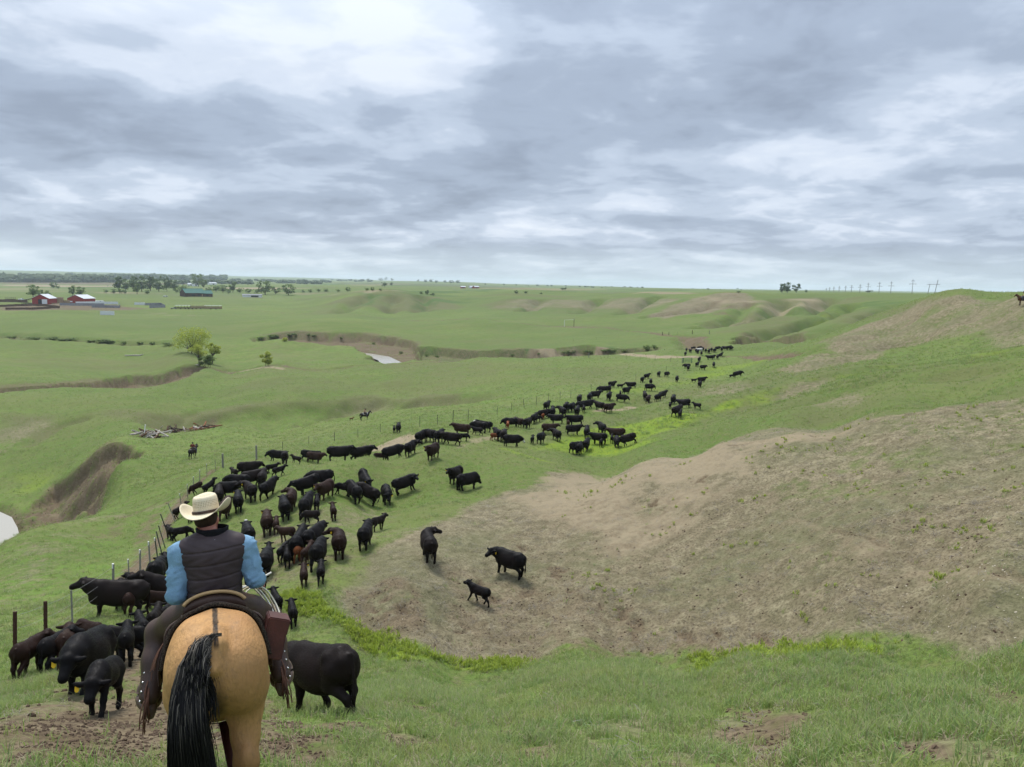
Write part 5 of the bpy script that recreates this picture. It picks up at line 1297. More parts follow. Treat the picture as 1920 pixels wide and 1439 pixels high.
def make_saddle(root_m, me, lite=False, pad_mat=None):
    """western saddle in horse space; returns the saddle root and pad root (both top-level)"""
    bm = bmesh.new(); bm.from_mesh(me); bvh = BVHTree.FromBMesh(bm); bm.free()
    pad = empty('saddle_pad'); pad.matrix_world = root_m
    sheet('pad_blanket', drape(bvh, -0.47, 0.52, -1.30, 1.30, 0.012, 8 if lite else 20, 12 if lite else 36), pad_mat or FELT, pad, 0.026)
    sad = empty('saddle'); sad.matrix_world = root_m
    sheet('skirt', drape(bvh, -0.34, 0.42, -1.12, 1.12, 0.040, 6 if lite else 14, 10 if lite else 30), LEA_DARK, sad, 0.012)
    for sg in (1, -1): sheet('fender', drape(bvh, -0.02, 0.26, 0.75 * sg, 1.75 * sg, 0.058, 4, 12), LEA_DARK, sad, 0.008)
    # seat and cantle
    bm = bmesh.new(); n = 24; top = 1.555
    def arc(x, w, z, up):
        return [bm.verts.new((x, w * math.sin(t), z + up * (math.cos(t)))) for t in [(-1.25 + 2.5 * k / n) for k in range(n + 1)]]
    secs = [arc(-.30, .215, top - .075, .055), arc(-.275, .205, top - .035, .095), arc(-.25, .185, top - .04, .085), arc(-.16, .19, top - .03, .02), arc(0.0, .17, top - .03, .015), arc(.16, .15, top - .01, .03), arc(.24, .13, top + .02, .06), arc(.29, .12, top - .02, .02)]
    for r0, r1 in zip(secs[:-1], secs[1:]):
        for k in range(n): bm.faces.new((r0[k], r0[k+1], r1[k+1], r1[k]))
    seat = from_bm('seat', bm, LEA_DARK, sad, True); md = seat.modifiers.new('t', 'SOLIDIFY'); md.thickness = .03; md.offset = -1
    bm = bmesh.new(); pts = [(-.288, .205 * math.sin(t), top - .036 + .098 * math.cos(t)) for t in [(-1.3 + 2.6 * k / 30) for k in range(31)]]
    tube(bm, pts, .0125, 8); from_bm('cantle_rim', bm, LEA_TAN, sad, True)
    bm = bmesh.new(); tube(bm, [(.27, 0, top + .03), (.29, 0, top + .10), (.31, 0, top + .13)], [.028, .02, .02], 10); tube(bm, [(.31, 0, top + .13), (.31, 0, top + .15)], [.045, .04], 12); from_bm('horn', bm, LEA_DARK, sad, True)
    for sg, nm in ((1, 'rear_cinch'), (-1, None)):
        if nm:
            sheet('rear_cinch', drape(bvh, -0.26, -0.17, 0.9, 2 * math.pi - 0.9, 0.012, 3, 40), LEA_RED, sad, 0.006)
            sheet('front_cinch', drape(bvh, 0.16, 0.28, 0.9, 2 * math.pi - 0.9, 0.010, 3, 36), FELT, sad, 0.010)
    return sad, pad, bvh
def stirrup(sad, p, sg, big=True):
    """bell-bottom stirrup wrapped in leather, tread at p"""
    bm = bmesh.new(); pts = [Vector(p) + Vector((0, .068 * math.sin(t), .075 - .085 * math.cos(t))) for t in [(-2.6 + 5.2 * k / 22) for k in range(23)]]
    tube(bm, pts, [.020 + .030 * max(0, math.cos(-2.6 + 5.2 * k / 22)) for k in range(23)], 8, True)
    for v in bm.verts: v.co.x = p[0] + (v.co.x - p[0]) * 1.7
    o = from_bm('stirrup', bm, LEA_STIR, sad, True)
    bm = bmesh.new(); q = Vector(p)
    tube(bm, [q + Vector((0, 0, .15)), q + Vector((-.03, -.03 * sg, .40))], .028, 6, True, .35); from_bm('stirrup_leather', bm, LEA_DARK, sad, True)
    return o

def finger_set(B, w, fwd, side, up, s=1.0, curl=0.6, r=.0095):
    """palm, four fingers and thumb on a wrist at w; axes are unit vectors"""
    w = np.array(w, float); f = np.array(fwd, float); sd = np.array(side, float); u = np.array(up, float)
    B.ell(w + f * .045 * s, (.048 * s, .030 * s, .030 * s), k=.02); B.cone(w, w + f * .05 * s, .028 * s, .032 * s, .02)
    for k, (off, L) in enumerate(((-.030, .070), (-.010, .080), (.010, .076), (.028, .060))):
        a = w + f * .080 * s + sd * off * s; b = a + (f * math.cos(curl) - u * math.sin(curl)) * L * .5 * s; c = b + (f * math.cos(curl * 2.3) - u * math.sin(curl * 2.3)) * L * .34 * s; d = c + (f * math.cos(curl * 3.2) - u * math.sin(curl * 3.2)) * L * .28 * s
        B.chain([(a, r * s), (b, r * .95 * s), (c, r * .88 * s), (d, r * .78 * s)], k=.006)
    a = w + f * .030 * s - sd * .030 * s; b = a + (f * .6 - sd * .6 - u * .3) * .042 * s; c = b + (f * .9 - u * .35) * .034 * s
    B.chain([(a, .014 * s), (b, .0115 * s), (c, .0095 * s)], k=.012)

def make_rider(root, h=0.02, shirt=None, vest=None, pants=None, hat_mat=None, band=None, head_yaw=-0.25, arms=None, leg=None, hat_s=1.0, hat_tilt=0.0, boots=None):
    """seated rider, root at the saddle seat, facing +X; children: body (skin), hair, clothing"""
    leg = leg or dict(hip=(0.02, .115, .03), knee=(.36, .36, -.20), ank=(.20, .415, -.60), toe=(.36, .44, -.66))
    arms = arms or dict(l=((0, .215, .50), (-.02, .30, .24), (.24, .17, .22)), r=((0, -.215, .50), (-.03, -.335, .24), (.20, -.30, .20)))
    hd = np.array((.115, .035, .665)); cy, sy = math.cos(head_yaw), math.sin(head_yaw)
    fx = np.array((cy, sy, -.12)); sd = np.array((-sy, cy, 0.)); up = np.array((.1, 0, 1.))
    B = Body(.03)                                            # skin: head, neck, hands
    B.cone((.03, 0, .52), hd - fx * .02 - up * .06, .066, .062)
    B.ell(hd + up * .02, (.098, .078, .110)); B.ell(hd + fx * .035 - up * .055, (.070, .060, .068))
    B.cone(hd + fx * .088 + up * .015, hd + fx * .112 - up * .022, .012, .018, .015)            # nose
    B.ell(hd + fx * .088 - up * .055, (.016, .028, .009), k=.01)                                 # lips
    for s_ in (1, -1):
        B.ell(hd + fx * .082 + sd * .032 * s_ + up * .026, (.014, .018, .010), k=.01)            # brow and eye
        B.ell(hd + fx * .060 + sd * .048 * s_ - up * .012, (.022, .018, .02), k=.02)             # cheek
        B.ell(hd + sd * .080 * s_ - fx * .004 - up * .005, (.022, .010, .034), k=.008)           # ear
    for key, s_ in (('l', 1), ('r', -1)):
        e, w = np.array(arms[key][1]), np.array(arms[key][2]); f = (w - e) / np.linalg.norm(w - e)
        u = np.array((0, 0, 1.)); sdv = np.cross(u, f); sdv /= np.linalg.norm(sdv)
        finger_set(B, w, f, sdv * -s_ * -1 if s_ > 0 else sdv * -1, np.cross(f, sdv), 1.0, 0.75)
    body = link('body', B.mesh('rider_skin', min(h, .010) if h < .018 else h * .8, 1), root, SKIN)
    H = Body(.03); H.ell(hd - fx * .020 + up * .030, (.094, .084, .096)); H.ell(hd - fx * .055 - up * .010, (.042, .066, .04))
    link('hair', H.mesh('rider_hair', max(.012, h * .8), 1), root, HAIRC)
    S = Body(.05)                                            # shirt: torso core and sleeves
    S.ell((0, 0, .29), (.125, .185, .22)); S.cone((0, .17, .48), (0, -.17, .48), .072, .072)
    for key in ('l', 'r'):
        a, e, w = [np.array(q) for q in arms[key]]; f = (w - e) / np.linalg.norm(w - e)
        S.chain([(a - np.array((0, a[1] * .2, 0)), .085), (a, .072), (a * .45 + e * .55, .064), (e, .058), (e * .5 + w * .5, .052), (w - f * .015, .042)])
    sm = S.mesh('rider_shirt', h, 2)
    V = mesh_co(sm); ax = np.abs(V[:, 1]); wr = (0.012 * (1 - np.abs(np.sin(V[:, 2] * 34 + V[:, 0] * 26 + 1.7 * np.sin(V[:, 2] * 23 + V[:, 1] * 19)))) ** 2 - .010 * (1 - np.abs(np.sin(V[:, 2] * 21 - V[:, 0] * 33 + 1.1))) ** 3) * np.clip((ax - .18) / .06, 0, 1)
    V[:, 1] += wr * np.sign(V[:, 1]); V[:, 0] += wr * .7; sm.vertices.foreach_set('co', V.ravel())
    link('shirt', sm, root, shirt or DENIM)
    if vest:
        Vt = Body(.06); Vt.ell((.0, 0, .09), (.165, .200, .15)); Vt.ell((.0, 0, .26), (.165, .205, .20)); Vt.ell((.01, 0, .42), (.165, .245, .17)); Vt.cone((-.01, .160, .490), (-.01, -.160, .490), .085, .085); Vt.cone((.02, .07, .53), (.02, -.07, .53), .065, .065)
        vm = Vt.mesh('rider_vest', h * .7, 2)
        V = mesh_co(vm); q = (V[:, 2] + .012 * np.sin(V[:, 1] * 7)) / .098
        g = np.abs((q % 1.0) - .5) * 2
        inset = 0.011 * np.clip((g - .80) / .2, 0, 1) ** 1.5 + .003 * np.sin(V[:, 1] * 55 + 4 * np.sin(V[:, 2] * 30)) * (1 - g) * .8
        r = np.hypot(V[:, 0], V[:, 1]) + 1e-6; V[:, 0] -= V[:, 0] / r * inset; V[:, 1] -= V[:, 1] / r * inset
        hem = V[:, 2] < .0; V[hem, 2] = V[hem, 2] * .5; vm.vertices.foreach_set('co', V.ravel())
        vo = link('vest', vm, root, vest)
        bm = bmesh.new(); rows = []
        for k in range(6):                                   # standing fleece collar
            t = k / 5; rows.append([bm.verts.new(((.085 + .018 * t) * math.cos(p) + .030 + .02 * t, (.088 + .012 * t) * math.sin(p), .535 + .088 * t + .010 * math.cos(p) - .012 * math.cos(p) * t)) for p in [.35 + (2 * math.pi - .7) * j / 30 for j in range(31)]])
        for r0, r1 in zip(rows[:-1], rows[1:]):
            for j in range(30): bm.faces.new((r0[j], r0[j+1], r1[j+1], r1[j]))
        c = from_bm('collar', bm, VEST_IN, vo, True); md = c.modifiers.new('t', 'SOLIDIFY'); md.thickness = .016
    P = Body(.05)                                            # trousers or chaps
    P.ell((-.01, 0, .06), (.155, .185, .12))
    for s_ in (1, -1):
        m = lambda q: np.array((q[0], q[1] * s_, q[2]))
        k, a = m(leg['knee']), m(leg['ank'])
        P.chain([(m(leg['hip']), .125), (k * .5 + m(leg['hip']) * .5, .115), (k, .092), (k * .55 + a * .45, .086), (a, .072)])
    pm = P.mesh('rider_legs', h, 2); link('chaps', pm, root, pants)
    for s_ in (1, -1):
        Bt = Body(.02); a = np.array((leg['ank'][0], leg['ank'][1] * s_, leg['ank'][2])); t = np.array((leg['toe'][0], leg['toe'][1] * s_, leg['toe'][2]))
        f = (t - a); f[2] = 0; f /= np.linalg.norm(f)
        Bt.cone(a, a - np.array((0, 0, .07)), .056, .050); Bt.cone(a - np.array((0, 0, .085)) - f * .02, t, .048, .036); Bt.cone(a - f * .045 - np.array((0, 0, .09)), a - f * .05 - np.array((0, 0, .125)), .034, .030)
        link('boot', Bt.mesh('rider_boot', max(h * .6, .010), 1), root, boots or LEA_STIR)
    hat(root, tuple(hd + np.array((-.012, 0, .058))), (hat_tilt, 0.10, head_yaw), hat_mat or STRAW, band or LEA_DARK, hat_s, h < .02)
    return root

# ---- foreground: buckskin horse and its rider
def pixel_point(u, v, depth):
    return np.array(depth * (_FW + (u - U0) / F_PX * _RT + (V0 - v) / F_PX * _UP)) + np.array((0, 0, CZ))
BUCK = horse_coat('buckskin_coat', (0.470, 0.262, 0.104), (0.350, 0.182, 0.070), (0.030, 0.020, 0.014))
def hero():
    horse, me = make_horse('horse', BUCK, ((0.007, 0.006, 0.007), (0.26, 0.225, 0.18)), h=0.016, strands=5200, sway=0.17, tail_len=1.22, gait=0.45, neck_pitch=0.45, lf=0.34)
    tgt = pixel_point(403, 1147, 5.0)
    az = math.atan2(tgt[0], tgt[1]); pitch = math.radians(19)
    R = Euler((0, pitch, math.pi / 2 - az + HERO_TURN)).to_matrix()
    loc = Vector(tgt) - R @ Vector((-0.56, 0, 1.505))
    m = Matrix.Translation(loc) @ R.to_4x4(); horse.matrix_world = m
    tag(horse, 'buckskin horse with black tail seen from behind, carrying the rider in the straw hat', 'horse')
    sad, pad, bvh = make_saddle(m, me)
    tag(sad, 'dark leather western saddle with rawhide cantle rim on the buckskin horse', 'saddle')
    tag(pad, 'dark woven saddle pad with fuzzy edge under the saddle on the buckskin horse', 'saddle pad')
    # saddle strings and conchos on the skirt, saddlebag on the off side
    for sg in (1, -1):
        for k in range(7):
            bm = bmesh.new(); a = Vector((-.31 + .03 * k, .26 * sg, 1.36)); R_ = random.Random(k + 40 * sg)
            tube(bm, bez(a, a + Vector((-.02, .10 * sg, -.02)), a + Vector((R_.uniform(-.06, .02), .12 * sg + R_.uniform(0, .03), -.20)), 6), .006, 4, True, .4); from_bm('saddle_string', bm, LEA_FR, sad)
    bag = empty('saddlebag'); bag.matrix_world = m @ Matrix.Translation((-.34, -.365, 1.28)) @ Euler((0.30, -.15, 0.0)).to_matrix().to_4x4()
    tag(bag, 'dark red leather saddlebag hanging behind the rider right thigh', 'saddlebag')
    bm = bmesh.new(); box(bm, (0, 0, 0), (.20, .14, .27)); bmesh.ops.bevel(bm, geom=bm.edges[:], offset=.010, segments=2, affect='EDGES')
    for v in bm.verts: v.co.y += -.02 * (v.co.z < 0) ; v.co.x *= 1 + .1 * (v.co.z < 0)
    from_bm('pouch', bm, LEA_RED, bag)
    bm = bmesh.new(); box(bm, (0, -.008, .085), (.206, .148, .11)); bmesh.ops.bevel(bm, geom=bm.edges[:], offset=.008, segments=2, affect='EDGES'); from_bm('flap', bm, LEA_RED, bag)
    bm = bmesh.new(); tube(bm, [(0, -.075, .10), (0, -.082, -.06), (.005, -.085, -.15)], .012, 5, True, .3); from_bm('strap', bm, LEA_FR, bag)
    # rider
    rider = empty('person'); sp = m @ Vector((-0.03, 0, 1.470))
    rider.location = sp; rider.rotation_euler = (0.0, 0.06, math.pi / 2 - az + HERO_TURN)
    leg = dict(hip=(0.02, .115, .02), knee=(.32, .40, -.22), ank=(.08, .465, -.60), toe=(.28, .49, -.68))
    make_rider(rider, 0.0115, DENIM, VEST, LEA_CHAP, STRAW, LEA_DARK, head_yaw=-0.30, leg=leg, hat_s=1.0, hat_tilt=-0.13,
               arms=dict(l=((0, .225, .46), (-.05, .255, .17), (.22, .20, .19)), r=((0, -.225, .46), (-.04, -.285, .22), (.17, -.325, .14))))
    rider.scale = (.97, .97, .97)
    tag(rider, 'rider on the buckskin horse in straw cowboy hat, dark quilted vest, blue shirt, leather chaps', 'person')
    rm = Matrix.LocRotScale(rider.location, rider.rotation_euler, rider.scale)
    # conchos and fringe on the chaps
    k, a = Vector(leg['knee']), Vector(leg['ank'])
    for sg in (1, -1):
        for i in range(8):
            t = i / 7; p = k * (1 - t) + a * t; q = Vector((p.x - .065, (p.y + .058) * sg, p.z))
            bm = bmesh.new(); bmesh.ops.create_icosphere(bm, subdivisions=1, radius=.0095, matrix=Matrix.Translation(q)); from_bm('concho', bm, STEEL, rider, True)
        bm = bmesh.new(); R_ = random.Random(9)
        for i in range(46):
            t = .22 + .80 * i / 45; p = k * (1 - t) + a * t; q = Vector((p.x - .075, (p.y + .015) * sg, p.z)); L = R_.uniform(.12, .24)
            tube(bm, bez(q, q + Vector((-.05, R_.uniform(-.01, .05) * sg, -.02)), q + Vector((-.06 + R_.uniform(-.04, .03), R_.uniform(-.02, .05) * sg, -L)), 5), .0048, 4, True, .35)
        f = from_bm('fringe', bm, LEA_FR, rider)
    bm = bmesh.new()                                         # braided belt end on the near hip
    for i in range(9): bmesh.ops.create_icosphere(bm, subdivisions=1, radius=.016, matrix=Matrix.Translation((-.10 + .006 * i, .205 + .010 * i, .045 - .020 * i)))
    from_bm('braided_belt', bm, LEA_RED, rider, True)
    bm = bmesh.new()                                         # small stitched marks on the vest
    tube(bm, bez((-.168, -.10, .155), (-.170, -.115, .168), (-.165, -.13, .157), 6), .0035, 5); tube(bm, bez((-.090, .012, .560), (-.092, .0, .552), (-.090, -.016, .562), 6), .003, 5)
    from_bm('embroidered_mark', bm, Mat('grey_thread').done((.42, .42, .45), .7), rider)
    for sg in (1, -1):
        an = rm @ Vector((a.x + .13, (a.y + .012) * sg, a.z - .115)); stirrup(sad, tuple(m.inverted() @ an), sg)
    # coiled rope on the off side, reins, cigarette-sized quirt end in the right hand
    rope = empty('lariat_rope'); rope.matrix_world = m @ Matrix.Translation((.10, -.24, 1.40)) @ Euler((-0.45, 0.25, -1.0)).to_matrix().to_4x4()
    tag(rope, 'pale coiled lariat rope hanging right of the saddle front', 'rope')
    for kx in range(4):
        bm = bmesh.new(); r = .20 - .013 * kx; pts = [(r * math.cos(t) + .012 * kx, -.03 * kx + .012 * math.sin(3 * t), r * 1.15 * math.sin(t)) for t in [2 * math.pi * j / 44 for j in range(45)]]
        tube(bm, pts, .0065, 6, False); from_bm('coil', bm, Mat('nylon_rope').done(((.62, .57, .44), (.62, .62, .58), (.50, .42, .28), (.66, .62, .5))[kx], .7), rope, True)
    rein = empty('reins'); rein.matrix_world = m; tag(rein, 'thin leather reins running forward from the rider hands', 'reins')
    lh = m.inverted() @ (rm @ Vector((.30, .17, .17)))
    for sg in (1, -1):
        bm = bmesh.new(); tube(bm, bez(lh, (.75, .16 * sg, 1.40), (1.42, .07 * sg, 1.32), 12), .006, 5, False); from_bm('rein', bm, LEA_DARK, rein)
    rh = rm @ Vector((.255, -.345, .125)); q = empty('quirt'); q.location = rh; tag(q, 'short pale stick end held in the rider right hand', 'stick')
    bm = bmesh.new(); d = rm.to_3x3() @ Vector((.3, -.8, .28)); tube(bm, [-d * .05, d * .10], [.008, .007], 7); from_bm('shaft', bm, Mat('pale_wood').done((.62, .58, .5), .6), q, True)
HERO_TURN = 0.0
hero()
# ---------------------------------------------------------------- other riders and the dog
def far_rider(u, v, h, coat, tailc, shirt, pants, hat_mat, labels, yaw=0.0, pad=None, d=None, hatted=True):
    x, y, z, dist = ground_hit(u, v) if not d else at_dist(u, d)
    hd = math.atan2(x, y) + math.radians(h)
    horse, me = make_horse('horse', coat, tailc, h=0.045, strands=90, sway=0.02, tail_len=1.0, gait=0.2, neck_pitch=0.85)
    m = Matrix.Translation((x, y, z + CZ - .02)) @ Matrix.Rotation(math.pi / 2 - hd, 4, 'Z'); horse.matrix_world = m
    sad, pd, _ = make_saddle(m, me, True, pad)
    rider = empty('person'); rider.location = m @ Vector((-.03, 0, 1.47)); rider.rotation_euler = (0, .04, math.pi / 2 - hd)
    make_rider(rider, .032, shirt, None, pants, hat_mat, LEA_DARK, head_yaw=yaw)
    tag(horse, labels[0], 'horse', 'saddle horses of the drive'); tag(rider, labels[1], 'person', 'riders on the drive')
    tag(sad, labels[2], 'saddle', 'saddles of the far riders'); tag(pd, labels[3], 'saddle pad', 'pads of the far riders')
DARK_HORSE = horse_coat('dark_horse_coat', (0.020, 0.016, 0.014), (0.014, 0.011, 0.010), (0.010, 0.008, 0.008), False)
BAY_HORSE = horse_coat('bay_coat', (0.105, 0.042, 0.020), (0.075, 0.030, 0.015), (0.015, 0.010, 0.008), False)
RED_SHIRT = cloth('red_brown_shirt', (0.17, 0.040, 0.032)); TAN_SHIRT = cloth('tan_shirt', (0.36, 0.22, 0.14)); YEL_SHIRT = cloth('straw_yellow_shirt', (0.58, 0.42, 0.16))
JEANS = cloth('dark_jeans', (0.055, 0.060, 0.075)); BLK_FELT = cloth('black_felt_hat', (0.015, 0.013, 0.013)); WHITE_PAD = cloth('pale_saddle_pad', (0.50, 0.48, 0.46))
BLACKH = ((0.008, 0.007, 0.007), (0.012, 0.010, 0.010))
far_rider(362, 860, 28, DARK_HORSE, BLACKH, RED_SHIRT, JEANS, BLK_FELT, ('dark horse standing on the slope left of the fence under the red-shirted rider', 'rider in red-brown shirt on a dark horse left of the fence', 'saddle under the red-shirted rider left of the fence', 'dark pad under the red-shirted rider saddle'), .5)
far_rider(684, 788, 72, DARK_HORSE, BLACKH, TAN_SHIRT, JEANS, BLK_FELT, ('black horse with pale pad on the green bench beside the brown dog', 'rider in tan shirt on the black horse near the dog', 'saddle of the tan-shirted rider near the dog', 'pale saddle pad on the black horse near the dog'), .3, WHITE_PAD)
far_rider(1919, 573, -92, BAY_HORSE, ((.02, .012, .01), (.03, .018, .012)), YEL_SHIRT, JEANS, BLK_FELT, ('brown horse facing left on the bare knoll at the right edge', 'rider in yellow shirt at the right edge on the bare knoll', 'saddle of the yellow-shirted rider on the right knoll', 'dark pad under the yellow-shirted rider on the right knoll'), 0)
def make_dog(u, v, h):
    x, y, z, d = ground_hit(u, v); B = Body(.05)
    B.ell((0, 0, .42), (.30, .11, .13)); B.ell((.18, 0, .43), (.16, .11, .15)); B.ell((-.22, 0, .43), (.13, .10, .12))
    B.chain([((.28, 0, .48), .09), ((.42, 0, .60), .07), ((.48, 0, .63), .075), ((.62, 0, .58), .038)])
    for s_ in (1, -1):
        B.cone((.46, .05 * s_, .68), (.45, .06 * s_, .76), .025, .01, .02); B.chain([((.22, .07 * s_, .35), .05), ((.22 + .05 * s_, .07 * s_, .18), .03), ((.24 + .05 * s_, .07 * s_, .02), .028)], k=.03)
        B.chain([((-.24, .07 * s_, .38), .07), ((-.20 - .04 * s_, .07 * s_, .24), .04), ((-.30 - .04 * s_, .07 * s_, .14), .026), ((-.27 - .04 * s_, .07 * s_, .02), .028)], k=.03)
    B.chain([((-.32, 0, .47), .035), ((-.48, 0, .46), .03), ((-.58, .02, .55), .025)], k=.03)
    o = link('dog', B.mesh('dog', .025, 1), None, cloth('brown_dog_coat', (0.16, 0.075, 0.04)))
    o.location = (x, y, z + CZ); o.rotation_euler = (0, 0, math.pi / 2 - math.atan2(x, y) - math.radians(h)); o.scale = (1.15,) * 3
    tag(o, 'brown dog trotting on the green bench left of the black horse', 'dog')
make_dog(659, 789, 70)

# ---------------------------------------------------------------- fences
RUST = cloth('rusty_steel', (0.075, 0.036, 0.026), .6, 30); GREYP = cloth('weathered_post', (0.26, 0.25, 0.22), .6, 20); GREENP = cloth('green_steel_post', (0.085, 0.095, 0.070), .6, 20); WIRE = Mat('fence_wire').done((0.22, 0.21, 0.20), .5, .4, .6); WHITEP = Mat('white_post_tip').done((.72, .72, .70), .6)
def tpost(parent, p, h, lean, mat, wid, tip=False, wood=False):
    bm = bmesh.new(); top = Vector((lean[0] * h, lean[1] * h, h)); ax = top.normalized()
    if wood: tube(bm, [(0, 0, -.2), tuple(top)], [wid, wid * .9], 8)
    else:
        tube(bm, [(0, 0, -.2), tuple(top)], wid * .5, 4, True, .35); tube(bm, [(wid * .3, 0, -.2), (top.x + wid * .3, top.y, top.z)], wid * .5, 4, True, 1.6)
        for k in range(9): box(bm, top * (.15 + .09 * k) + Vector((-wid * .4, 0, 0)), (wid * .5, wid * .4, wid * .4))
    o = from_bm('post', bm, mat, parent); o.location = p
    if tip:
        bm = bmesh.new(); tube(bm, [tuple(top * .90), tuple(top * 1.02)], wid * .75, 6); from_bm('post_tip', bm, WHITEP, o)
    return Vector(p) + top
def fence(label, posts, strands=4, wr=.004, group=None):
    """posts: (u, v, height m, lean du, material, width, tip, wood)"""
    x, y, z, d = ground_hit(posts[0][0], posts[0][1]); f = empty('fence'); tag(f, label, 'fence', group)
    P = []
    for q in posts:
        u, v = q[:2]; hgt, ln, mat, wd, tip, wood = (list(q[2:]) + [1.35, 0, GREENP, .05, False, False][len(q) - 2:])
        x, y, z, d = ground_hit(u, v); az = math.atan2(x, y)
        lean = (ln * math.cos(az), -ln * math.sin(az))
        wd = max(wd, d * .00014)
        P.append((Vector((x, y, z + CZ)), tpost(f, (x, y, z + CZ), hgt, lean, mat, wd, tip, wood)))
    for k in range(strands):
        bm = bmesh.new(); t = .28 + .65 * k / max(1, strands - 1)
        for (a0, a1), (b0, b1) in zip(P[:-1], P[1:]):
            a = a0.lerp(a1, t); b = b0.lerp(b1, t)
            if (a - b).length > 130: continue
            r = max(wr, (a.length) * .000012); tube(bm, [a, (a + b) / 2 - Vector((0, 0, .02)), b], r, 3, False)
        from_bm('wire', bm, WIRE, f)
    return f
fence('steel post and wire fence with mixed rusty, white and green posts left of the herd', [
 (26,1262,1.55,.06,RUST,.055),(84,1240,1.6,.05,RUST,.055),(136,1200,1.5,.02,GREYP,.03),(211,1133,1.5,.05,GREYP,.05,True),(243,1110,1.4,.0,GREYP,.04,True),
 (262,1090,1.5,.04,GREYP,.05,True),(282,1073,1.6,-.02,GREYP,.05,True),(297,1055,1.4,-.10,GREENP,.045,True),(305,1042,1.5,-.20,GREENP,.045),(311,1028,1.5,-.25,GREENP,.04),(318,1008,1.7,-.30,GREENP,.045),(330,978,1.5,-.35,GREYP,.04),
 (341,955,1.3,-.1,GREYP,.04,True),(352,936,1.3,0,GREYP,.04,True),(362,920,1.3,.05,GREYP,.04,True),(374,905,1.3,.05,GREYP,.04,True),(388,894,1.3,0,GREYP,.04,True),(404,885,1.3,0,GREYP,.04),(418,878,1.5,0,GREYP,.11,False,True)], 4)
fence('sagging wire fence with thin posts running past the herd to the gate', [
 (418.5,878,1.2,0,GREYP,.05),(481,862,1.6,0,GREYP,.11,False,True),(530,846,1.3),(579,834,1.3),(627,828,1.5,0,GREENP,.06),(671,821,1.4),(713,811,1.3),(750,806,1.3),(787,801,1.5),(820,797,1.3),(849,793,1.7,.03),(878,789,1.6),(932,778,1.4),(959,772,1.4),(983,766,1.6,-.12),(1005,760,1.5,.06),(1028,755,1.6),(1050,750,1.5),(1070,747,1.4),(1108,738,1.7),(1150,726,1.3),(1192,714,1.5),(1222,705,1.3),(1249,697,1.5),(1279,685,1.5)], 3)
fence('thin wire fence along the dirt road this side of the creek', [(1104,671,1.6,0,GREYP,.12,False,True),(1140,672,1.3),(1174,674,1.3),(1200,675,1.3),(1228,677,1.6),(1257,679,1.4),(1279,681,1.5,0,GREYP,.12,False,True)], 2)
fence('thin wire fence on the far bank of the creek', [(1075,640,1.3),(1118,637,1.3),(1160,634,1.3),(1200,631,1.3),(1242,629,1.7,0,RUST,.15,False,True),(1254,629,1.5,0,RUST,.13,False,True),(1270,628,1.4),(1298,627,1.7,0,RUST,.15,False,True),(1330,627,1.6,0,GREYP,.15,False,True)], 2)
def pipe_gate(u0, u1, v, hgt, label, mat):
    a, b = ground_hit(u0, v), ground_hit(u1, v); A, B = Vector((a[0], a[1], a[2] + CZ)), Vector((b[0], b[1], b[2] + CZ)); r = max(.03, a[3] * .00030)
    g = empty('gate', A); tag(g, label, 'gate'); D = B - A
    for t in (0, 1):
        bm = bmesh.new(); tube(bm, [D * t - Vector((0, 0, .1)), D * t + Vector((0, 0, hgt))], r * 1.5, 6); from_bm('gate_post', bm, mat, g)
    for k in range(4):
        bm = bmesh.new(); z = hgt * (.25 + .75 * k / 3) - r; tube(bm, [Vector((0, 0, z)), D + Vector((0, 0, z))], r, 5); from_bm('rail', bm, mat, g)
pipe_gate(1281, 1297, 681, 1.5, 'green pipe gate where the wire fence meets the dirt road', cloth('green_gate_paint', (.05, .12, .08)))
def frame_gate(u0, u1, v, hgt):
    a, b = ground_hit(u0, v), ground_hit(u1, v); A, B = Vector((a[0], a[1], a[2] + CZ)), Vector((b[0], b[1], b[2] + CZ)); D = B - A
    g = empty('overhead_gate', A); tag(g, 'tall white and rust overhead gate frame on the far dirt track', 'gate')
    bm = bmesh.new(); tube(bm, [Vector((0, 0, -.2)), Vector((0, 0, hgt))], .11, 6); from_bm('gate_post', bm, WHITEP, g)
    bm = bmesh.new(); tube(bm, [D - Vector((0, 0, .2)), D + Vector((0, 0, hgt * 1.15))], .15, 6); from_bm('gate_post', bm, RUST, g)
    bm = bmesh.new(); tube(bm, [Vector((0, 0, hgt)), D + Vector((0, 0, hgt))], .05, 6); from_bm('crossbar', bm, WHITEP, g)
frame_gate(1058, 1076, 613, 4.2)

# ---------------------------------------------------------------- trees
def leaf_material(name, c1, c2):
    M = Mat(name); nz = M.noise(.5, 4, .6); oi = M.nd('ShaderNodeObjectInfo'); f = M.noise(7, 2, .5)
    c = M.mix(M.rng(nz, .38, .62), c1, c2); c = M.mix(M.rng(f, .5, .75, 0, .5), c, tuple(v * .6 for v in c1)); M.b.inputs['Subsurface Weight'].default_value = .0
    tr = M.nd('ShaderNodeBsdfTranslucent'); M.put(tr.inputs[0], c); ms = M.nd('ShaderNodeMixShader'); ms.inputs[0].default_value = .45
    out = M.N['Material Output']; M.L.new(M.b.outputs[0], ms.inputs[1]); M.L.new(tr.outputs[0], ms.inputs[2]); M.L.new(ms.outputs[0], out.inputs[0])
    return M.done(c, .7, .15)
LEAF_Y = leaf_material('spring_willow_leaf', (0.380, 0.420, 0.075), (0.290, 0.350, 0.060)); LEAF_G = leaf_material('green_leaf', (0.145, 0.205, 0.058), (0.105, 0.160, 0.046)); LEAF_D = leaf_material('dark_leaf', (0.100, 0.145, 0.058), (0.075, 0.118, 0.046))
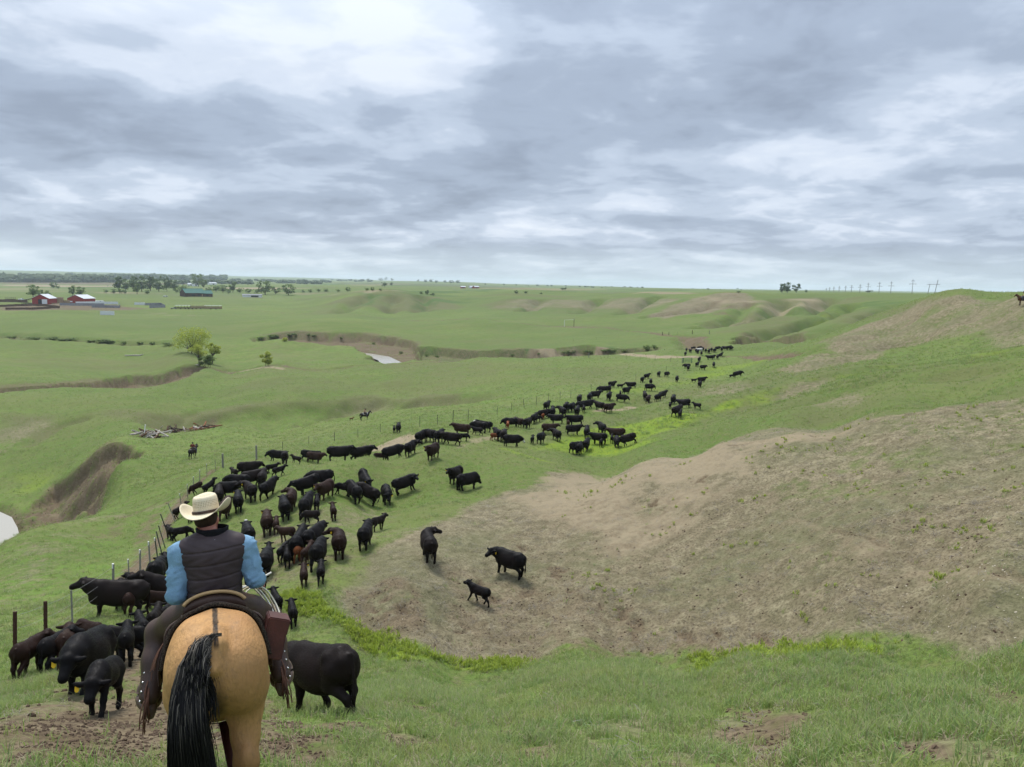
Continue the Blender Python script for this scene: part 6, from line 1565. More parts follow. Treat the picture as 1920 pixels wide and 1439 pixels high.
BARK = cloth('bark', (0.085, 0.068, 0.052), .6, 8)
def tree_meshes(seed, H, W, leaves, lsize, trunk=0.3, lean=0.0, multi=1, clumps=14, cy=0.62, squash=.75):
    """trunk with limbs and a crown of leaf faces gathered in uneven clumps; base at origin"""
    R = random.Random(seed); bm = bmesh.new(); cl = []
    for c in range(clumps):
        a = R.uniform(0, 6.283); r = W * .5 * (R.random() ** .6) * .78; zz = H * cy + R.uniform(-1, 1) * H * (1 - cy) * .72
        k = math.sqrt(max(.08, 1 - ((zz - H * cy) / (H * (1 - cy) * 1.05)) ** 2))
        cl.append((Vector((r * k * math.cos(a) + lean * zz, r * k * math.sin(a), zz)), W * R.uniform(.13, .24)))
    for m in range(multi):
        bx = (m - (multi - 1) / 2) * W * .10; base = Vector((bx, R.uniform(-.1, .1), -.3)); top = Vector((bx * 2 + lean * H * .6, 0, H * .62)); fork = base.lerp(top, trunk + .1)
        rt = H * .028 / math.sqrt(multi)
        tube(bm, bez(base, (base + fork) / 2 + Vector((R.uniform(-.2, .2), 0, 0)), fork, 5), [rt * 1.3, rt, rt * .95, rt * .9, rt * .85], 7, False)
        for p, s in cl[m::multi]:
            tube(bm, bez(fork, fork.lerp(p, .5) + Vector((0, 0, H * .03)), p, 4), [rt * .6, rt * .42, rt * .28, rt * .1], 5, False)
    tm = bpy.data.meshes.new('trunk'); bmesh.ops.recalc_face_normals(bm, faces=bm.faces); bm.to_mesh(tm); bm.free(); tm.materials.append(BARK)
    n = leaves; rs = np.random.RandomState(seed); idx = rs.randint(0, len(cl), n)
    C = np.array([c[0] for c in cl])[idx]; S = np.array([c[1] for c in cl])[idx]
    d = rs.normal(size=(n, 3)); d /= np.linalg.norm(d, axis=1)[:, None]; rr = rs.rand(n) ** .45
    P = C + d * (S * rr)[:, None] * np.array((1, 1, squash)); P[:, 2] = np.maximum(P[:, 2], H * .06)
    ax = rs.normal(size=(n, 3)); ax /= np.linalg.norm(ax, axis=1)[:, None]; bx = np.cross(ax, rs.normal(size=(n, 3))); bx /= np.linalg.norm(bx, axis=1)[:, None]
    sz = lsize * rs.uniform(.6, 1.25, n)[:, None]
    V = np.stack([P - ax * sz, P + bx * sz * .55, P + ax * sz, P - bx * sz * .55], 1).reshape(-1, 3)
    cm = bpy.data.meshes.new('crown'); cm.from_pydata(V.tolist(), [], np.arange(n * 4).reshape(-1, 4).tolist())
    return tm, cm
def plant_tree(meshes, mat, u, v, sc, label, group, name='tree', d=None, rz=None, cat='tree', sx=1.0):
    x, y, z, dist = ground_hit(u, v) if not d else at_dist(u, d)
    t = empty(name, (x, y, z + CZ), RNG.uniform(0, 6.28) if rz is None else rz); t.scale = (sc * sx, sc * sx, sc)
    link('trunk', meshes[0], t); c = link('crown', meshes[1], t)
    if mat is not None: c.material_slots[0].link = 'OBJECT' if c.material_slots else 'DATA'
    if c.material_slots: c.material_slots[0].material = mat
    tag(t, label, cat, group); return t
def with_mat(ms, mat):
    ms[1].materials.append(mat); return ms
# creek trees
plant_tree(with_mat(tree_meshes(11, 11.0, 19.0, 3000, .36, .2, .10, 2, 22, .58), LEAF_Y), LEAF_Y, 356, 662, 1.0, 'tallest spreading yellow-green tree of the creek clump', 'creek trees', rz=-.3)
plant_tree(with_mat(tree_meshes(12, 9.6, 7.0, 1300, .30, .45, .05, 1, 10, .70), LEAF_Y), LEAF_Y, 398, 682, 1.0, 'slender yellow-green tree with bare stem right in the creek clump', 'creek trees', rz=.2)
plant_tree(with_mat(tree_meshes(13, 8.6, 8.0, 1300, .30, .4, -.08, 1, 10, .70), LEAF_Y), LEAF_Y, 374, 685, 1.0, 'leaning yellow-green tree with pale fallen trunk left in the creek clump', 'creek trees', rz=.1)
plant_tree(with_mat(tree_meshes(14, 5.6, 7.4, 3000, .22, .15, 0, 4, 14, .58, .6), LEAF_G), LEAF_G, 388, 691, 1.0, 'round low bush with several stems at the cut bank', 'creek trees', 'bush', cat='bush', rz=0)
plant_tree(with_mat(tree_meshes(15, 6.4, 5.6, 2600, .22, .15, .02, 3, 12, .5), LEAF_Y), LEAF_Y, 501, 687, 1.0, 'lone yellow-green bush right of the cut bank', 'creek trees', 'bush', cat='bush', rz=0)
plant_tree(with_mat(tree_meshes(16, 2.2, 4.0, 700, .2, .1, 0, 2, 8, .5), LEAF_Y), LEAF_Y, 534, 641, 1.0, 'tiny yellow bush on the meadow tongue by the far cut bank', 'creek trees', 'bush', cat='bush', rz=0)
VAR = {k: with_mat(tree_meshes(30 + i, 10, w, 620, .62, .2, 0, 1, 13, .56), LEAF_G) for i, (k, w) in enumerate((('round', 9.5), ('wide', 13), ('tall', 7), ('ragged', 10)))}
def far_trees(rows, place, group, mat):
    rows = sorted(rows); n = len(rows)
    for i, (u, v, hp, wp, kind) in enumerate(rows):
        x, y, z, d = ground_hit(u, v); H = hp * d / F_PX
        w0 = {'round': 9.5, 'wide': 13, 'tall': 7, 'ragged': 10}[kind]
        nth = ('leftmost' if i == 0 else 'rightmost' if i == n - 1 else ORD[i] + ' from left') if n > 1 else ''
        plant_tree(VAR[kind], mat, u, v, H / 10.0, ('%s %s%s' % ('bushy green tree' if hp > 10 else 'small green tree', place, (', ' + nth) if nth else '')), group, sx=(wp * d / F_PX) / (w0 * H / 10.0))
far_trees([(62,557,19,23,'round'),(75,556,11,12,'ragged'),(88,557,10,14,'wide'),(100,541,10,13,'round'),(110,542,5,8,'wide'),(136,555,17,14,'ragged'),(150,555,15,18,'round')], 'behind the two red barns', 'trees by the barns', LEAF_G)
far_trees([(199,550,6,9,'wide'),(213,551,8,11,'round'),(224,551,9,12,'wide'),(234,551,7,10,'ragged'),(257,552,19,13,'tall'),(276,552,7,10,'round')], 'in the hedge left of the log house', 'hedge trees', LEAF_G)
far_trees([(222,547,27,18,'tall'),(236,546,20,20,'round'),(250,547,24,22,'wide'),(266,547,26,24,'round'),(282,546,26,24,'ragged'),(298,547,22,22,'round'),(313,547,26,20,'wide'),(325,545,18,20,'round')], 'in the dark grove left of the far farmstead', 'grove trees', LEAF_D)
far_trees([(345,548,12,18,'wide'),(372,538,22,24,'round'),(382,540,14,14,'ragged'),(405,548,12,20,'wide'),(418,549,13,20,'round'),(437,549,20,14,'tall'),(450,550,9,16,'wide'),(466,550,8,14,'round'),(482,551,8,14,'wide'),(332,549,9,14,'round'),(392,549,9,14,'round'),(428,551,8,14,'wide')], 'round the far farmstead', 'farmstead trees', LEAF_G)
far_trees([(497,553,25,30,'round'),(517,552,14,18,'ragged'),(541,554,20,28,'round')], 'right of the log house', 'trees in the pasture', LEAF_G)
far_trees([(568,549,5,9,'wide'),(582,549,6,10,'round'),(597,548,6,11,'wide'),(611,548,6,12,'round'),(634,548,5,10,'wide'),(652,547,8,11,'round'),(688,546,6,10,'wide'),(698,546,7,9,'round'),(713,546,5,8,'wide')], 'along the near edge behind the green knoll', 'shrubs behind the knoll', LEAF_G)
far_trees([(721,538,8,13,'wide'),(734,536,6,7,'tall'),(790,552,5,8,'round'),(801,553,9,10,'ragged'),(812,554,4,14,'wide'),(968,551,6,9,'round'),(986,551,5,9,'wide')], 'on the plain behind the middle ridge', 'trees on the plain', LEAF_D)
far_trees([(678,529,5,8,'round'),(690,528,5,10,'wide'),(714,527,5,10,'round'),(724,526,6,9,'wide'),(735,527,5,6,'tall'),(784,529,5,5,'tall'),(798,530,5,8,'round'),(808,530,6,9,'wide'),(818,531,5,8,'round'),(834,531,5,9,'wide'),(846,532,6,11,'round'),(858,532,6,12,'wide'),(910,535,4,4,'tall'),(945,536,4,4,'tall')], 'on the far skyline ridge', 'skyline trees', LEAF_D)
far_trees([(1466,550,17,15,'ragged'),(1476,550,19,16,'round'),(1493,549,16,16,'ragged'),(1511,549,5,6,'round')], 'standing on the plateau rim', 'trees on the plateau rim', LEAF_D)
far_trees([(1385,549,3,10,'wide'),(1630,549,4,16,'wide'),(1015,552,3,8,'wide'),(1055,544,4,10,'round'),(1060,544,5,6,'tall')], 'low on the far plateau', 'plateau shrubs', LEAF_D)
far_trees([(490,637,5,20,'wide'),(512,634,6,22,'round'),(519,633,4,14,'wide'),(546,631,6,24,'ragged'),(590,631,3,14,'wide'),(578,630,4,10,'round'),(640,636,4,9,'wide'),(700,646,4,10,'wide'),(752,664,5,10,'round')], 'on the curved cut bank by the water', 'bank shrubs', LEAF_G)
far_trees([(1058,664,5,22,'wide'),(1072,663,6,24,'round'),(1101,662,5,20,'wide'),(1109,662,4,16,'round'),(1136,661,6,26,'wide'),(1146,660,5,22,'ragged'),(1172,660,4,20,'wide'),(1213,657,9,18,'round'),(1226,656,9,18,'wide'),(1010,666,4,10,'wide'),(960,668,4,10,'round'),(800,669,5,12,'wide'),(820,671,4,11,'round')], 'in the creek trench below the far fence', 'trench shrubs', LEAF_G)
_R3 = random.Random(4)
far_trees([(u_, 633.5 + .046 * u_, _R3.uniform(2.5, 5.5), _R3.uniform(12, 34), _R3.choice(('wide', 'round', 'ragged'))) for u_ in (18, 27, 60, 72, 96, 120, 131, 170, 196, 204, 232, 262, 285, 318)], 'in the ditch left of the creek trees', 'ditch shrubs', LEAF_G)
# distant woods that read as one mass
def woodland(name, spans, n, label):
    rs = np.random.RandomState(5); vs, fs = [], []
    base = bmesh.new(); bmesh.ops.create_icosphere(base, subdivisions=2, radius=1.0); bv = np.array([v.co[:] for v in base.verts]); bf = np.array([[v.index for v in f.verts] for f in base.faces]); base.free()
    off = 0
    for (u0, u1, v0, v1, hp, k) in spans:
        for i in range(k):
            u = rs.uniform(u0, u1); v = v0 + (v1 - v0) * (u - u0) / (u1 - u0) + rs.uniform(-1.2, .8)
            x, y, z, d = ground_hit(u, v); H = hp * rs.uniform(.5, 1.25) * d / F_PX
            for c in range(3):
                P = bv * (1 + .35 * rs.normal(size=(len(bv), 1)) * .6); w = H * rs.uniform(.45, .8)
                P = P * np.array((w, w, H * .42)) + np.array((x + rs.uniform(-1, 1) * w * 1.2, y + rs.uniform(-1, 1) * w, z + CZ + H * rs.uniform(.35, .6)))
                vs.append(P); fs.append(bf + off); off += len(P)
    me = bpy.data.meshes.new(name); me.from_pydata(np.concatenate(vs).tolist(), [], np.concatenate(fs).tolist())
    o = link(name, me, None, LEAF_D); tag(o, label, 'woods', kind='stuff')
woodland('woodland', [(-20,210,529,530,11,110),(-20,210,526,527,8,60),(200,420,524,526,8,70),(0,420,517,521,4,60),(330,470,533,533,7,26),(430,620,527,530,4,46),(520,602,531,533,6,40),(600,700,526,529,3,18),(960,1400,536.5,543.5,2,30)], 0, 'hazy belt of distant woods along the river bottom')
# ---------------------------------------------------------------- farmstead across the valley
REDW = cloth('red_barn_siding', (0.30, 0.035, 0.035), .8, 2); ROOFW = cloth('pale_metal_roof', (0.52, 0.54, 0.56), .85, 1); ROOFG = cloth('green_metal_roof', (0.075, 0.17, 0.14), .8, 1); LOGW = cloth('dark_log_wall', (0.070, 0.038, 0.026), .7, 2); GREYM = cloth('grey_board', (0.27, 0.27, 0.29), .7, 1); WHITEM = cloth('white_painted_metal', (0.70, 0.71, 0.72), .9, 1); DARKM = cloth('dark_opening', (0.02, 0.02, 0.024)); TANM = cloth('tan_boards', (0.36, 0.25, 0.16), .7, 1); BROWNM = cloth('brown_boards', (0.13, 0.085, 0.06), .7, 1)
RUBBER = cloth('tyre_rubber', (0.015, 0.015, 0.016))
def spot(u, v, d=None):
    x, y, z, dist = ground_hit(u, v) if not d else at_dist(u, d); return Vector((x, y, z + CZ)), dist, math.atan2(x, y)
def part_box(name, root, c, s, mat, rot=None):
    bm = bmesh.new(); box(bm, c, s, rot); return from_bm(name, bm, mat, root)
def gable_house(name, label, cat, u, v, turn, L, W, eave, ridge, wall, roof, doors=(), lean=None, windows=()):
    """long axis local X, gable ends at +-X; turn = rotation of the long axis from facing the camera sideways"""
    p, d, az = spot(u, v); r = empty(name, p, -az + math.radians(turn)); tag(r, label, cat)
    bm = bmesh.new()
    prof = [(-W/2, -.5), (W/2, -.5), (W/2, eave), (0, ridge), (-W/2, eave)]
    a = [bm.verts.new((-L/2, y, z)) for y, z in prof]; b = [bm.verts.new((L/2, y, z)) for y, z in prof]
    bm.faces.new(a[::-1]); bm.faces.new(b)
    for k in range(5): bm.faces.new((a[k], a[(k+1) % 5], b[(k+1) % 5], b[k]))
    from_bm('wall', bm, wall, r)
    for sg in (1, -1):
        sl = math.atan2(ridge - eave, W / 2); ln = math.hypot(ridge - eave, W / 2) + .8
        bm = bmesh.new(); box(bm, (0, sg * (W / 4 + .18 * math.cos(sl)), (eave + ridge) / 2 + .12 - .2 * math.sin(sl)), (L + 1.0, ln, .16), Euler((-sg * sl, 0, 0)).to_matrix()); from_bm('roof', bm, roof, r)
    for (x, y, z, sx, sy, sz, m, nm) in doors: part_box(nm, r, (x, y, z), (sx, sy, sz), m)
    if lean:
        side, wd, he, mat = lean
        rs = math.atan2(eave - he, wd)
        bm = bmesh.new(); box(bm, (0, side * (W/2 + wd/2), (eave + he) / 2), (L, math.hypot(wd, eave - he) + .3, .14), Euler((-side * rs, 0, 0)).to_matrix()); lo = from_bm('lean_to_roof', bm, roof, r)
        for k in range(6): part_box('lean_to_post', r, (-L/2 + .3 + (L - .6) * k / 5, side * (W/2 + wd - .2), he / 2 - .1), (.25, .25, he), mat)
    return r
# gable ends face the camera: long axis runs along the sight line (turn 90 = pointing away)
b1 = gable_house('barn', 'red barn with pale roof, open lean-to and white sliding door', 'barn', 84, 569.5, 68, 18, 15, 5.2, 9.0, REDW, ROOFW,
   doors=((-9.1, 0.5, 2.1, .2, 3.2, 4.4, DARKM, 'doorway'), (-9.2, -3.6, 2.1, .2, 4.6, 4.4, WHITEM, 'sliding_door')), lean=(1, 9.5, 3.4, BROWNM))
b2 = gable_house('barn', 'red barn with pale roof and plain gable right of the lean-to barn', 'barn', 153, 568.5, 58, 20, 17, 4.8, 8.4, REDW, ROOFW, doors=((-10.1, 4.5, 1.6, .2, 2.6, 1.2, WHITEM, 'hay_door'),))
lodge = gable_house('log_house', 'dark log house with green metal roof on the low rise', 'house', 361, 556, 28, 27, 15, 4.6, 10.0, LOGW, ROOFG, doors=((-3, -7.6, 1.6, 4, .2, 2.6, DARKM, 'window'), (5, -7.6, 1.6, 3, .2, 2.6, DARKM, 'window'), (10, -7.6, 1.6, 2, .2, 2.8, TANM, 'door')))
wing = gable_house('log_house_wing', 'smaller green-roofed wing at the right end of the log house', 'house', 383, 556.4, 20, 18, 12, 4.2, 8.2, LOGW, ROOFG, doors=((2, -6.1, 1.6, 3, .2, 2.4, DARKM, 'window'),))
gable_house('shed', 'low pale shed with dark open bays right of the log house', 'shed', 473, 557.5, 4, 26, 8, 3.0, 4.0, WHITEM, GREYM, doors=((3, -4.1, 1.2, 10, .2, 2.2, DARKM, 'open_bay'),))
for k, (u, v, L, W, e, r, wm, rm, lab) in enumerate((
   (358,536,16,10,4,6.5,WHITEM,ROOFW,'leftmost white farm building among the far trees'),(366,537,12,10,5,8,WHITEM,WHITEM,'round-shouldered white building beside the far trees'),(398,534,26,12,4.5,7,WHITEM,ROOFW,'long pale building right of the tall far tree'),
   (868,541,10,7,3,4.5,REDW,ROOFW,'small distant red shed below the skyline ridge'),(884,541,10,7,3,5,WHITEM,ROOFW,'distant white farm building left of the far red barn'),(892,541,12,8,3,5,REDW,ROOFW,'distant red barn with white roof below the skyline'))):
    gable_house('farm_building', lab, 'building', u, v, 10 + 15 * (k % 3), L, W, e, r, wm, rm, doors=((0, -W/2 - .1, e * .4, L * .25, .2, e * .75, DARKM, 'doorway'),))
# plank corrals and windbreak panels: every panel is a part of its fence
def panel_fence(label, pts, hgt, mat, step, name='corral_fence', gap=.06):
    P = [spot(*p)[0] for p in pts]; r = empty(name, P[0]); tag(r, label, 'fence', 'corral fences')
    for a, b in zip(P[:-1], P[1:]):
        n = max(1, int((b - a).length / step)); dr = (b - a).normalized(); ang = math.atan2(dr.y, dr.x)
        for k in range(n):
            c = a.lerp(b, (k + .5) / n) - P[0]; L = (b - a).length / n
            bm = bmesh.new(); box(bm, (0, 0, hgt / 2), (L * (1 - gap), .12, hgt)); box(bm, (-L / 2, -.1, hgt / 2), (.22, .22, hgt * 1.1)); o = from_bm('panel', bm, mat, r); o.location = c; o.rotation_euler = (0, 0, ang)
panel_fence('grey plank corral fence in front of the right red barn', [(112,573),(140,573.5),(165,573.5),(196,574)], 2.4, GREYM, 5)
panel_fence('pale grey board corral fence running right of the red barn', [(142,571),(180,570.5),(222,571)], 2.6, WHITEM, 5)
panel_fence('grey metal corral panels at the right end of the pens', [(172,577),(200,577.5),(224,578),(225,573)], 2.4, GREYM, 4)
panel_fence('dark plank fence left of the lean-to barn', [(-10,567),(20,567),(52,568)], 2.8, BROWNM, 5)
panel_fence('brown pole corral in the muddy pens', [(0,576),(40,574),(90,575),(112,578),(60,581),(10,581)], 1.8, BROWNM, 5)
panel_fence('pale windbreak wall at the right-hand corral', [(252,572),(272,572.2)], 2.6, WHITEM, 4)
panel_fence('long grey board fence of the right-hand corral', [(272,573),(302,572.5),(310,577),(280,578)], 2.4, GREYM, 5)
panel_fence('free-standing white windbreak panel in the green pasture', [(188,591),(196,591),(206,591.2),(215,591.4)], 3.2, WHITEM, 5, 'windbreak')
# vehicles and trailers parked in a row
def trailer(label, u, v, L, W, H, body, roof, turn=3, open_side=False):
    p, d, az = spot(u, v); r = empty('stock_trailer', p, -az + math.radians(turn)); tag(r, label, 'trailer', 'trailers parked in a row')
    bm = bmesh.new(); box(bm, (0, 0, .75), (L, W, .3)); from_bm('deck', bm, DARKM, r)
    for x in np.linspace(-L/2 + .15, L/2 - .15, 6):
        for y in (-W/2 + .1, W/2 - .1): part_box('stake', r, (x, y, .9 + (H - .9) / 2), (.18, .12, H - .9), body)
    for k in range(2 if open_side else 4): part_box('side_board', r, (0, -W/2, 1.1 + .42 * k), (L, .08, .3), body); part_box('side_board', r, (0, W/2, 1.1 + .42 * k), (L, .08, .3), body)
    part_box('roof', r, (0, 0, H), (L * 1.02, W * 1.05, .15), roof)
    for x in (-L * .15, L * .15):
        for y in (-W/2, W/2):
            bm = bmesh.new(); bmesh.ops.create_cone(bm, cap_ends=True, segments=12, radius1=.42, radius2=.42, depth=.25, matrix=Matrix.Translation((x, y, .42)) @ Matrix.Rotation(math.pi / 2, 4, 'X')); from_bm('wheel', bm, RUBBER, r)
trailer('dark open stock trailer, leftmost long one of the parked row', 343, 580, 13, 2.6, 3.4, BROWNM, WHITEM, 3, True)
trailer('tan boarded trailer in the middle of the parked row', 372, 580, 13, 2.6, 3.6, TANM, TANM)
trailer('tan boarded trailer with pale roof at the right end of the row', 400, 580.5, 15, 2.6, 3.6, TANM, WHITEM)
trailer('brown boxy trailer standing at the left of the farmyard', 20, 565.5, 9, 2.6, 4.2, BROWNM, BROWNM)
def car(label, u, v, turn, paint, pickup=True, L=5.6):
    p, d, az = spot(u, v); r = empty('pickup_truck' if pickup else 'camper', p, -az + math.radians(turn)); tag(r, label, 'truck' if pickup else 'camper')
    bm = bmesh.new(); W = 2.0
    if pickup:
        prof = [(-L/2, .5), (L/2, .5), (L/2, 1.0), (L/2 - 1.1, 1.15), (L/2 - 1.6, 1.85), (0, 1.9), (-.3, 1.2), (-L/2, 1.2)]
    else: prof = [(-L/2, .5), (L/2, .5), (L/2, 2.4), (L/2 - .8, 3.3), (-L/2 + .8, 3.3), (-L/2, 2.3)]
    a = [bm.verts.new((x, -W/2, z)) for x, z in prof]; b = [bm.verts.new((x, W/2, z)) for x, z in prof]; bm.faces.new(a); bm.faces.new(b[::-1])
    for k in range(len(prof)): bm.faces.new((a[k], b[k], b[(k+1) % len(prof)], a[(k+1) % len(prof)]))
    from_bm('body', bm, paint, r)
    for y in (-W/2 - .02, W/2 + .02): part_box('window', r, ((.9, y, 1.5) if pickup else (.6, y, 2.3)), (1.3, .04, .4 if pickup else .7), DARKM)
    for x in (-L * .3, L * .3):
        for y in (-W/2, W/2):
            bm = bmesh.new(); bmesh.ops.create_cone(bm, cap_ends=True, segments=12, radius1=.4, radius2=.4, depth=.26, matrix=Matrix.Translation((x, y, .4)) @ Matrix.Rotation(math.pi / 2, 4, 'X')); from_bm('wheel', bm, RUBBER, r)
car('grey pickup at the left end of the parked trailer row', 326, 580, 5, cloth('grey_paint', (.2, .21, .22), .8, 1, .4)); car('silver pickup between the parked trailers', 357, 580, 8, cloth('silver_paint', (.4, .41, .42), .8, 1, .4))
car('white pickup left of the log house', 310, 557, 20, WHITEM); car('white rounded camper behind the grey corral', 187, 570, 10, WHITEM, False, 8.0); car('white pickup beside the barn left wall', 40, 563, 15, WHITEM); car('dark truck at the far left of the farmyard', 2, 566, 10, DARKM)
# hay and lumber stacks, pale cattle out on the plain
def stack(label, u, v, nx, nz, s, mat, cat='stack'):
    p, d, az = spot(u, v); r = empty('lumber_stack', p, -az + .15); tag(r, label, cat); R = random.Random(u)
    for k in range(nz):
        for i in range(nx - k // 2): part_box('plank_bundle', r, ((i - nx / 2) * s[0] * 1.04 + R.uniform(-.2, .2), R.uniform(-.2, .2), s[2] * (k + .5)), s, mat)
stack('tan stack of lumber between the two red barns', 119, 568.5, 3, 4, (5.2, 3, 1.4), TANM); stack('yellowish low lumber pile right of the white sliding door', 101, 570, 2, 1, (6, 2, .8), TANM); stack('scattered boards in the muddy corral at left', 20, 575, 3, 1, (5, 2, .6), TANM)
for (u, v, lab) in ((202, 537.5, 'left of two pale cattle on the far green strip'), (208, 537.2, 'right of two pale cattle on the far green strip')):
    o = put_cow(u, v, 85, 'low', 'p', s=1.7); tag(o, lab, 'cow', 'pale cattle on the plain')
# ---------------------------------------------------------------- power line
WOODP = cloth('grey_power_pole', (0.23, 0.21, 0.20), .7, 1)
def power_pole(i, u, vt, vb, n):
    x, y, z, d = ground_hit(u, vb); d0 = min(3800, 15.0 * F_PX / (vb - vt)); az = math.atan2(x, y); x, y = d0 * math.sin(az), d0 * math.cos(az); z = ground_z(x, y)
    e = bearing(u, vt)[1]; H = max(11, e * d0 - z); r = empty('power_pole', (x, y, z + CZ), -az + .35)
    nth = 'nearest' if i == 0 else 'farthest' if i == n - 1 else ORD[i] + ' nearest'
    tag(r, '%s wooden cross-armed power pole on the plateau skyline' % nth, 'power pole', 'power poles along the plateau'); w = max(.17, d0 * .00026)
    bm = bmesh.new(); tube(bm, [(0, 0, -.5), (0, 0, H)], [w * 1.2, w * .8], 8); from_bm('pole', bm, WOODP, r)
    for t, L in ((.90, 2.6), (.68, 6.4)):
        bm = bmesh.new(); box(bm, (0, -.2, H * t), (L, .2, max(.24, w * 1.3))); from_bm('crossarm', bm, WOODP, r)
        for sx in (-1, 1): part_box('insulator', r, (sx * L * .47, -.2, H * t - .35), (max(.2, w), .2, .55), DARKM)
PP = [(1710,524,549),(1670,528,549),(1648,529,549),(1627,531,549),(1612,533.5,549),(1596,535,549),(1585,536,548.5),(1573,537,548.5),(1563,538,548),(1555,539,548),(1549,540.5,548)]
for i, (u, vt, vb) in enumerate(PP): power_pole(i, u, vt, vb, len(PP))
def h_frame():
    a = ground_hit(1745, 551); d0 = 760; az, e1 = bearing(1757, 525); x, y = d0 * math.sin(az), d0 * math.cos(az); z = ground_z(x, y)
    H = e1 * d0 - z; r = empty('power_pole', (x, y, z + CZ), -az + .25); tag(r, 'two-legged power line frame with leaning right pole, rightmost on the skyline', 'power pole', 'power poles along the plateau')
    bm = bmesh.new(); tube(bm, [(-1.2, 0, -.5), (.8, 0, H)], [.28, .2], 8); from_bm('pole', bm, WOODP, r)
    bm = bmesh.new(); tube(bm, [(-6.4, 0, -.5), (-5.2, 0, H * .72)], [.26, .2], 8); from_bm('pole', bm, WOODP, r)
    bm = bmesh.new(); tube(bm, [(-7.6, -.2, H * .68), (2.6, -.2, H * .70)], .17, 6); from_bm('crossarm', bm, WOODP, r)
h_frame()
# ---------------------------------------------------------------- old timber and scrap dumped in the gully
def junk():
    Wd = [cloth('bleached_wood', (.46, .41, .35), .6, 6), cloth('brown_wood', (.17, .10, .06), .6, 6), cloth('rust_scrap', (.26, .10, .045), .6, 6), cloth('dark_wood', (.07, .05, .04), .6, 6)]
    for (u, v, n, sp, lab, pick) in ((278, 821, 26, 3.0, 'pale heap of broken timber with an upright white post', (0, 0, 1)), (325, 811, 22, 4.2, 'brown heap of old logs in the gully middle', (1, 3, 1, 0)), (383, 806, 20, 2.8, 'rust-orange and dark scrap heap at the gully right end', (2, 2, 3, 0))):
        p, d, az = spot(u, v); r = empty('timber_heap', p); tag(r, lab, 'scrap heap', 'scrap heaps in the gully'); R = random.Random(u)
        for k in range(n):
            a = Vector((R.gauss(0, sp * .5), R.gauss(0, .9), R.uniform(.1, 1.0))); dr = Vector((R.gauss(0, 1), R.gauss(0, .7), R.gauss(0, .35))).normalized() * R.uniform(.8, 2.2)
            bm = bmesh.new(); tube(bm, [a - dr, a, a + dr], [R.uniform(.08, .2), R.uniform(.1, .24), R.uniform(.06, .14)], 6); from_bm('log', bm, Wd[R.choice(pick)], r)
        if n == 26:
            bm = bmesh.new(); tube(bm, [(-.8, 0, 0), (-.45, 0, 2.4)], .10, 8); from_bm('white_post', bm, WHITEP, r)
    p, d, az = spot(250, 668); o = empty('dead_log', p); tag(o, 'grey dead log lying on the meadow left of the creek trees', 'log'); bm = bmesh.new(); tube(bm, [(-4, 0, .2), (0, .3, .3), (3, 0, .35), (4.5, .5, .9)], [.25, .3, .35, .15], 7); from_bm('trunk', bm, Wd[0], o)
    p, d, az = spot(372, 687); o = empty('fallen_trunk', p); tag(o, 'pale fallen trunk under the leaning creek tree', 'log'); bm = bmesh.new(); tube(bm, [(-3, 0, .2), (0, .3, .5), (1.5, 0, 2.0)], [.2, .3, .25], 7); from_bm('trunk', bm, Wd[0], o)
junk()
# ---------------------------------------------------------------- ground cover (uncountable: grass, weeds, straw, clods, stones)
def sample_ground(n, r0, r1, seed, power=1.0, az=37.5):
    """points spread over the sector in front of the camera, even per area of ground"""
    rs = np.random.RandomState(seed)
    r = np.sqrt(r0 ** 2 + (r1 ** 2 - r0 ** 2) * rs.rand(n)) if power == 1.0 else np.exp(rs.uniform(math.log(r0), math.log(r1), n))
    a = np.radians(rs.uniform(-az, az, n)); L = np.log(r)
    i = np.clip(np.searchsorted(GA, a), 1, len(GA) - 1); j = np.clip(np.searchsorted(GL, L), 1, len(GL) - 1)
    t = (a - GA[i-1]) / (GA[i] - GA[i-1]); s = (L - GL[j-1]) / (GL[j] - GL[j-1])
    bl = lambda G: (G[i-1, j-1] * (1-s) + G[i-1, j] * s) * (1-t) + (G[i, j-1] * (1-s) + G[i, j] * s) * t
    return r * np.sin(a), r * np.cos(a), bl(GZ), {k: bl(MASK[k]) for k in MASK}, r, rs
def blade_mat(name, c1, c2, tip=None, trans=.25):
    M = Mat(name); oi = M.nd('ShaderNodeObjectInfo'); co = M.coord('Object')
    geo = M.nd('ShaderNodeNewGeometry'); at = M.nd('ShaderNodeAttribute', attribute_name='shade', attribute_type='GEOMETRY')
    sp = M.nd('ShaderNodeSeparateColor'); M.L.new(at.outputs['Color'], sp.inputs[0])
    c = M.mix(oi.outputs['Random'], c1, c2)
    pn = M.noise(0.75, 4, .6, vec=oi.outputs['Location'])
    if trans > .3: c = M.mix(M.rng(pn, .48, .62, 0, .75), c, tuple(v * w for v, w in zip(c2, (1.15, .98, .9))))
    if trans > .3: c = M.mix(M.rng(M.noise(0.35, 3, .6, vec=oi.outputs['Location']), .42, .56, .5, 0), c, tuple(v * w for v, w in zip(c1, (.75, .85, .8))))
    if tip: c = M.mix(M.math('MULTIPLY', sp.outputs[0], .7), c, tip)
    c = M.mix(M.math('MULTIPLY', sp.outputs[1], .5), c, (0.21, 0.18, 0.095))
    tr = M.nd('ShaderNodeBsdfTranslucent'); M.put(tr.inputs[0], c); ms = M.nd('ShaderNodeMixShader'); ms.inputs[0].default_value = trans
    out = M.N['Material Output']; M.L.new(M.b.outputs[0], ms.inputs[1]); M.L.new(tr.outputs[0], ms.inputs[2]); M.L.new(ms.outputs[0], out.inputs[0])
    return M.done(c, .65, .2)
